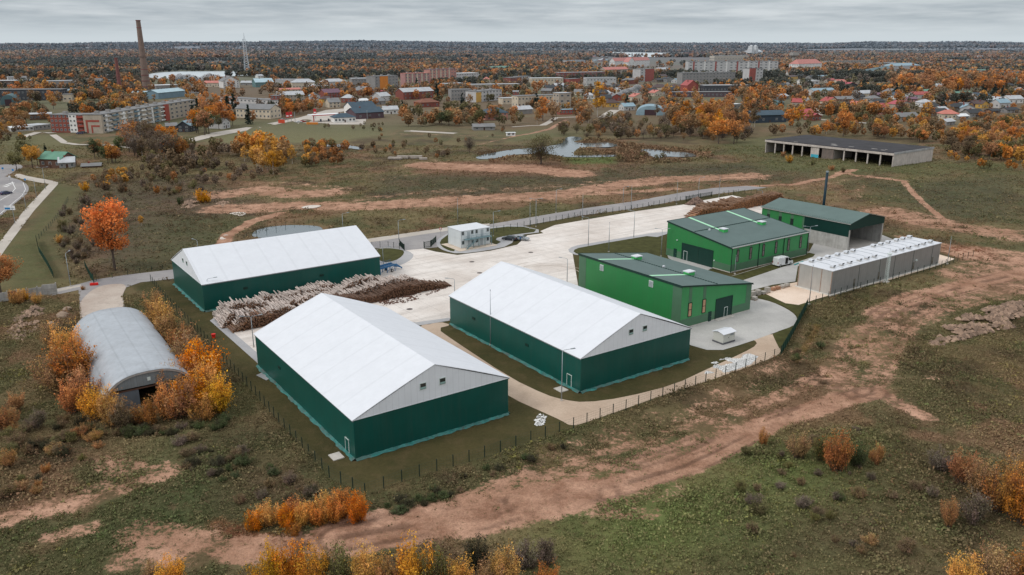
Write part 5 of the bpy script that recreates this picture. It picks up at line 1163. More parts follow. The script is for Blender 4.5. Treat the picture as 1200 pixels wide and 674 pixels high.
def bld(kind, ax, ay, bx, by, hpx, depth, wall, roof, floors, label, cat=None, bays=None, group=None, hm=None, nowin=False):
    A, B = G(ax, ay), G(bx, by)
    w_ = (B-A).length; yaw = math.atan2(B.y-A.y, B.x-A.x)
    h = hm if hm else ht(ax, ay, ay-hpx)
    dist = A.y
    name = {'F':'apartment_block','f':'flat_roofed_building','G':'house','K':'house','H':'house','Q':'arched_hall'}[kind]
    if cat is None: cat = {'F':'apartments','f':'building','G':'house','K':'house','H':'house','Q':'hall'}[kind]
    t = empty(name, (A.x, A.y, 0), yaw, label, cat, group)
    FOOT.append((A, yaw, w_, depth, (min(ax,bx)-1, ay-hpx-1, max(ax,bx)+1, max(ay,by)+2), cat))
    wm_ = TM('wall_'+wall, WC[wall], stain=.25, streak=.2); rm = TM('roof_'+roof, RC[roof], stain=.2)
    rh = 0
    if kind in 'Ff':
        MB().box(0,w_,0,depth,-.3,h-.35).build('wall', wm_, t)
        r_ = MB().box(-.3,w_+.3,-.3,depth+.3,h-.35,h).build('roof', rm, t)
        if w_ > 25 and kind == 'F':
            for i in range(int(w_//14)): MB().box(6+14*i,8.2+14*i,depth*.4,depth*.4+2.5,h,h+1.6).build('roof_hatch', TM('hatch', S(150,146,142)), r_)
    elif kind == 'Q':
        n = 14; P = [(w_/2-w_/2*math.cos(math.pi*i/n), h*math.sin(math.pi*i/n)**.8) for i in range(n+1)]
        MB().prism(P, 0, depth).build('shell', rm, t); MB().box(w_*.3,w_*.7,-.08,-.01,0,h*.6).build('gate', TM('gate_plum', S(70,48,52)), t); return t
    else:
        e = h*(.58 if w_ < 25 else .68); ov = .5
        MB().box(0,w_,0,depth,-.3,e).build('wall', wm_, t)
        if kind == 'G':      # ridge along the front
            g_ = MB().add([(0,0,e),(0,depth,e),(0,depth/2,h-.1)],[(0,1,2)]).add([(w_,0,e),(w_,depth,e),(w_,depth/2,h-.1)],[(0,1,2)])
            MB().add([(.02,0,e),(.02,depth,e),(.02,depth/2,h-.12)],[(0,1,2)]).build('gable', wm_, t); MB().add([(w_-.02,0,e),(w_-.02,depth,e),(w_-.02,depth/2,h-.12)],[(0,1,2)]).build('gable', wm_, t)
            r_ = MB().add([(-ov,-ov,e-.15),(w_+ov,-ov,e-.15),(w_+ov,depth/2,h),(-ov,depth/2,h),(w_+ov,depth+ov,e-.15),(-ov,depth+ov,e-.15)],[(0,1,2,3),(3,2,4,5)]).build('roof', rm, t)
        elif kind == 'K':    # gable faces the viewer
            MB().add([(0,.02,e),(w_,.02,e),(w_/2,.02,h-.12)],[(0,1,2)]).build('gable', wm_, t); MB().add([(0,depth-.02,e),(w_,depth-.02,e),(w_/2,depth-.02,h-.12)],[(0,1,2)]).build('gable', wm_, t)
            r_ = MB().add([(-ov,-ov,e-.15),(-ov,depth+ov,e-.15),(w_/2,depth+ov,h),(w_/2,-ov,h),(w_+ov,depth+ov,e-.15),(w_+ov,-ov,e-.15)],[(0,1,2,3),(3,2,4,5)]).build('roof', rm, t)
        else:
            i_ = min(w_,depth)*.45
            r_ = MB().add([(-ov,-ov,e-.1),(w_+ov,-ov,e-.1),(w_+ov,depth+ov,e-.1),(-ov,depth+ov,e-.1),(i_,depth/2,h),(w_-i_,depth/2,h)],[(0,1,5,4),(1,2,5),(2,3,4,5),(3,0,4)]).build('roof', rm, t)
        md = r_.modifiers.new('t','SOLIDIFY'); md.thickness = .22; md.offset = 1
        if w_ < 30 and dist < 1500: MB().box(w_*.3,w_*.3+.8,depth*.45,depth*.45+.8,e+.3,h+.9).build('chimney', TM('wall_brick', WC['brick']), r_)
        h = e
    if nowin: return t
    # windows: a row of bays on the front, fewer on the side that shows
    fl = floors; fh = h/fl; ww = 1.5; 
    nb = bays or max(2, int(w_/(3.4 if w_ < 60 else 5.0))); nb = min(nb, 18 if fl > 1 else 14)
    wd = min(ww if nb*2.4 < w_ else 1.1, w_/nb*.6); wd = max(wd, w_/nb*.42) if kind in 'Ff' else wd
    wh = min(1.5, fh*.55)
    me = win_mesh(wd, wh, 0, 1)
    for j in range(fl):
        for i in range(nb):
            if kind not in 'Ff' and nb > 3 and i == nb//2 and j == 0: continue
            o = bpy.data.objects.new('window', me); col.objects.link(o); o.parent = t; o.location = ((i+.5)*w_/nb, -.005, j*fh+fh*.32)
    side = 1 if A.x < 0 else -1      # which end faces the camera
    ex = w_+.005 if side > 0 else -.005
    nd_ = max(1, int(depth/4.5))
    if kind in 'fKH' or kind == 'G':
        for j in range(fl):
            for i in range(nd_):
                o = bpy.data.objects.new('window', me); col.objects.link(o); o.parent = t; o.rotation_euler = (0,0,math.pi/2 if side > 0 else -math.pi/2); o.location = (ex, (i+.5)*depth/nd_, j*fh+fh*.32)
    if kind in 'GKH' and dist < 1300:
        MB().box(w_/2-.5,w_/2+.5,-.07,-.005,0,2.0).build('door', TM('door_brown', S(84,62,52)), t)
    return t
def strip_on(t, x0, x1, z0, z1, colr, name, y=-.14, th=.12):
    return MB().box(x0,x1,y,y+th,z0,z1).build(name, TM('wall_'+colr, WC[colr]), t)
# --- left: the two long apartment rows
t = bld('F',61,155,103,155.6,21,13,'brick','grey',4,'red brick four-storey block with a white stair tower, left of the long beige block','apartments',bays=9)
w1 = (G(103,155.6)-G(61,155)).length
strip_on(t, w1*.53, w1*.74, 0, 11.6, 'white', 'stair_tower', -.25, .2)
me = win_mesh(1.2,1.2,0,1)
for j in range(4):
    for i in (0,1):
        o = bpy.data.objects.new('window', me); col.objects.link(o); o.parent = t; o.location = (w1*(.58+.10*i), -.26, 1.2+j*2.9)
    MB().box(w1*.76,w1*.99,-1.1,-.02,.9+2.9*j,1.9+2.9*j).build('balcony', TM('wall_red', WC['red']), t)
t = bld('F',121,156.5,231,134,22.5,12,'beige','grey',4,'long beige four-storey block with a red chevron on its end wall','apartments',bays=18)
w2 = (G(231,134)-G(121,156.5)).length; h2 = ht(121,156.5,134)
for j in range(4):
    for i in range(9):
        x = w2*(.03+.066*i); MB().box(x,x+w2*.045,-1.0,-.02,.7+j*h2/4,1.6+j*h2/4).build('balcony', TM(('wall_lgrey','wall_blue','wall_white')[i%3], WC[('lgrey','blue','white')[i%3]]), t)
for x in (.035,.19,.33,.47): strip_on(t, w2*x-.2, w2*x+2.6, .1, h2-.5, 'white', 'stair_panel')
strip_on(t, w2*.60, w2*.645, 0, h2-.4, 'red', 'brick_pier', -1.3, 1.2)
E1 = MB()    # chevron on the end wall (x = 0 side)
for k, (a_, top) in enumerate(((2.4,8.2),(4.9,5.4))):
    E1.box(-.12,-.01,a_+.0-.0,11.4-a_*.0-.3, top-1.2, top) if False else None
ch = MB().box(-.12,-.01,1.6,10.6,7.4,8.6).box(-.12,-.01,9.4,10.6,.3,7.39).box(-.12,-.01,1.6,7.4,4.2,5.3).box(-.12,-.01,6.4,7.4,.3,4.19); ch.build('chevron', TM('wall_red', WC['red']), t)
bld('Q',0.5,124.5,20.5,124,13,30,'teal','teal',1,'pale green arched metal shed at the left edge','hall')
bld('f',-12,118,73,117.5,13,16,'dark','grey',2,'long dark industrial building with a window band, far left','building',bays=18)
bld('f',58,104,91,103,9,18,'grey','lgrey',1,'grey flat workshop with bright roof edge among orange trees','building')
bld('G',77,113,97,112,8,14,'grey','blue',1,'low shed with pale blue roof beside the long dark building','building')
bld('f',74,119.5,85,119.3,9,10,'cream','grey',1,'small cream industrial block','building',bays=2)
bld('f',-6,100.5,34,100,6,18,'brown','white',1,'low building with a white roof strip at far left','building')
bld('f',10,95,32,94.5,5,14,'lgrey','lgrey',1,'pale shed behind the white-stripped roof','building')
bld('f',104,101.5,122,101,9,14,'lgrey','grey',2,'pale two-storey works building left of the slim brick chimney','building')
bld('f',123,100.5,133,100.2,7,10,'brick','grey',2,'small brick works building by the slim brick chimney','building')
bld('f',35,141,61.5,140,7,16,'brown','lgrey',1,'row of low garages left of the red brick block','garages',bays=6)
bld('f',14,154.5,40,153,4.6,14,'lgrey','white',1,'low garages with white roof below the orange birches','garages',bays=5)
bld('f',41,153,60,151,6,12,'grey','lgrey',1,'low garages touching the red brick block','garages',bays=4)
bld('f',96,98,101,98,5,8,'blue','white',1,'tiny blue kiosk-like building among birches','building')
bld('G',155,116,186,115.5,8.5,16,'blue','pale',1,'pale corrugated hall, left half of the long blue pair','hall')
bld('G',186,116.2,217,113,10.5,16,'blue','pale',1,'pale blue corrugated hall with rounded roof below the tall chimney','hall',nowin=True)
bld('f',184,107,209,106,7,16,'grey','white',1,'low works building with white roof right of the tall chimney','building')
bld('K',215,109.5,236,109,10,20,'lgrey','black',1,'gabled warehouse with black roof','building',nowin=True)
bld('G',239,102,261,102,7,14,'cream','salmon',1,'low house with pinkish roof beside two slim stacks','house')
bld('K',262,103.5,281,103,14,26,'white','grey',4,'tall white gabled block before the lake','apartments',bays=5)
bld('G',282,100,296,100,5,12,'grey','lgrey',1,'small grey house before the lake','house')
bld('G',300,102.5,321,102,10,24,'teal','pale',1,'green hall with pale roof at the lake side','hall')
bld('f',256,123,327,128,9.5,12,'lgrey','grey',2,'long pale low block behind the cream house','building',bays=16)
bld('f',300,124,318,125,8,12,'grey','lgrey',2,'grey office block with a flat roof left of a brick tower','building')
bld('f',318,127,327,127,15,10,'brick','grey',3,'narrow brick tower block left of the filling station trees','building',bays=2)
bld('G',277,138,317,139.5,16,14,'cream','grey',2,'cream two-storey house row with grey roof beside the main road','house',bays=9)
bld('K',208,155,223,155,13,14,'dark','blue',2,'dark gabled house with pale blue roof edge','house',bays=2)
bld('G',195,152,208,151.5,7,10,'brown','grey',1,'small grey-roofed outbuilding left of the blue gable','house')
bld('K',261,151,270,149.5,12,12,'lgrey','grey',2,'pale grey house hidden by the orange-topped trees','house',bays=2)
bld('G',47,196,72,197,17,10,'brown','green',1,'red-brown house with a sea-green roof near the roundabout','house',bays=3)
bld('G',70,198,88,197,12,9,'grey','lgrey',1,'grey annex with pale roof right of the sea-green roof','house',bays=3)
bld('G',96,198,118,197,5,7,'brown','grey',1,'low dark outbuilding in the shrubs near the roundabout','shed',nowin=True)
# --- centre left
bld('f',323,101,349,101,8,16,'lgrey','lgrey',1,'pale works building beside the green hall','building')
bld('H',343,105,371,104.5,12,18,'cream','lgrey',1,'cream building with a large hipped pale roof','building')
bld('H',371,106,385,105,8,14,'grey','lgrey',1,'grey hipped roof building','house')
bld('H',383,103,407,102,10,16,'lgrey','lgrey',1,'broad pale hipped roof behind a birch','house')
bld('G',325,109,353,108,5,12,'cream','salmon',1,'long low house with salmon roof','house')
bld('G',327,120,357,119,12,14,'beige','lgrey',2,'beige house with big pale roof','house')
bld('G',381,115,400,114,10,12,'brick','lilac',2,'brick house with plum-coloured roof','house')
bld('G',386,126.5,399,126,11,12,'cream','grey',2,'cream house with grey roof above the main road','house')
bld('F',413,106,440,105.5,14,20,'grey','lgrey',3,'grey apartment block left of the orange-panelled block','apartments')
bld('K',424,112,438,111,10,14,'brick','grey',2,'brick gabled house below the grey block','house')
t = bld('F',440,107.5,467,105.5,18,14,'grey','grey',5,'grey block with a tall orange panel on its face','apartments',bays=7)
w3 = (G(467,105.5)-G(440,107.5)).length; h3 = ht(440,107.5,89.5); strip_on(t, w3*.20, w3*.55, 1, h3-.3, 'orange', 'orange_panel')
bld('G',441,109.5,452,109.5,4,8,'pink','pinkr',1,'small house with crimson roof below the orange panel','house')
bld('G',446,119,458,118,10,12,'lgrey','lgrey',1,'pale house with steep grey-white roof','house')
bld('G',440,123,452,122,7,10,'grey','grey',1,'grey-roofed house above the teal-roofed shop','house')
bld('G',421,121,432,120.5,5,9,'white','white',1,'white-roofed house behind the teal-roofed shop','house')
bld('G',413,134.5,441,133,14,16,'white','dblue',2,'white building with dark teal roof beside the filling station','building',bays=5)
bld('G',417,140,450,138,12.5,16,'plum','dblue',1,'plum-walled building with low dark roof, in front of the white one','building',bays=3)
bld('H',392,144,417,143,10,12,'white','dblue',1,'white filling-station shop with a dark hipped roof','shop',bays=6)
bld('G',450,134,467,133.5,9,10,'white','lgrey',1,'white garage house with a dark gate','house',bays=2)
bld('f',479,131.5,487,131,3,6,'cream','lgrey',1,'tiny pale shed behind the sand heaps','shed')
bld('F',475,103,504,102,17,13,'pink','salmon',5,'pink and cream apartment block, left of its pair','apartments',bays=8)
bld('F',504,97.5,535,96,16,13,'pinkr','lilac',5,'pink and cream apartment block, right and farther of the pair','apartments',bays=9)
for tt in [o for o in col.objects if o.get('label','').startswith('pink and cream')]:
    L_ = 60
for i, (px0, py0, px1, hh0) in enumerate(((475,103,504,17),(504,97.5,535,16))):
    tt = [o for o in col.objects if o.get('label','').startswith('pink and cream')][i]; ww_ = (G(px1,py0-1)-G(px0,py0)).length; hh_ = ht(px0,py0,py0-hh0)
    for k in range(5): strip_on(tt, ww_*(.08+.19*k), ww_*(.08+.19*k)+ww_*.055, .5, hh_-.5, 'cream', 'cream_pier')
bld('f',535,96,561,95,10,18,'lgrey','white',3,'pale school building with bright white roof','building',bays=9)
bld('G',473,117,508,115,13,14,'brick','lgrey',2,'long brick house with pale roof','building',bays=7)
bld('f',523,104,546,103,6,14,'grey','lgrey',1,'grey flat building behind the dark trees','building')
bld('f',529,118,553,117.5,13,14,'grey','grey',3,'grey three-storey block behind the dark hedge','apartments',bays=7)
bld('f',553,108,609,107,9,14,'beige','lgrey',2,'long beige flat building with grey roof','building',bays=16)
t = bld('F',558,120,588,117,13,13,'lgrey','grey',3,'block of balconies with a pale yellow end','apartments',bays=8)
strip_on(t, 0, 9, 0, 9.5, 'yellow', 'yellow_end')
bld('f',589,122.5,607,122,7.5,12,'cream','lgrey',1,'cream workshop with dark gates','building',bays=4)
bld('H',493,126,515,125,9.5,14,'brick','rust',1,'brick bungalow with brown hipped roof','house',bays=4)
bld('H',570,141,595,140,14,14,'pinkr','dblue',2,'salmon-walled house with dark hipped roof','house',bays=4)
bld('G',555,153,580,152.5,7,9,'grey','grey',1,'long grey shed roof below the salmon house','shed',bays=3)
bld('f',594,159.5,604,159.3,4,3,'white','white',1,'small white site caravan by the pond track','caravan',bays=2)
bld('G',577,85,600,84,7,16,'lgrey','green',1,'hall with sea-green roof on the horizon side','hall')
bld('f',562,92.5,574,92,5,12,'white','lgrey',1,'small white flat building right of the school','building')
bld('f',598,100,611,99,9,12,'brick','grey',3,'brick block at the centre of town','building')
bld('f',601,118,608,118,11,12,'brick','lgrey',3,'brick block with balconies beside the cream ruin','building')
bld('f',607,98.5,622,98,9,12,'lgrey','grey',3,'grey balcony block right of the brick one','building')
bld('f',623,101.5,660,101,10,14,'cream','white',2,'cream two-storey building with a patchy white roof','building',bays=10)
bld('f',655,93,709,92,8,14,'brick','lgrey',2,'very long brick building with grey roof','building',bays=16)
bld('f',667,101,680,100,8.5,10,'red','grey',1,'blank red brick box','building',nowin=True)
bld('f',687,101,722,100.5,10,12,'lgrey','lgrey',2,'grey-white broad building behind the white smoke','building',bays=9)
bld('G',709,88,736,87,9,14,'beige','salmon',2,'beige building with salmon roof below the white school','building',bays=7)
t = bld('G',720,80,761,78,12,14,'white','salmon',3,'large white school with red roof before the far lake','school',bays=12)
bld('K',736,80.5,744,80.3,13,16,'white','salmon',3,'central gable wing of the large white school','school',bays=2)
t = bld('F',750,96,766,95,15,14,'lgrey','grey',5,'tower block with red brick side, centre','apartments',bays=4)
w4 = (G(766,95)-G(750,96)).length; strip_on(t, w4*.35, w4, 0, ht(750,96,81)-.4, 'red', 'brick_face')
bld('H',735,99,748,98,7,10,'brick','grey',1,'low brick house left of the smoke','house',nowin=True)
t = bld('f',607,126,655,124,13.5,12,'cream','grey',2,'long empty cream works building with open windows','building',bays=12)
bld('f',655,128,669,127.5,19,12,'beige','lgrey',3,'cream tower end of the empty works building','building',bays=2)
bld('G',607,134,624,133,9,9,'grey','lgrey',1,'grey farm shed before the empty works','shed',nowin=True)
bld('f',656,134.5,676,134,6,7,'red','blue',1,'row of red and blue garages','garages',bays=6)
bld('K',716,118.5,728,118,8,12,'red','grey',1,'red gabled house under the smoke','house',bays=2)
bld('G',707,113.5,716,113,7,10,'grey','lgrey',1,'grey house left of the red gable','house')
bld('G',661,106,674,105.5,5.5,10,'grey','blue',1,'house with a slate-blue roof in the centre','house')
bld('f',665,77,686,76,6,16,'lgrey','blue',2,'far pale building with blue-grey roof','building')
bld('G',724,111,733,110.5,8,8,'cream','lgrey',1,'cream house beside the smoke','house')
# --- centre right
bld('Q',745,135,779,135.5,11,26,'teal','blue',1,'broad hall with a pale green arched roof','hall')
t = bld('F',806,87.5,911,86.5,15.5,13,'lgrey','grey',5,'very long pale five-storey slab with red lines','apartments',bays=18)
w5 = (G(911,86.5)-G(806,87.5)).length; h5 = ht(806,87.5,72)
for k in range(8): strip_on(t, w5*(.05+.12*k), w5*(.05+.12*k)+3.5, .5, h5-.4, 'white' if k%2 else 'red', 'facade_strip')
bld('F',799,99,861,97.5,13.5,13,'grey','grey',4,'grey four-storey slab in front of the longest one','apartments',bays=16)
t = bld('F',877,98.5,893,98,18.5,13,'lgrey','dark',5,'tall narrow block with a red brick half','apartments',bays=4)
w6 = (G(893,98)-G(877,98.5)).length; strip_on(t, 0, w6*.42, 0, ht(877,98.5,80)-.3, 'red', 'brick_face', -1.4, 1.3)
bld('K',805,108.5,818,108,14,12,'red','red',2,'blank brick gabled building before the grey slab','building',nowin=True)
bld('f',825,108.5,877,108,8.5,14,'dark','lgrey',1,'long dark flat building with pale roof edge','building',bays=14)
bld('f',789,114,857,113.5,6,14,'plum','grey',1,'long low brown building behind the birches','building',bays=14)
bld('f',790,128,810,127.5,6,10,'grey','lgrey',1,'low building glimpsed between the birches','building')
bld('f',820,127,829,126.5,5,8,'cream','cream' if False else 'salmon',1,'small building with orange-pink roof between birches','building')
bld('f',859,128,868,127.5,6,8,'grey','white',1,'small white-roofed shed among the birches','shed')
bld('H',765,107,782,107,8,12,'cream','brown',1,'cream house with dark brown roof','house')
bld('G',771,85.5,784,85,6,12,'cream','lgrey',1,'pale house with light roof left of the slabs','house')
bld('G',774,92.5,782,92,5,9,'yellow','brown',1,'small yellow house with brown roof','house')
bld('G',883,144.5,921,143.5,13.5,16,'dblue','dblue',1,'dark blue shed right of the orange maples','shed',bays=5)
# church with two towers
A = G(880.5,67); B = G(897.5,66.6); yaw = math.atan2(B.y-A.y,B.x-A.x); t = empty('church', (A.x,A.y,0), yaw, 'white church with twin towers above the town', 'church'); cw = TM('church_white', S(236,236,234)); u = (B-A).length/17
hn = ht(880.5,67,58.5); h_t = ht(880.5,67,53)
MB().box(6*u,17*u,2*u,8*u,-1,hn*.75).build('wall', cw, t); MB().add([(6*u,2*u-.5,hn*.75),(17*u,2*u-.5,hn*.75),(17*u,5*u,hn*1.05),(6*u,5*u,hn*1.05),(17*u,8*u+.5,hn*.75),(6*u,8*u+.5,hn*.75)],[(0,1,2,3),(3,2,4,5),(0,3,5),(1,4,2)]).build('roof', TM('roof_white', RC['white']), t)
for x in (0, 4.9):
    tw = MB().box(x*u,(x+2.6)*u,0,2.6*u,-1,h_t*.72).box((x+.2)*u,(x+2.4)*u,.2*u,2.4*u,h_t*.72,h_t*.93).build('tower', cw, t); MB().tube([((x+1.3)*u,1.3*u,h_t*.93),((x+1.3)*u,1.3*u,h_t*1.0)],[1.0*u,.3*u],8).build('cap', cw, tw)
for k in range(4): MB().box((7.5+2.3*k)*u,(8.3+2.3*k)*u,2*u-.3,2*u-.05,hn*.25,hn*.6).build('window', TM('win_dark',(.03,.03,.03)), t)
bld('f',837,71,877,70,5.5,20,'cream','lgrey',1,'broad low pale hall below the church','building',bays=12)
bld('f',806,66.5,826,66,5,24,'brick','brown',2,'dark brick block at the far lake shore','building')
bld('f',890,71,905,70.6,4,16,'lgrey','grey',1,'low pale building right of the church','building')
# --- right
t = bld('F',900,86,911.5,85.5,13,13,'plum','grey',5,'white and plum apartment block right of the slab','apartments',bays=5)
# water tower
p = G(929.5,75.5); t = empty('water_tower', (p.x,p.y,0), .2, 'concrete water tower with a wide square head', 'water tower'); hw_ = ht(929.5,75.5,61.5); wt = TM('tower_concrete', S(168,160,150)); s_ = 3.7*p.y/946
MB().tube([(0,0,-1),(0,0,hw_*.68)],[s_*.5,s_*.42],12).build('shaft', wt, t); MB().add([(-s_*.45,-s_*.45,hw_*.62),(s_*.45,-s_*.45,hw_*.62),(s_*.45,s_*.45,hw_*.62),(-s_*.45,s_*.45,hw_*.62),(-s_,-s_,hw_*.75),(s_,-s_,hw_*.75),(s_,s_,hw_*.75),(-s_,s_,hw_*.75),(-s_,-s_,hw_),(s_,-s_,hw_),(s_,s_,hw_),(-s_,s_,hw_)],[(0,3,2,1),(0,1,5,4),(1,2,6,5),(2,3,7,6),(3,0,4,7),(4,5,9,8),(5,6,10,9),(6,7,11,10),(7,4,8,11),(8,9,10,11)]).build('tank', wt, t)
MB().tube([(0,0,hw_),(0,0,hw_+5)],[.3,.1],5).build('aerial', GALV, t)
bld('H',935,86,962,84.5,16,20,'white','salmon',4,'big white building with a red hipped roof behind orange trees','building',bays=7)
bld('f',969,79,1022,78,7.5,14,'beige','grey',3,'long beige block beyond dark trees','apartments',bays=16)
bld('f',1032,80,1052,79,6,14,'brown','lgrey',2,'brown flat block far right of centre','apartments')
bld('H',1047,83.5,1078,82.5,9,30,'lgrey','blue',1,'wide hall with pale blue pyramid roof','hall',bays=8)
bld('G',1018,90,1044,84,8,22,'lgrey','teal',1,'hall with slanting teal roof','hall')
bld('f',1127,89,1175,88,6.5,30,'lgrey','green',1,'long hall with pale green roof behind the orange wood','hall',bays=14)
bld('f',1174,95,1214,96,11,26,'teal','dblue',2,'blue-green hall at the right edge','hall',bays=12)
bld('f',1146,69,1152,68.6,3.5,10,'white','white',1,'small white building alone in the far forest','house')
H_ = [('G',940,138.5,953,138,10,9,'brown','pinkr','crimson-roofed house beside the yellow birch'),('K',951,141.5,962,141,8,9,'brick','pinkr','small crimson gable right of the crimson roof'),
 ('G',920,141.5,931,141,8,8,'brown','grey','grey-roofed house left of the yellow birch'),('K',969,125.5,983,125,11,10,'cream','red','cream gabled house with red roof on the straight street'),
 ('f',943,99,960,98.5,4.5,14,'lgrey','white','white flat roof behind the round orange tree'),('G',953,112,978,111,8,10,'lgrey','blue','long house with blue roof on the straight street'),
 ('G',981,120.5,1000,120,7,9,'brick','grey','low brick house with grey roof and a red canopy'),('G',1004,114.5,1022,114,8,10,'cream','lgrey','house with pale slate roof in the gardens'),
 ('G',961,92.5,972,92,4,9,'grey','blue','small blue-grey roof behind trees'),('K',991,104,1005,103.5,7,12,'dark','pinkr','dark house with dusty pink roof'),
 ('K',1041,112.5,1056,112,8,10,'cream','grey','grey-roofed house left of the blue-grey gable'),('K',1029,114,1035,113.5,5,8,'plum','plum' if False else 'lilac','tiny plum-coloured house between trees in the gardens'),
 ('G',1031,134.5,1043,134,8,9,'pinkr','teal','pinkish house with a teal roof patch'),('G',1041,126,1052,126,4,8,'cream','salmon','low salmon-roofed house left of the rose-pink roof'),
 ('K',1051,129,1070,127.5,10,10,'beige','pinkr','beige house with rose-pink roof'),('K',1048,116.5,1064,116,8,10,'white','dblue','white gabled house with dark blue roof'),
 ('G',1071,115.5,1090,115,7.5,10,'lgrey','red','house with bright red roof'),('H',1084,112,1099,111.5,7,10,'cream','green','house with pale green hipped roof'),
 ('K',1109,118.5,1121,118,8,12,'white','lgrey','white gable house before a green roof'),('G',1117,116,1140,115,8,11,'cream','green','long house with pale green roof beside the white gable'),
 ('G',1144,117.5,1160,117,8.5,10,'lgrey','dblue','larger house with slate-blue roof among the right gardens'),('G',1141,126.5,1155,126,8,9,'plum','brown','brown-roofed house left of the yellow gable'),
 ('K',1150,127,1158,126.5,8.5,9,'yellow','brown','small bright yellow gabled house on the right'),('K',1166,123,1180,122.5,9,10,'grey','lgrey','pale gabled house right of the yellow one'),
 ('G',1182,121.5,1199,121,9,10,'white','lgrey','white house with pale roof at the right edge'),('G',1180,132.5,1194,132,6,8,'grey','dark','dark shed before the green garden'),
 ('G',1102,133.5,1111,133,8,8,'beige','lgrey','steep pale roof among orange trees'),('G',1123,140,1135,139.5,6,7,'grey','white','low white-roofed shed in the allotments'),
 ('G',1109,147,1119,146,7,7,'grey','lgrey','grey shed nearest the orange thicket'),('G',1053,143,1076,142,10,8,'beige','grey','long greyish barn behind the thicket'),
 ('G',1136,134,1148,133.5,5,7,'brown','lgrey','low long shed behind the allotments'),('K',1131,128,1139,127,7,8,'brown','grey','weathered grey gable in the gardens'),
 ('G',1063,119,1075,119,5,8,'pink','lilac','pinkish outbuildings left of the red roof'),('G',1085,123,1097,123,5,8,'grey','lgrey','low grey house below the green hipped roof'),
 ('G',1024,122,1037,121.5,5,8,'grey','dark','dark low roof in the middle gardens'),('G',1010,127,1023,126.5,6,8,'wood','grey','weathered wooden house in the gardens'),
 ('G',917,103,926,102.5,6,8,'wood','grey','grey house under the big brown tree'),('G',913,117,924,116,6,8,'grey','lgrey','light-roofed house left of the straight street'),
 ('G',911,124,919,123.5,6,8,'teal','teal','small teal-roofed house left of the straight street'),('G',1162,133,1172,132.5,5,7,'brown','dark','dark outbuilding by the allotment field')]
for a in H_: bld(a[0],a[1],a[2],a[3],a[4],a[5],a[6],a[7],a[8],1,a[9],'house',bays=3)
# more small houses deep in the gardens, too alike to tell apart
rr = random.Random(4)
ch_ = [('cream','grey'),('white','lgrey'),('wood','grey'),('brick','lgrey'),('beige','red'),('grey','dark'),('cream','salmon'),('lgrey','blue'),('yellow','brown'),('wood','dark')]
zones = [((600,66),(720,86),80),((760,92),(800,116),24),((300,84),(600,97),60),((640,100),(745,122),34),((915,92),(1000,100),16),((960,104),(1200,140),56),((900,100),(945,130),10),((330,110),(410,124),8),((600,100),(660,110),8),((690,122),(745,130),5),((20,80),(150,92),5),((985,100),(1100,112),8),((490,74),(600,82),8),((930,70),(1200,76),6)]
for (x0,y0),(x1,y1),n in zones:
    for _ in range(n):
        px, py = rr.uniform(x0,x1), rr.uniform(y0,y1); p = G(px,py); wpx = rr.uniform(9,13)/p.y*946
        if any(r_[0]-2 < px < r_[2] and r_[1] < py < r_[3]+1 for *_, r_, _c in FOOT): continue
        c = rr.choice(ch_); k = rr.choice('GGKH')
        bld(k,px,py,px+wpx,py-rr.uniform(-.4,.8),rr.uniform(6,8.5)/p.y*946,9,c[0],c[1],1,{'G':'small %s house with %s gable roof far off among the trees'%(c[0] if c[0]!='lgrey' else 'pale',{'lgrey':'pale grey','lilac':'plum'}.get(c[1],c[1])),'K':'small %s house turning its gable to the view far off'%(c[0] if c[0]!='lgrey' else 'pale'),'H':'small %s house with hipped %s roof far off'%(c[0] if c[0]!='lgrey' else 'pale',{'lgrey':'pale grey'}.get(c[1],c[1]))}[k],'house',bays=2,group='small far houses, %s'%{'G':c[0]+' '+c[1]+' long','K':c[0]+' gabled','H':c[0]+' '+c[1]+' hipped'}[k])
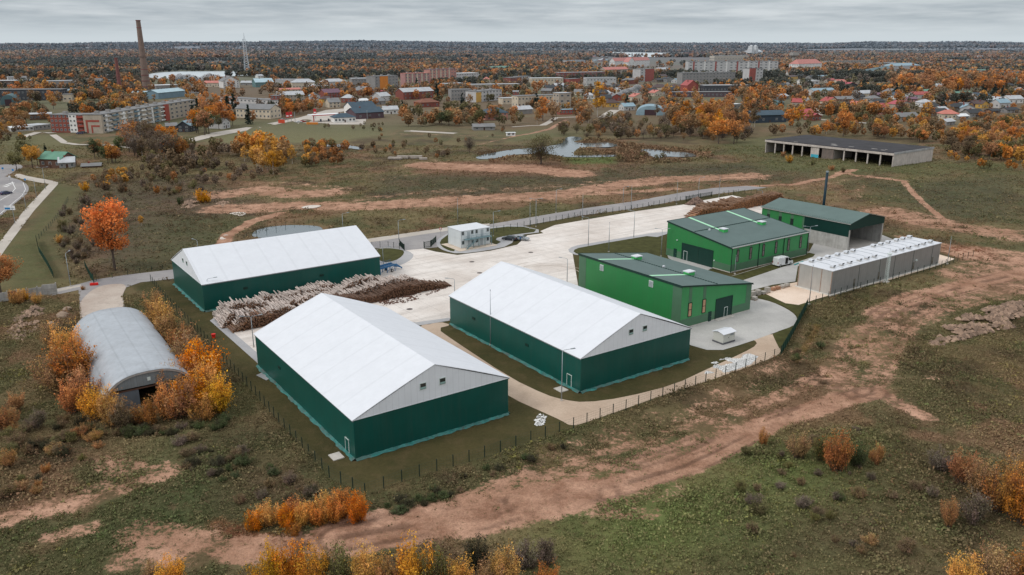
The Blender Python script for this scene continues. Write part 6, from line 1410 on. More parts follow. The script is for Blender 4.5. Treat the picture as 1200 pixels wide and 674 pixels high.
# --- abandoned open shed
def openshed():
    A = G(896.4,178.1); B = G(1045.5,196.1); d = B-A; w_ = d.length; t = empty('abandoned_shed', (A.x,A.y,0), math.atan2(d.y,d.x), 'long abandoned concrete shed with open bays and a black flat roof', 'shed'); D = 38; h = 6.4
    cw = M('old_plaster', S(200,190,182), var=.12, stain=.3, streak=.3); rf = M('tar_roof', S(44,42,46), var=.5, scale=.15, stain=.1)
    MB().box(w_-.4,w_,0,D,-.3,h).build('end_wall', cw, t); MB().box(0,.4,0,D,-.3,h).build('end_wall', cw, t); MB().box(.4,w_-.4,D-.4,D,-.3,h).build('back_wall', cw, t)
    MB().box(w_*.385,w_*.385+.4,.4,D-.4,0,h-.5).build('cross_wall', cw, t); MB().box(w_*.56,w_*.56+.4,.4,D-.4,0,h-.5).build('cross_wall', cw, t)
    MB().box(w_*.385,w_*.45,0.05,.4,0,h-.9).build('front_panel', cw, t); MB().box(w_*.475,w_*.565,0.05,.4,0,h-.9).build('front_panel', M('sooty_plaster', S(126,112,104), stain=.6, streak=.8), t)
    MB().box(w_*.39,w_*.45,.0,.04,.2,1.8).build('painted_patch', M('cyan_paint', S(70,170,190)), t)
    for u in (.085,.16,.235,.315): MB().box(w_*u-.3,w_*u+.3,0,.6,0,h-.9).build('column', cw, t)
    for u in (.645,.735,.82,.91): MB().box(w_*u-.3,w_*u+.3,0,.6,0,h-.9).build('column', cw, t)
    MB().box(-.3,w_+.3,-.5,.02,h-.9,h+.1).build('lintel', cw, t)
    MB().box(-.2,w_+.2,.02,D+.2,h+.003,h+.35).build('roof', rf, t)
    MB().box(w_+.0,w_+.25,-.3,D+.3,h-.5,h+.42).build('coping', M('coping_grey', S(172,172,172), stain=.4), t)
    MB().box(.4,w_-.4,D*.45,D*.45+.3,0,h-.5).build('inner_wall', M('dark_inner_wall', S(60,54,50)), t)  # inner wall in one tone, much darker than the outer plaster
    rr_ = random.Random(2)
    for k in range(7): x = rr_.uniform(.2,.9)*w_; y = rr_.uniform(1,9); MB().box(x,x+rr_.uniform(1,4),y,y+rr_.uniform(.6,2),h+.352,h+.45).build('roof_patch', M('pale_patch', S(150,146,142), var=.3), t)
    FOOT.append((A, math.atan2(d.y,d.x), w_, D, (893,155,1100,200), 'shed'))
openshed()
# --- chimneys and the telecom mast
BRK = M('chimney_brick', S(128,104,90), var=.2, scale=.4, streak=.4); BRR = M('red_chimney_brick', S(120,66,58), var=.2, scale=.4)
p = G(172.5,108.5); h = ht(172.5,108.5,23.5); t = empty('factory_chimney', (p.x,p.y,0), 0, 'very tall tapering brick factory chimney rising above the horizon', 'chimney'); k_ = p.y/946
MB().tube([(0,0,-1),(0,0,h*.22),(0,0,h*.5),(0,0,h-1)],[5.2*k_,4.0*k_,3.3*k_,2.35*k_],20).build('shaft', BRK, t)
MB().tube([(0,0,h-1),(0,0,h)],[2.7*k_,2.7*k_],20).build('rim', BRR, t); MB().tube([(0,0,h*.5),(0,0,h*.5+1.6)],[4.0*k_,4.0*k_],20).build('gallery', BRK, t)
MB().tube([(0,0,h-9),(0,0,h-8.2)],[2.75*k_,2.7*k_],20).build('ring', BRR, t); 
for z_ in (.08,.16,.24,.32): MB().tube([(0,0,h*z_),(0,0,h*z_+.8)],[(5.3-4.4*z_)*k_]*2,20).build('ring', BRR, t)
p = G(141.5,111); h = ht(141.5,111,67.5); t = empty('factory_chimney', (p.x,p.y,0), 0, 'slim dark red brick chimney left of the tallest one', 'chimney'); k_ = p.y/946
MB().tube([(0,0,-1),(0,0,h*.5),(0,0,h)],[2.6*k_,2.0*k_,1.6*k_],16).build('shaft', BRR, t); MB().tube([(0,0,h-1.2),(0,0,h)],[1.9*k_,1.9*k_],16).build('rim', BRR, t)
for px, py, top, lab in ((235.5,101.5,92.5,'small beige stack left of the pink roof'),(248.8,101,88.5,'slim beige stack above the pink roof'),(251.7,101,88.5,'slim beige stack with dark top above the pink roof')):
    p = G(px,py); h = ht(px,py,top); t = empty('stack', (p.x,p.y,0), 0, lab, 'chimney'); MB().tube([(0,0,-1),(0,0,h)],[1.0,.8],10).build('shaft', TM('stack_beige', S(190,160,134)), t); MB().tube([(0,0,h),(0,0,h+1.4)],[1.0,1.0],10).build('cap', TM('stack_dark', S(80,60,54)), t)
p = G(289.6,84); h = ht(289.6,84,38.5); t = empty('telecom_mast', (p.x,p.y,0), .3, 'white and grey lattice telecom mast beyond the lake', 'mast'); k_ = p.y/946; mb = MB()
r0 = 3.0*k_
for z0, z1, ra_, rb_2 in ((0,h*.42,r0,r0*.55),(h*.42,h*.85,r0*.55,r0*.35)):
    n_ = 7
    for sx_, sy_ in ((-1,-1),(1,-1),(1,1),(-1,1)): mb.tube([(sx_*ra_,sy_*ra_,z0),(sx_*rb_2,sy_*rb_2,z1)],[.45,.4],4)
    for i in range(n_):
        a_ = z0+(z1-z0)*i/n_; b_2 = z0+(z1-z0)*(i+1)/n_; ra2 = ra_+(rb_2-ra_)*i/n_; rb3 = ra_+(rb_2-ra_)*(i+1)/n_
        for s1, s2 in (((-1,-1),(1,-1)),((1,-1),(1,1)),((1,1),(-1,1)),((-1,1),(-1,-1))):
            mb.tube([(s1[0]*ra2,s1[1]*ra2,a_),(s2[0]*rb3,s2[1]*rb3,b_2)],[.3,.3],3,False).tube([(s2[0]*ra2,s2[1]*ra2,a_),(s1[0]*rb3,s1[1]*rb3,b_2)],[.3,.3],3,False)
mb.build('lattice', M('mast_white', S(196,200,204), var=.05), t); MB().tube([(0,0,h*.85),(0,0,h)],[.8,.25],6).build('aerial', MATS['mast_white'], t)
for z_ in (.74,.8,.62): MB().tube([(-r0*.55,0,h*z_),(-r0*.55,0,h*z_+3.4)],[.8,.8],6).build('antenna_panel', MATS['mast_white'], t)
# --- filling station
p, q = G(366,143.5), G(402,141.5); d = q-p; L_ = d.length; t = empty('station_canopy', p, math.atan2(d.y,d.x), 'red and white filling station canopy on posts', 'canopy'); REDT = TM('signal_red', S(190,44,44)); WHT_T = TM('signal_white', S(226,226,226))
MB().box(0,L_,0,9,4.6,5.3).build('roof', WHT_T, t); MB().box(-.1,L_+.1,-.14,-.01,4.6,5.1).build('fascia', REDT, t)
for x in (3,L_-3): MB().box(x-.3,x+.3,4,4.6,0,4.6).build('post', REDT, t)
for x in (6, L_/2, L_-7):
    o = MB().box(-.5,.5,-.4,.4,0,1.9).build('fuel_pump', TM('pump_blue', S(70,76,96))); o.location = p+d/L_*x+Vector((0,3,0)); o.rotation_euler = (0,0,math.atan2(d.y,d.x)); tag(o, {6:'left fuel pump under the red canopy',L_-7:'right fuel pump under the red canopy'}.get(x,'middle fuel pump under the red canopy'), 'fuel pump')
for px, py, top, lab, cc in ((337.5,143,131.5,'tall red price pylon by the main road','red'),(341.5,142.5,131,'red and white flag-like sign right of the pylon','red'),(369.5,139,127.5,'red sign tower beyond the canopy','red'),(346,144,131.5,'grey flagpole at the station','grey'),(430.5,140,129,'lamp pole in front of the plum-walled building','grey')):
    p = G(px,py); h = ht(px,py,top); t = empty('sign_pylon', (p.x,p.y,0), 0, lab, 'sign'); MB().box(-.15,.15,-.15,.15,0,h).build('post', GALV, t)
    if cc == 'red': MB().box(-1.1,1.1,-.3,-.16,h*.45,h).build('board', REDT, t); MB().box(-.8,.8,-.34,-.303,h*.55,h*.68).build('panel', WHT_T, t)
p = G(337.5,144.5); t = empty('billboard', (p.x-3,p.y-6,0), 0, 'orange-red roadside board at the bend of the main road', 'billboard'); MB().box(-2.4,2.4,-.1,.1,.6,3.2).build('board', TM('board_orange', S(216,84,54)), t); MB().box(-.1,.1,-.05,.05,0,.6).build('post', GALV, t)
p = G(366,146); o = MB().box(-4,4,-1,1,0,1.5).build('skip_container', TM('skip_orange', S(214,130,50)), None); o.location = p; tag(o, 'orange container on the station forecourt', 'container')
for px, py, rz, nm, lab in ((350.5,143.8,.3,'white_van_paint','white car on the station forecourt'),(355,143.2,.3,'signal_red_car','red car beside the white one at the station'),(332,141,.9,'silver_paint','silver car at the roadside by the cream houses'),(306,136.5,.6,'black_paint','dark car parked before the cream house row'),(98,156.5,.2,'black_paint','dark car parked at the red brick block'),(94,157.3,.2,'navy_paint','blue car parked beside the dark one at the brick block')):
    car(px,py,rz, MATS.get(nm) or paint(nm, S(170,40,40)), lab)
# concrete slabs lying in the mid field
for i, (px, py, l_) in enumerate(((463,186.5,7),(472,185.6,6),(480,185,9),(488,185.5,6),(496,187.2,4))):
    p = G(px,py); t = MB().box(-l_/2,l_/2,-1.2,1.2,0,1.0+.3*(i%2)).build('concrete_slab', M('slab_far', S(168,158,148), var=.2), None, bevel=.08); t.location = p; t.rotation_euler = (0,0,.1*i-.2); tag(t, ['leftmost of the concrete slabs in the field','second concrete slab of the field row','longest concrete slab in the field row','fourth concrete slab of the field row','small last concrete slab at the right of the row'][i], 'slab')
# chimney smoke over the town
def smoke(P, label, rad):
    bm = bmesh.new(); r4 = random.Random(3)
    for i, (px, py, z_) in enumerate(P):
        p = G(px,py); g_ = Matrix.Translation((p.x,p.y,z_))@Matrix.Diagonal((rad*r4.uniform(.9,1.5),rad,rad*r4.uniform(.5,.8),1)); bmesh.ops.create_icosphere(bm, subdivisions=3, radius=1, matrix=g_)
    for v in bm.verts:
        k = float(vn(np.array(v.co.x/rad*1.7), np.array((v.co.y+v.co.z*2)/rad*1.7))); v.co.z += rad*.5*(k-.5); v.co.x += rad*.5*(k-.5)
    me = bpy.data.meshes.new('smoke_plume'); bm.to_mesh(me); bm.free(); o = bpy.data.objects.new('smoke_plume', me); col.objects.link(o)
    m = bpy.data.materials.new('smoke'); m.use_nodes = True; nt = m.node_tree; nt.nodes.clear(); out = nd(nt,'ShaderNodeOutputMaterial'); v = nd(nt,'ShaderNodeVolumePrincipled'); v.inputs['Color'].default_value = (.95,.96,.98,1); nt.links.new(rmap(nt, noise(nt, nd(nt,'ShaderNodeNewGeometry').outputs['Position'], .9/rad*2, 4, .7), .40, .62, 0, 6/rad), v.inputs['Density']); nt.links.new(v.outputs[0], out.inputs['Volume']); me.materials.append(m)
    tag(o, label, 'smoke', kind='stuff')
smoke([(716+i*1.0, 117, 3+1.2*i) for i in range(3)]+[(722,117,4),(726,117,6),(731,116.5,7.5),(736,116.5,9),(741,116,10.5),(746,116,12)], 'white smoke drifting right from a house roof in the centre', 3.6)
smoke([(207+4.4*i, 94.5, 4+2.5*math.sin(i*.8)) for i in range(10)], 'white steam bank along the lake behind the factory', 7)
# ------------------------------------------------------------------ plants
def leafmat(key, c, rand=.18, hz=True): return M('leaf_'+key, [q*1.0 for q in c], rough=.8, var=.0, attr='Col', spec=.12, rand=rand, transl=.22, hz=hz)
PAL = dict(orange=S(208,132,54), rust=S(174,118,70), gold=S(206,150,64), tan=S(166,128,86), brown=S(124,104,80), olive=S(112,106,68), green=S(84,94,62), fir=S(50,64,54), bare=S(118,104,92), dark=S(70,68,52), flame=S(216,124,46), yolk=S(214,156,60))
WOOD = M('bark_brown', S(84,72,64), var=.2); WOODP = M('bark_pale', S(172,164,154), var=.3, scale=2)
def crown(seed, K, n, leaf, rx=.34, rz=.36, zc=.60, br=.14, sparse=1.0, col0=(.45,1.3), cone=False):
    global rng
    rng = np.random.default_rng(seed); 
    u = rng.normal(size=(K,3)); u /= np.linalg.norm(u,axis=1,keepdims=True); r_ = rng.uniform(.35,1,(K,1))**.7
    c = u*r_*np.array([rx,rx,rz])*(1-br*.8)
    if cone:
        z_ = rng.uniform(0,1,K); c = np.column_stack([u[:,0]*rx*(1.05-z_)*.9, u[:,1]*rx*(1.05-z_)*.9, (z_-.5)*2*rz])
    else: c[:,2] *= np.where(c[:,2] < 0, .8, 1)
    c[:,2] += zc; cb = rng.uniform(.75,1.2,K)
    bs_ = br*rng.uniform(.65,1.35,K)*( (1.15-(c[:,2]-zc+rz)/(2*rz))*1.2 if cone else 1)
    idx = rng.integers(0,K,n); d = rng.normal(size=(n,3)); d /= np.linalg.norm(d,axis=1,keepdims=True); rr_ = rng.uniform(.25,1.05,(n,1))**.6
    P = c[idx]+d*rr_*bs_[idx][:,None]*np.array([1,1,.8]); 
    V, F = leafquads(P, leaf*rng.uniform(.7,1.3,n), .2)
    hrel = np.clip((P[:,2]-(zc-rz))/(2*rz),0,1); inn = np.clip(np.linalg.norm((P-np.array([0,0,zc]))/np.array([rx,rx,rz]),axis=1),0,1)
    b = (col0[0]+(col0[1]-col0[0])*(.5*hrel+.5*inn*(.5+.5*(d[:,2]>-.2))))*cb[idx]*rng.uniform(.8,1.2,n)  # self-shading painted in: leaves brighten towards top and outside, darken within
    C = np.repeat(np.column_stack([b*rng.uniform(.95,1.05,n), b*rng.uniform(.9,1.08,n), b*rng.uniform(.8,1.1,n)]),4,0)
    return V, F, C, c
def limbs(c, zc, r0=.022, many=10, lean=0, base_fork=.25):
    mb = MB(); mb.tube([(0,0,-.02),(lean*.3,0,base_fork),(lean,0,zc)],[r0,r0*.75,r0*.3],7)
    for p in c[:many]:
        z0 = base_fork+random.uniform(0,.5)*(zc-base_fork); m_ = (p[0]*.45+lean*.6,p[1]*.45,(z0+p[2])*.5+.02); mb.tube([(lean*z0/zc,0,z0),m_,tuple(p)],[r0*.45,r0*.3,r0*.08],5,False)
    return mb
PROTO = {}
def shrub(seed, ns, n, leaf, lod):
    "many thin stems fanning up from the ground, leaves strung along them, bare twigs between"
    global rng
    rng = np.random.default_rng(seed+100); az = rng.uniform(0,6.283,ns); tl = rng.uniform(.02,.62,ns)**.8; ln = rng.uniform(.45,1.0,ns)*(1-.25*tl); b0 = rng.uniform(0,.22,ns)
    base_ = np.column_stack([np.cos(az*1.7)*b0, np.sin(az*1.7)*b0, np.zeros(ns)]); tip = base_+np.column_stack([np.cos(az)*np.sin(tl)*ln, np.sin(az)*np.sin(tl)*ln, np.cos(tl)*ln])
    bend = np.column_stack([np.cos(az)*.06, np.sin(az)*.06, -.02*np.ones(ns)])
    mb = MB()
    def at(i, t): t = np.asarray(t)[...,None]; return base_[i]*(1-t)+tip[i]*t+bend[i]*np.sin(t*math.pi)
    for i in range(ns): P_ = [tuple(at(i, q)) for q in (0,.35,.7,1.0)]; mb.tube(P_, [.008,.006,.004,.0015], 3, False)
    nt_ = ns*{'near':12,'mid':6,'far':2}[lod]; ti = rng.integers(0,ns,nt_); tt = rng.uniform(.25,.95,nt_); td = rng.normal(0,1,(nt_,3))*np.array([.10,.10,.04])+np.array([0,0,.09]); tb = np.array([at(i,q) for i, q in zip(ti,tt)]); te = tb+td
    for q in range(nt_): w_ = .0025 if lod == 'near' else .005; mb.add([tuple(tb[q]),tuple(tb[q]+[w_,w_,0]),tuple(te[q])],[(0,1,2)])
    full_ = rng.uniform(.15,1,ns); pr = full_/full_.sum(); idx = rng.choice(ns, n, p=pr); m_ = rng.random(n) < .55
    t_ = np.clip(rng.beta(2.6,1.5,n)*1.03,0,1.03); P = np.array([at(i,q) for i, q in zip(idx,t_)])+rng.normal(0,1,(n,3))*np.array([.035,.035,.03])
    k_ = rng.integers(0,nt_,n); u_ = rng.uniform(.3,1.1,(n,1)); P2 = tb[k_]+td[k_]*u_+rng.normal(0,.018,(n,3)); P = np.where(m_[:,None], P, P2); P[:,2] = np.maximum(P[:,2], .02); idx = np.where(m_, idx, ti[k_])
    V, F = leafquads(P, leaf*rng.uniform(.6,1.4,n), .15); sb = rng.uniform(.7,1.25,ns); sg = rng.uniform(.86,1.14,ns)
    r_ = np.hypot(P[:,0],P[:,1]); b = (.5+.75*np.clip(P[:,2],0,1)+.35*np.clip(r_/.45,0,1))*sb[idx]*rng.uniform(.75,1.25,n)  # daylight painted in: leaves lighter higher up and towards the rim
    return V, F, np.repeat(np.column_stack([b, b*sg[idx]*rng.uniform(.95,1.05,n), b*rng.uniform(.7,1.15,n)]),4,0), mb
def proto(shape, colr, lod):
    k = (shape, colr, lod)
    if k in PROTO: return PROTO[k]
    base, v_ = shape[:-1], int(shape[-1]); sd = hash((base, v_)) % 1 + v_*7+ord(base[0])
    N = dict(near=1.0, mid=.22, far=.07)[lod]; LS = dict(near=1.0, mid=1.9, far=3.0)[lod]
    if base == 'broad': a = dict(K=34 if lod != 'far' else 14, n=int(5200*N), leaf=.026*LS, rx=.36, rz=.37, zc=.60, br=.13)
    elif base == 'tall': a = dict(K=30 if lod != 'far' else 12, n=int(4200*N), leaf=.022*LS, rx=.20, rz=.42, zc=.56, br=.10)
    elif base == 'bush': a = dict(K=26 if lod != 'far' else 12, n=int(3600*N), leaf=.040*LS, rx=.55, rz=.42, zc=.44, br=.22)
    elif base == 'bare': a = dict(K=34, n=int(3400*N), leaf=.022*LS, rx=.44, rz=.38, zc=.56, br=.16, col0=(.6,1.1))
    elif base == 'fir': a = dict(K=46 if lod != 'far' else 20, n=int(3600*N), leaf=.034*LS, rx=.20, rz=.46, zc=.52, br=.09, cone=True, col0=(.5,1.25))
    if base == 'bush':
        V, F, C, mb = shrub(sd, {'near':46,'mid':30,'far':14}[lod], int(8200*N), .025*LS, lod)
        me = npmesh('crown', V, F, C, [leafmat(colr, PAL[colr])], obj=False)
        o = mb.build('trunk', WOOD); tme = o.data; bpy.data.objects.remove(o); PROTO[k] = (me, tme); return PROTO[k]
    V, F, C, c = crown(sd, **a)
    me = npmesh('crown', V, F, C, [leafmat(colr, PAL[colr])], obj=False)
    random.seed(sd); mb = limbs(c, a['zc'], {'bush':.016,'tall':.014,'fir':.016}.get(base,.022), {'near':26,'mid':10,'far':0}[lod] if base != 'fir' else 0, 0, .08 if base == 'bush' else .22)
    if base == 'bare' or base == 'bush':      # twigs
        n = {'near':420,'mid':160,'far':40}[lod]; r5 = np.random.default_rng(sd)
        for i in range(n):
            p = c[r5.integers(0,len(c))]+r5.normal(0,.09,3); q0 = np.array([p[0]*.35,p[1]*.35,p[2]*.45]); s_ = .003 if lod == 'near' else .006
            mb.add([tuple(q0),tuple(q0+[s_,0,0]),tuple(p)],[(0,1,2)])
    o = mb.build('trunk', WOODP if base == 'tall' else WOOD); tme = o.data; bpy.data.objects.remove(o)
    PROTO[k] = (me, tme); return PROTO[k]
NAMES = dict(broad='broadleaf_tree', tall='birch_tree', bush='bush', bare='bare_tree', fir='fir_tree')
def plant(shape, colr, x, y, h, label, group=None, lod=None, rz=None, wide=1.0, cat=None, name=None):
    lod = lod or ('near' if y < 235 else 'mid' if y < 620 else 'far')
    base = shape[:-1]; cr, tr = proto(shape, colr, lod); nm = name or NAMES[base]
    z0 = float(hill(x, y))
    t = bpy.data.objects.new(nm, None); col.objects.link(t); t.location = (x,y,z0-.05); t.rotation_euler = (0,0,random.uniform(0,6.28) if rz is None else rz); t.scale = (h*wide,h*wide,h); t.empty_display_size = .3
    tag(t, label, cat or {'broad':'tree','tall':'birch','bush':'bush','bare':'tree','fir':'fir'}[base], group)
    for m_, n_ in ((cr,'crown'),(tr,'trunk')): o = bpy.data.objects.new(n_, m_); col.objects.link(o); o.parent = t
    return t
def pp(shape, colr, px, py, hpx, label, wide=1.0, **k):
    p = G(px,py); h = max(.8, ht(px,py,py-hpx)); return plant(shape, colr, p.x, p.y, h, label, wide=wide, **k)
random.seed(3)
# the orange maple and other single plants
pp('broad1','flame',135,317,84,'big bright orange maple standing alone by the road on the left',wide=.92,name='maple_tree',cat='maple')
pp('broad2','orange',2,348,58,'orange-brown tree cut by the left edge',wide=1.0)
pp('bush1','yolk',237,239,21,'bright yellow-orange bush in the field',wide=.85); pp('bush2','green',211,241,13,'dark green bush left of the yellow one',wide=.8)
pp('bush3','yolk',243,238,15,'smaller yellow bush tucked behind the brightest',wide=.7)
pp('tall1','gold',166,265,14,'small yellow sapling in the field right of the maple'); pp('bush2','olive',75,271,18,'dark olive round bush inside the scrub',wide=.8)
pp('bush1','gold',70,285,13,'yellow bush at the foot of the slope',wide=.8); pp('bush3','rust',97,340,6,'rusty low bush at the fork')
for i, (px, py, hp, c, w_) in enumerate(((22,356,22,'gold',1.0),(44,357,17,'yolk',.8),(30,352,15,'gold',.9))): pp('bush%d'%(i+1), c, px, py, hp, ['yellow shrub against the concrete wall, largest','golden shrub beside the pale wall panel','yellow shrub behind the largest at the wall'][i], w_)
# round the hangar
HB = [(78,425,52,'gold'),(92,452,60,'rust'),(74,458,48,'tan'),(104,478,50,'rust'),(88,482,42,'orange'),(118,492,40,'yolk'),(130,500,44,'gold'),(145,503,36,'brown'),(160,497,26,'tan'),(182,372,34,'tan'),(192,392,42,'gold'),(205,408,42,'tan'),(214,424,46,'rust'),(226,438,50,'tan'),(236,452,52,'orange'),(244,474,56,'gold'),(228,482,50,'orange'),(212,488,48,'rust'),(196,492,40,'orange'),(256,486,46,'yolk'),(240,492,36,'gold'),(198,470,44,'tan'),(176,498,30,'rust'),(62,408,30,'tan'),(222,462,50,'rust')]
PLC = ['at the left flank','on the left flank, tall','far left of the hangar','at the left front corner','low at the left flank','in front of the left door leaf','glowing before the left door leaf','thin and brown before the door','before the dark opening','at the back right corner','second along the right flank','third along the right flank','beside the middle of the right flank','fourth along the right flank','tall at the right front corner','golden at the fence','orange at the right door leaf','rusty beside the opening','low by the opening','brightest, nearest the fence','small at the fence','against the right door leaf','small before the opening','at the rear left corner','close to the arch rim']
for i, (px, py, hp, c) in enumerate(HB): pp('bush%d'%(1+i%4), c, px, py, hp*1.12, '%s autumn bush by the hangar, %s'%({'gold':'golden','rust':'rusty','tan':'tan','orange':'orange','yolk':'yellow','brown':'brown'}[c], PLC[i]), (.68+.14*(i%3)), group='autumn bushes around the hangar')
# bottom edge and right
BB = [(309,616,30,'gold',.9,'golden bush tucked behind the left end of the row by the track'),(345,614,34,'orange',.9,'orange bush tucked behind the middle of the row by the track'),(382,610,38,'yolk',.9,'yellow bush tucked behind the right half of the row by the track'),(402,606,38,'orange',.9,'orange bush behind the brightest one of the row by the track'),(300,622,30,'orange',.9,'orange bush, left end of the row by the track'),(318,618,34,'gold',.8,'pale-topped yellow bush in the row by the track'),(336,620,32,'orange',.9,'orange bush in the middle of the row by the track'),(354,618,34,'yolk',.8,'yellow-orange bush right of the middle of the row'),(372,616,38,'orange',.8,'tall orange bush of the row by the track'),(392,614,36,'orange',.8,'orange bush second from the right of the row'),(418,612,40,'flame',.8,'brightest orange bush at the right end of the row'),(425,598,24,'gold',.6,'small yellow bush above the right end of the row'),(345,628,20,'rust',1.1,'rusty low bush before the row by the track'),
 (205,690,44,'gold',.9,'golden bush at the bottom edge, far left of the thicket'),(178,684,30,'tan',.8,'tan bush at the bottom edge, leftmost'),(318,694,62,'yolk',.7,'yellow thicket bush at the bottom edge left of centre'),(345,690,66,'orange',.7,'tall orange thicket bush at the bottom edge'),(372,692,60,'gold',.8,'golden thicket bush at the bottom edge'),(400,694,62,'olive',.8,'olive thicket bush at the bottom edge'),(430,696,66,'gold',.7,'golden bush third from the bare shrubs'),(460,698,58,'tan',.8,'tan bush at the bottom edge'),(488,700,76,'yolk',.7,'tall yellow-leaved bush at the bottom centre'),(512,700,66,'olive',.7,'olive bush at the bottom centre'),(538,704,58,'gold',.8,'yellow bush at the bottom right of centre'),(560,666,46,'dark',.8,'dark green round bush at the lower centre'),(590,694,60,'gold',.7,'thin yellow-leaved bush before the brown shrub'),(612,668,38,'bare',1.0,'dark brown leafless shrub beside the track'),(640,662,34,'bare',1.0,'second brown leafless shrub beside the track'),(640,692,40,'rust',.8,'rusty bush at the bottom edge right of centre'),(575,700,50,'tan',.8,'tan bush beside the thin yellow one'),
 (893,522,24,'rust',.6,'small rusty bush beside the haul track'),(935,536,32,'tan',1.0,'dull brown-green bush behind the track'),(962,540,38,'olive',.7,'olive bush left of the orange one'),(982,552,52,'rust',.8,'tall rusty-orange bush in the right meadow'),(1004,548,34,'green',.8,'green bush right of the tall rusty one'),(1027,545,28,'rust',.7,'single small rusty bush in the right meadow'),
 (1100,552,32,'bare',1.2,'grey-brown shrub at the left of the right thicket'),(1128,566,42,'rust',.9,'rusty shrub in the right thicket'),(1150,585,52,'tan',.8,'tan bush in the right thicket'),(1172,600,62,'rust',.8,'tall rusty bush in the right thicket'),(1198,612,66,'orange',.8,'tall orange bush at the right edge'),(1190,570,46,'tan',.9,'tan bush behind the tall orange one'),(1112,616,36,'rust',.6,'small rust bush before the right thicket'),(1140,612,40,'bare',1.0,'leafless brown shrub before the right thicket'),(1212,580,50,'gold',.9,'golden bush cut by the right edge'),(1130,690,44,'gold',1.0,'yellow bush at the lower right corner'),(1160,692,56,'tan',1.0,'tan-yellow bush at the lower right corner'),(1195,688,54,'rust',1.0,'rusty bush in the lower right corner'),(900,690,22,'tan',.8,'small tan shrub at the bottom edge right'),(12,545,22,'tan',1.2,'tan shrub at the left edge'),(6,505,30,'rust',1.0,'rusty shrub at the left edge'),(45,500,22,'bare',1.3,'brown shrub left of the hangar front'),(20,480,26,'rust',.9,'rusty shrub high at the left edge')]
for i, b in enumerate(BB): pp('%s%d'%('bush' if b[3] != 'bare' else 'bush', 1+i%4), b[3], b[0], b[1], b[2], b[5], b[4]*.9)
# low dark bushes scattered in the rough ground, one group per look
def near_any(px, py):
    for A, yaw, w_, dp, r_, c_ in FOOT:
        if r_[0]-1 < px < r_[2]+1 and r_[1]+2 < py < r_[3]+3: return True
    return False
def onfoot(x, y, mrg=2):
    for A, yaw, w_, dp, r_, c_ in FOOT:
        dx, dy = x-A.x, y-A.y; u = dx*math.cos(yaw)+dy*math.sin(yaw); v_ = -dx*math.sin(yaw)+dy*math.cos(yaw)
        if -mrg < u < w_+mrg and -mrg < v_ < dp+mrg: return True
    return False
ALLROADS = [ROAD_N]+[ribbon(W(P), wd+2) for P, wd in roads_far]+[POND_1,POND_2,POND_3,POND_T,ROAD,RB,RB_UP,WALK_L,WALK_L2,LAKE_1,LAKE_2]
def blocked(x, y, px, py, hpx, soft=.75):
    xa, ya = np.array([x]), np.array([y])
    for P in ALLROADS:
        if inpoly(xa, ya, P)[0]: return True
    if onfoot(x, y): return True
    # do not bury the buildings the photo shows
    for A, yaw, w_, dp, r_, c_ in FOOT:
        if r_[0]-2 < px < r_[2]+2 and py-hpx < r_[3]-2 and py > r_[3]-1 and random.random() < soft: return True
    return False
SP = []      # every scattered plant: (shape, colour, x, y, h, wide, region)
def region(name, P, n, mix, hm, shapes, soft=.85, wide=(.8,1.15)):
    xs = [p[0] for p in P]; ys = [p[1] for p in P]; k = 0; tr = 0
    while k < n and tr < n*30:
        tr += 1; px = random.uniform(min(xs),max(xs)); py = random.uniform(min(ys),max(ys))
        if not inpoly(np.array([px]),np.array([py]),P)[0]: continue
        p = G(px,py); h = random.uniform(*hm); hp = h/p.y*946
        if blocked(p.x,p.y,px,py,hp,soft): continue
        SP.append((random.choice(shapes)+str(random.randint(1,4)), random.choices(list(mix),list(mix.values()))[0], p.x, p.y, h, random.uniform(*wide), name)); k += 1
OR = dict(orange=3,rust=5,gold=2,tan=4,brown=3,olive=2); BR = dict(brown=3,tan=3,bare=3,rust=2,olive=2); YE = dict(gold=4,yolk=3,orange=2,tan=3)
region('in the hedge between left field and shrub belt', [(170,215),(260,195),(330,205),(300,214),(200,230)], 40, dict(bare=4,brown=4,olive=3,rust=1), (2.5,5), ['bush'])
region('in the long hedge before the ponds', [(300,168),(460,172),(560,186),(560,190),(440,182),(300,178)], 40, dict(brown=4,olive=3,bare=3,rust=2), (2,4.5), ['bush'])
region('along the scrub below the green-roofed house', [(90,235),(120,205),(185,190),(260,185),(250,215),(150,235),(95,262)], 57, dict(bare=5,brown=4,rust=1,olive=1), (2.5,5), ['bush'])
region('in the grey scrub beside the old wire fence', [(70,250),(110,225),(160,232),(110,300),(80,322),(64,290)], 51, dict(bare=6,brown=2), (1.5,3.2), ['bush'])
region('in the shrub belt above the left field', [(150,185),(250,172),(280,178),(270,198),(180,205)], 46, dict(olive=3,brown=3,bare=3,green=1), (4,8), ['bush'])
region('in the golden band above the scrub', [(92,225),(110,212),(150,205),(152,215),(110,226)], 12, dict(gold=3,tan=4,rust=1), (3,5), ['bush'])
region('in the golden thicket left of the shallow water', [(272,185),(290,172),(340,178),(350,205),(325,208),(290,196)], 34, YE, (8,12), ['bush','tall'])
region('in the orange thicket around the shallow water', [(345,180),(360,170),(408,174),(405,192),(360,200)], 44, dict(rust=3,orange=3,gold=2,green=1,brown=2), (3.5,6.5), ['bush'])
region('near the brown tree group before the long beige block', [(120,170),(150,160),(200,168),(226,172),(215,190),(150,185)], 35, dict(bare=5,brown=5,orange=1,rust=2), (11,16), ['broad','bare','tall'])
region('beside the sea-green roof', [(18,205),(22,185),(45,183),(45,200)], 4, dict(olive=2,gold=1), (9,12), ['broad'])
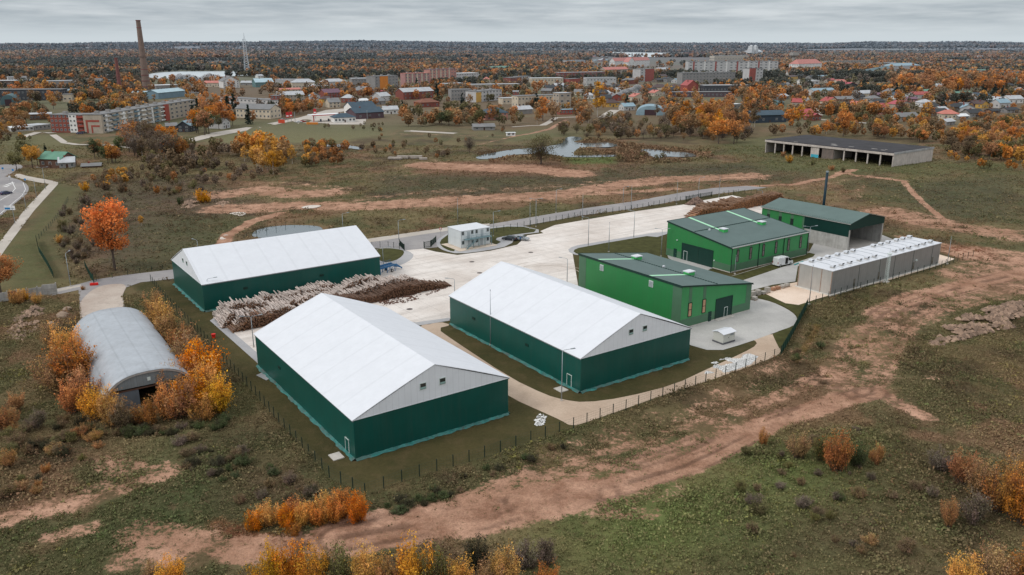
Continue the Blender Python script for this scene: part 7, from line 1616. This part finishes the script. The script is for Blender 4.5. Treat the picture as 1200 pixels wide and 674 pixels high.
region('between the sea-green roof and the birches', [(90,195),(100,178),(150,176),(140,195)], 9, dict(gold=3,rust=2,green=1), (7,11), ['tall','broad'])
region('at the far left works', [(0,88),(150,86),(150,110),(95,125),(0,140)], 119, OR, (9,16), ['broad','tall','broad'])
region('between the garages and birches', [(0,126),(60,126),(60,150),(0,165)], 51, dict(tan=3,rust=3,brown=4,gold=2,green=1), (5,10), ['broad','bush','tall'])
region('at the golden verge by the left edge', [(0,152),(24,156),(50,164),(0,172)], 14, dict(gold=3,olive=4,brown=2), (3,5), ['bush'])
region('below the tall chimney', [(150,93),(235,97),(330,97),(330,112),(230,118),(150,125)], 92, OR, (8,15), ['broad','tall'])
region('in front of the long beige block end', [(228,160),(235,128),(270,118),(290,140),(270,155)], 28, dict(rust=3,green=2,orange=3,tan=3,olive=1), (9,16), ['broad'])
region('along the main road', [(290,145),(330,120),(350,125),(385,122),(380,129),(330,138)], 44, dict(rust=4,orange=2,olive=2,green=1,tan=2), (8,14), ['broad','tall'])
region('between the roofs left of centre', [(330,84),(470,84),(470,128),(410,126),(330,118)], 162, OR|dict(green=1), (6,11), ['broad','broad','tall'])
region('in the dark hedge of the centre', [(450,128),(610,128),(612,147),(540,150),(456,149)], 93, dict(olive=4,dark=2,tan=4,rust=3,green=2,brown=3), (7,12), ['broad','bush'])
region('between the central blocks', [(470,80),(620,80),(620,124),(470,124)], 148, OR|dict(dark=3,green=1), (6,11), ['broad','broad','tall'])
region('in the central gardens', [(600,72),(760,72),(760,130),(600,130)], 286, OR|dict(green=2,dark=1), (5.5,10), ['broad','tall','broad'])
region('around the cream ruin', [(600,128),(690,128),(690,145),(600,148)], 28, dict(orange=2,tan=3,rust=1,brown=1), (7,14), ['broad','tall'])
region('in the brown belt above the ponds', [(650,150),(720,142),(800,140),(880,155),(885,168),(800,166),(700,163),(655,165)], 144, dict(brown=5,bare=3,tan=3,olive=2,rust=1), (4.5,9), ['bush','broad','bare'])
region('in the birch wood before the brick buildings', [(745,108),(800,106),(885,112),(885,150),(840,162),(800,160),(745,125)], 142, dict(gold=3,tan=5,orange=3,rust=3,brown=2), (10,18), ['tall','broad','tall'], .55)
region('right of the dark blue shed', [(885,112),(960,105),(960,140),(930,150),(890,150)], 71, OR, (7,14), ['broad','tall'])
region('in the gardens on the right', [(955,96),(1200,104),(1200,145),(1020,148),(960,138)], 231, OR|dict(green=2,dark=1), (4,8), ['broad','bush','broad'])
region('in the tall orange row on the right', [(1040,96),(1200,96),(1200,110),(1120,112),(1040,108)], 120, dict(orange=4,rust=4,tan=3,brown=2), (15,22), ['broad'], .3)
region('among the buildings far right', [(915,72),(1200,74),(1200,94),(915,92)], 192, OR|dict(dark=1), (10,16), ['broad'], .6)
region('in the thicket behind the abandoned shed', [(900,150),(960,142),(1060,145),(1200,143),(1200,192),(1130,186),(1095,170),(1000,160),(905,160)], 270, dict(tan=3,olive=4,rust=4,gold=2,orange=2,brown=3), (5,10), ['bush','broad','broad'])
region('on the meadow beside the abandoned shed', [(1105,178),(1200,186),(1200,202),(1120,195)], 16, dict(gold=2,orange=2,olive=1), (3,5), ['bush'])
region('on the reed bank by the ponds', [(735,180),(830,184),(860,178),(830,188),(740,190)], 14, dict(olive=3,brown=3,green=1), (2,4), ['bush'])
region('in the mid meadow', [(440,160),(560,162),(600,150),(560,175),(450,178)], 16, dict(brown=3,green=1,rust=2), (2,4), ['bush'])
region('around the lime-green verge', [(370,144),(455,147),(455,155),(380,156)], 14, dict(olive=3,gold=1,brown=3), (2.5,4.5), ['bush'])
region('in the rough ground outside the left fence', [(205,478),(330,556),(392,598),(300,604),(190,530)], 46, dict(dark=4,brown=4,green=3,bare=3), (.8,1.9), ['bush'], wide=(1.1,1.8))
region('on the bank between fence and haul track', [(440,590),(640,528),(700,505),(670,528),(470,604)], 34, dict(green=5,dark=3,brown=2), (.6,1.2), ['bush'], wide=(1.2,2))
region('in the right-hand meadow', [(850,520),(1080,470),(1110,560),(1060,660),(860,650)], 44, dict(brown=4,olive=3,green=2,bare=3,tan=1), (.7,1.7), ['bush'], wide=(1.0,1.8))
region('in the weeds at the near left', [(0,470),(110,500),(130,540),(60,580),(0,590)], 42, dict(brown=5,dark=3,tan=2,olive=3,rust=1), (.9,2.2), ['bush'], wide=(1.0,1.7))
region('at the foot of the hangar bushes', [(60,470),(110,505),(260,505),(280,480),(240,510),(120,515)], 24, dict(dark=4,green=4,brown=2), (.8,1.8), ['bush'], wide=(1.1,1.8))
region('along the ditch by the dense green fence', [(925,425),(950,385),(990,352),(1080,330),(1000,372),(950,420)], 30, dict(olive=4,green=3,brown=3), (.7,1.5), ['bush'], wide=(1.1,1.8))
for zn, P, n in (('in the dark fir wood at left', [(72,80),(130,76),(185,76),(185,84),(75,86)], 40),('in the dark fir wood behind the lake', [(300,66),(366,66),(366,78),(300,80)], 60),('among the town roofs', [(300,84),(760,84),(760,130),(300,140)], 22),('in the right gardens', [(960,100),(1200,100),(1200,140),(960,140)], 16),('by the church side', [(970,72),(1010,72),(1010,84),(970,84)], 14),('below the long beige block', [(285,130),(292,146),(200,150)], 4)):
    region(zn, P, n, dict(fir=1), (12,19), ['fir'])
pp('fir1','fir',292,146,24,'tall dark spruce beside the main road'); pp('fir2','fir',54,182,14,'dark spruce left of the sea-green roof'); pp('fir3','fir',145,153,9,'small spruce before the beige block')
pp('bare1','olive',634,193,38,'huge bare willow on the pond shore',wide=1.45,name='willow_tree',cat='willow',lod='near'); pp('bare2','bare',550,180,24,'slender leafless tree in the meadow left of the ponds',wide=.7,lod='near')
pp('broad3','orange',207,184,26,'bright orange tree at the right of the brown group',wide=1.0); pp('broad2','orange',842,168,32,'glowing orange maple pair, left one',wide=1.1); pp('broad4','orange',860,168,30,'glowing orange maple pair, right one',wide=1.0); pp('broad1','orange',636,142,30,'orange tree before the cream ruin',wide=.9); pp('broad2','tan',648,141,26,'tan tree right of the orange one at the ruin',wide=1.0); pp('tall2','gold',700,137,46,'tall slim golden poplar in the centre',wide=1.0)
pp('tall3','gold',936,148,28,'yellow birch beside the crimson roof',wide=1.1); pp('broad1','orange',988,160,32,'orange tree behind the abandoned shed, tallest',wide=.9); pp('tall4','orange',968,158,18,'small orange tree behind the abandoned shed'); pp('broad3','rust',240,158,30,'rusty tree near the road left of the spruce',wide=1.0); pp('broad4','green',245,157,26,'grey-green willow among the rusty trees',wide=1.0); pp('broad2','orange',262,150,34,'tall orange-topped tree beside the grey-green one',wide=1.0)
for i, (px, py, c) in enumerate(((925,191,'gold'),(917,184,'rust'),(975,200,'rust'),(988,202,'olive'),(952,194,'olive'))): pp('bush%d'%(1+i%3), c, px, py, 8 if i else 11, ['golden bush in the second open bay','rusty bush in the first open bays','rusty bush by the sooty panel','olive bush inside the right bays','olive bush at the shed middle'][i])
# what shows largest stays individual, the remainder is one wooded mass
cn = {}; rest = []
CW = {'gold':'golden','rust':'rusty brown','tan':'tan','orange':'orange','yolk':'yellow','brown':'brown','bare':'leafless grey-brown','olive':'olive','green':'dull green','dark':'dark green','fir':'dark green'}
KW = {'broad':'autumn tree','tall':'slim birch','bush':'bush','bare':'bare-branched tree','fir':'fir'}
for s in sorted(SP, key=lambda q: (q[3] > 330, -q[4]/q[3])):
    b = s[0][:-1]; cn[b] = cn.get(b, 0)+1
    if cn[b] <= {'broad':270,'tall':200,'bush':235,'bare':60,'fir':120}[b]:
        lab = '%s %s %s'%(CW[s[1]], KW[b], s[6]); plant(s[0], s[1], s[2], s[3], s[4], lab, wide=s[5], group=lab)
    else: rest.append(s)
# distant woods: one mass
def woods():
    r6 = np.random.default_rng(21); pts = []
    # world positions, thinning with distance
    def add(n, y0, y1, keep, hm, sp=1.0):
        y = y0*(y1/y0)**r6.random(n); x = r6.uniform(-.74,.74,n)*y; k = keep(x, y); x, y = x[k], y[k]; h = r6.uniform(*hm, len(x)); pts.append(np.column_stack([x,y,h,np.full(len(x),sp)]))
    px_ = lambda x, y: 600+FPX*x/(y*cp+H*sp)
    py_ = lambda y: 337-FPX*(y*sp-H*cp)/(y*cp+H*sp)
    add(9000, 650, 1500, lambda x,y: (fbm(x/90+3,y/90,3) > .50)&((px_(x,y) < 320)|(px_(x,y) > 880)|(y > 900)), (8,13))
    add(26000, 1400, 3600, lambda x,y: (fbm(x/200+3,y/200,3) > .40), (9,15))
    add(30000, 3400, 7600, lambda x,y: (fbm(x/500+13,y/500,3) > .36), (12,20), 1.5)
    add(22000, 7000, 12500, lambda x,y: y > 0, (14,24), 2.6)
    A = np.concatenate(pts)
    x, y, h, spn = A.T
    keep = np.ones(len(x), bool)
    for P in (LAKE_1, LAKE_2, ROAD_N)+tuple(ribbon(W(P), 12) for P, _ in roads_far[:2]):
        keep &= ~inpoly(x, y, chaikin(list(P),1))
    for Aa, yaw, w_, dp, r_, c_ in FOOT:
        dx, dy = x-Aa.x, y-Aa.y; u = dx*math.cos(yaw)+dy*math.sin(yaw); v_ = -dx*math.sin(yaw)+dy*math.cos(yaw)
        big_ = 1.0 if w_ > 14 else .6
        keep &= ~((u > -6)&(u < w_+6)&(v_ > -45*big_)&(v_ < dp+5)&(y < 4200))
    # keep the lakes' near shores open to the eye
    for P, d_ in ((LAKE_1, 1900),(LAKE_2, 700)):
        ys = min(p[1] for p in P); x0 = min(p[0]/p[1] for p in P); x1 = max(p[0]/p[1] for p in P); keep &= ~((x/y > x0)&(x/y < x1)&(y > ys-d_)&(y < ys+60)&((r6.random(len(x)) > .12)|(y > ys-d_*.5)))
    keep &= ~((py_(y) > 118)&(px_(x,y) > 330)&(px_(x,y) < 700))
    x, y, h, spn = x[keep], y[keep], h[keep], spn[keep]
    if rest: R_ = np.array([(s[2],s[3],s[4],1.0) for s in rest]); x = np.append(x, R_[:,0]); y = np.append(y, R_[:,1]); h = np.append(h, R_[:,2]); spn = np.append(spn, R_[:,3])
    n = len(x)
    nl = np.where(y < 900, 150, np.where(y < 1500, 70, np.where(y < 3600, 24, 9))); tot = int(nl.sum()); idx = np.repeat(np.arange(n), nl)
    d = r6.normal(size=(tot,3)); d /= np.linalg.norm(d,axis=1,keepdims=True); rr_ = r6.uniform(.3,1,(tot,1))**.5
    wdt = .34*h*spn; c = np.column_stack([x, y, hill(x,y)+h*.56])
    P = c[idx]+d*rr_*np.column_stack([wdt,wdt,h*.42])[idx]
    global rng
    rng = r6; size = np.where(nl >= 70, np.where(nl == 150, .14, .20), np.where(nl == 24, .36, .55))[idx]*h[idx]*np.sqrt(spn[idx])
    V, F = leafquads(P, size, .25)
    keys = ['orange','rust','tan','brown','gold','olive','fir','bare']; pal = np.array([PAL[k] for k in keys])*.72; pal = pal*.8+.2*np.array(S(124,104,82))*.8; pal = pal*1.45
    zone = fbm(x/420+31, y/420+7, 3); z2 = fbm(x/150+1, y/150+77, 3)
    pr = r6.random(n); ci = np.where(pr < .22, 1, np.where(pr < .42, 2, np.where(pr < .60, 3, np.where(pr < .72, 0, np.where(pr < .80, 4, np.where(pr < .90, 5, 7))))))
    ci = np.where((zone > .58)&(pr < .8), 6, ci); ci = np.where((z2 > .62)&(pr < .5), 6, ci)
    if rest: ci[-len(rest):] = [keys.index({'yolk':'gold','green':'olive','dark':'olive'}.get(s[1],s[1])) for s in rest]
    # the far ridges: darker, more conifer
    ci = np.where((y > 5200)&(r6.random(n) < .4), 6, ci)
    bl = .6+.55*np.clip(d[:,2]*.6+.5,0,1)*rr_[:,0]  # crown light and shade put into colour: upper outer leaves brighter
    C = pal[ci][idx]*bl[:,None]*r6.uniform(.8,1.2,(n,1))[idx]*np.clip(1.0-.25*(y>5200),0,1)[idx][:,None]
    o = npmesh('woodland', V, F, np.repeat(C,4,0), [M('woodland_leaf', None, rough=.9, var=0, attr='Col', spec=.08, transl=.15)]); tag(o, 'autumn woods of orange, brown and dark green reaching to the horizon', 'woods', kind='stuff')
    print('woods', n, tot)
woods()
# ------------------------------------------------------------------ weeds and tufts on the rough ground
def weeds(name, label, npts, y0, y1, size, hgt, palette, per, msk, seed):
    r7 = np.random.default_rng(seed); global rng; rng = r7
    y = np.sqrt(r7.uniform(y0**2, y1**2, npts)); x = r7.uniform(-.74,.74,npts)*y
    dm = np.zeros(npts)
    for P, wd, st in dirt_l: d = segd(x, y, W(P)); dm = np.maximum(dm, st*(1-sstep(wd*.35, wd*1.25, d)))
    k = (dm < .40+.9*(fbm(x/3,y/3,3)-.35)+.35*(r7.random(npts) < .05))&~inpoly(x,y,SITE)
    for P in hard_polys+[POND_T,POND_1,POND_2,POND_3]: k &= ~inpoly(x,y,P)
    if y1 > 300:
        for P in (POND_1,POND_2): k &= ~(inpoly(x,y+9,P)|inpoly(x,y+4,P))
    k &= ~inpoly(x,y,W([(64,214),(96,222),(60,280),(85,330),(0,350),(0,300),(30,262)])); k &= msk(x,y)
    hx, hy = x+57.7, y-118.7; c_, s_ = math.cos(math.radians(34)), math.sin(math.radians(34)); u = hx*c_+hy*s_; v_ = -hx*s_+hy*c_; k &= ~((abs(u) < 7.5)&(v_ > -.5)&(v_ < 38.5))
    x, y = x[k], y[k]; n = len(x)
    # height of the land there, looked up on the ground grid
    ri = np.interp(y, r, np.arange(nr)); ti = np.interp(x/y, ta, np.arange(nc)); a_, b_ = np.floor(ri).astype(int), np.floor(ti).astype(int); fr, ft = ri-a_, ti-b_; a_ = np.clip(a_,0,nr-2); b_ = np.clip(b_,0,nc-2); Zg = Z.reshape(nr,nc)
    z_ = (Zg[a_,b_]*(1-ft)+Zg[a_,b_+1]*ft)*(1-fr)+(Zg[a_+1,b_]*(1-ft)+Zg[a_+1,b_+1]*ft)*fr
    cs = r7.uniform(.5,1.5,n)*(.6+.8*fbm(x/6,y/6,2)); idx = np.repeat(np.arange(n), per); tot = len(idx)
    P = np.column_stack([x,y,z_])[idx]+np.column_stack([r7.normal(0,1,tot)*size*.9, r7.normal(0,1,tot)*size*.9, r7.uniform(.1,1,tot)*hgt])*cs[idx][:,None]
    V, F = leafquads(P, size*cs[idx], .1)
    pal = np.array([PAL2[k_] for k_ in palette]); zn = np.clip((fbm(x/14+seed,y/14,3)-.3)/.4,0,.999); ci = np.clip((zn*len(pal)+r7.normal(0,.9,n)).astype(int),0,len(pal)-1)
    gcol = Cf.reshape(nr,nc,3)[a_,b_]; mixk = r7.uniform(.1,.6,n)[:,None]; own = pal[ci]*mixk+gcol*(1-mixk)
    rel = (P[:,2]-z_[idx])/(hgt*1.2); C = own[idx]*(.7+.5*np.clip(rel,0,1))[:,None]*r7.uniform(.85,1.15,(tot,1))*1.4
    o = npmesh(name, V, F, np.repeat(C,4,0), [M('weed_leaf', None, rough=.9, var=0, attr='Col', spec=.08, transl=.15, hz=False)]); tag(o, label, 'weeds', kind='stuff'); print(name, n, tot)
PAL2 = dict(grass=S(98,97,68), green=S(84,92,60), dead=S(122,106,82), brown=S(106,88,70), dark=S(76,72,55), straw=S(136,122,90), yellow=S(128,122,68), bright=S(94,108,64), red=S(112,82,64))
allm = lambda x,y: np.ones(x.shape,bool)
weeds('weeds', 'low mixed weeds and tussocks on the rough ground nearest the viewer', 190000, 66, 180, .17, .24, ['brown','dead','grass','straw','grass','green','dead'], 5, allm, 1)
weeds('tall_weeds', 'taller brown dead stems standing in patches of rough ground', 36000, 66, 280, .24, .8, ['brown','dead','dark','brown','red'], 9, lambda x,y: fbm(x/13+90,y/13+5,4) > .54, 2)
weeds('leafy_plants', 'broad-leaved green plants in the near meadow and along the bank', 26000, 66, 190, .22, .3, ['green','bright','green','bright','yellow','yellow'], 7, lambda x,y: fbm(x/13+9,y/13+33,3) > .55, 3)
weeds('meadow_tufts', 'dull tufts of meadow growth in the middle distance', 70000, 170, 470, .34, .28, ['brown','dead','grass','straw','green','dead'], 5, allm, 4)
weeds('reeds', 'dense brown reeds around the ponds', 36000, 370, 500, .8, .9, ['brown','red','dead','brown'], 5, lambda x,y: (inpoly(x,y,W([(575,192),(600,186),(655,190),(700,188),(760,192),(830,188),(830,176),(760,172),(700,162),(665,158),(650,172),(560,180)]))), 5)
print('OBJS', len(bpy.data.objects))
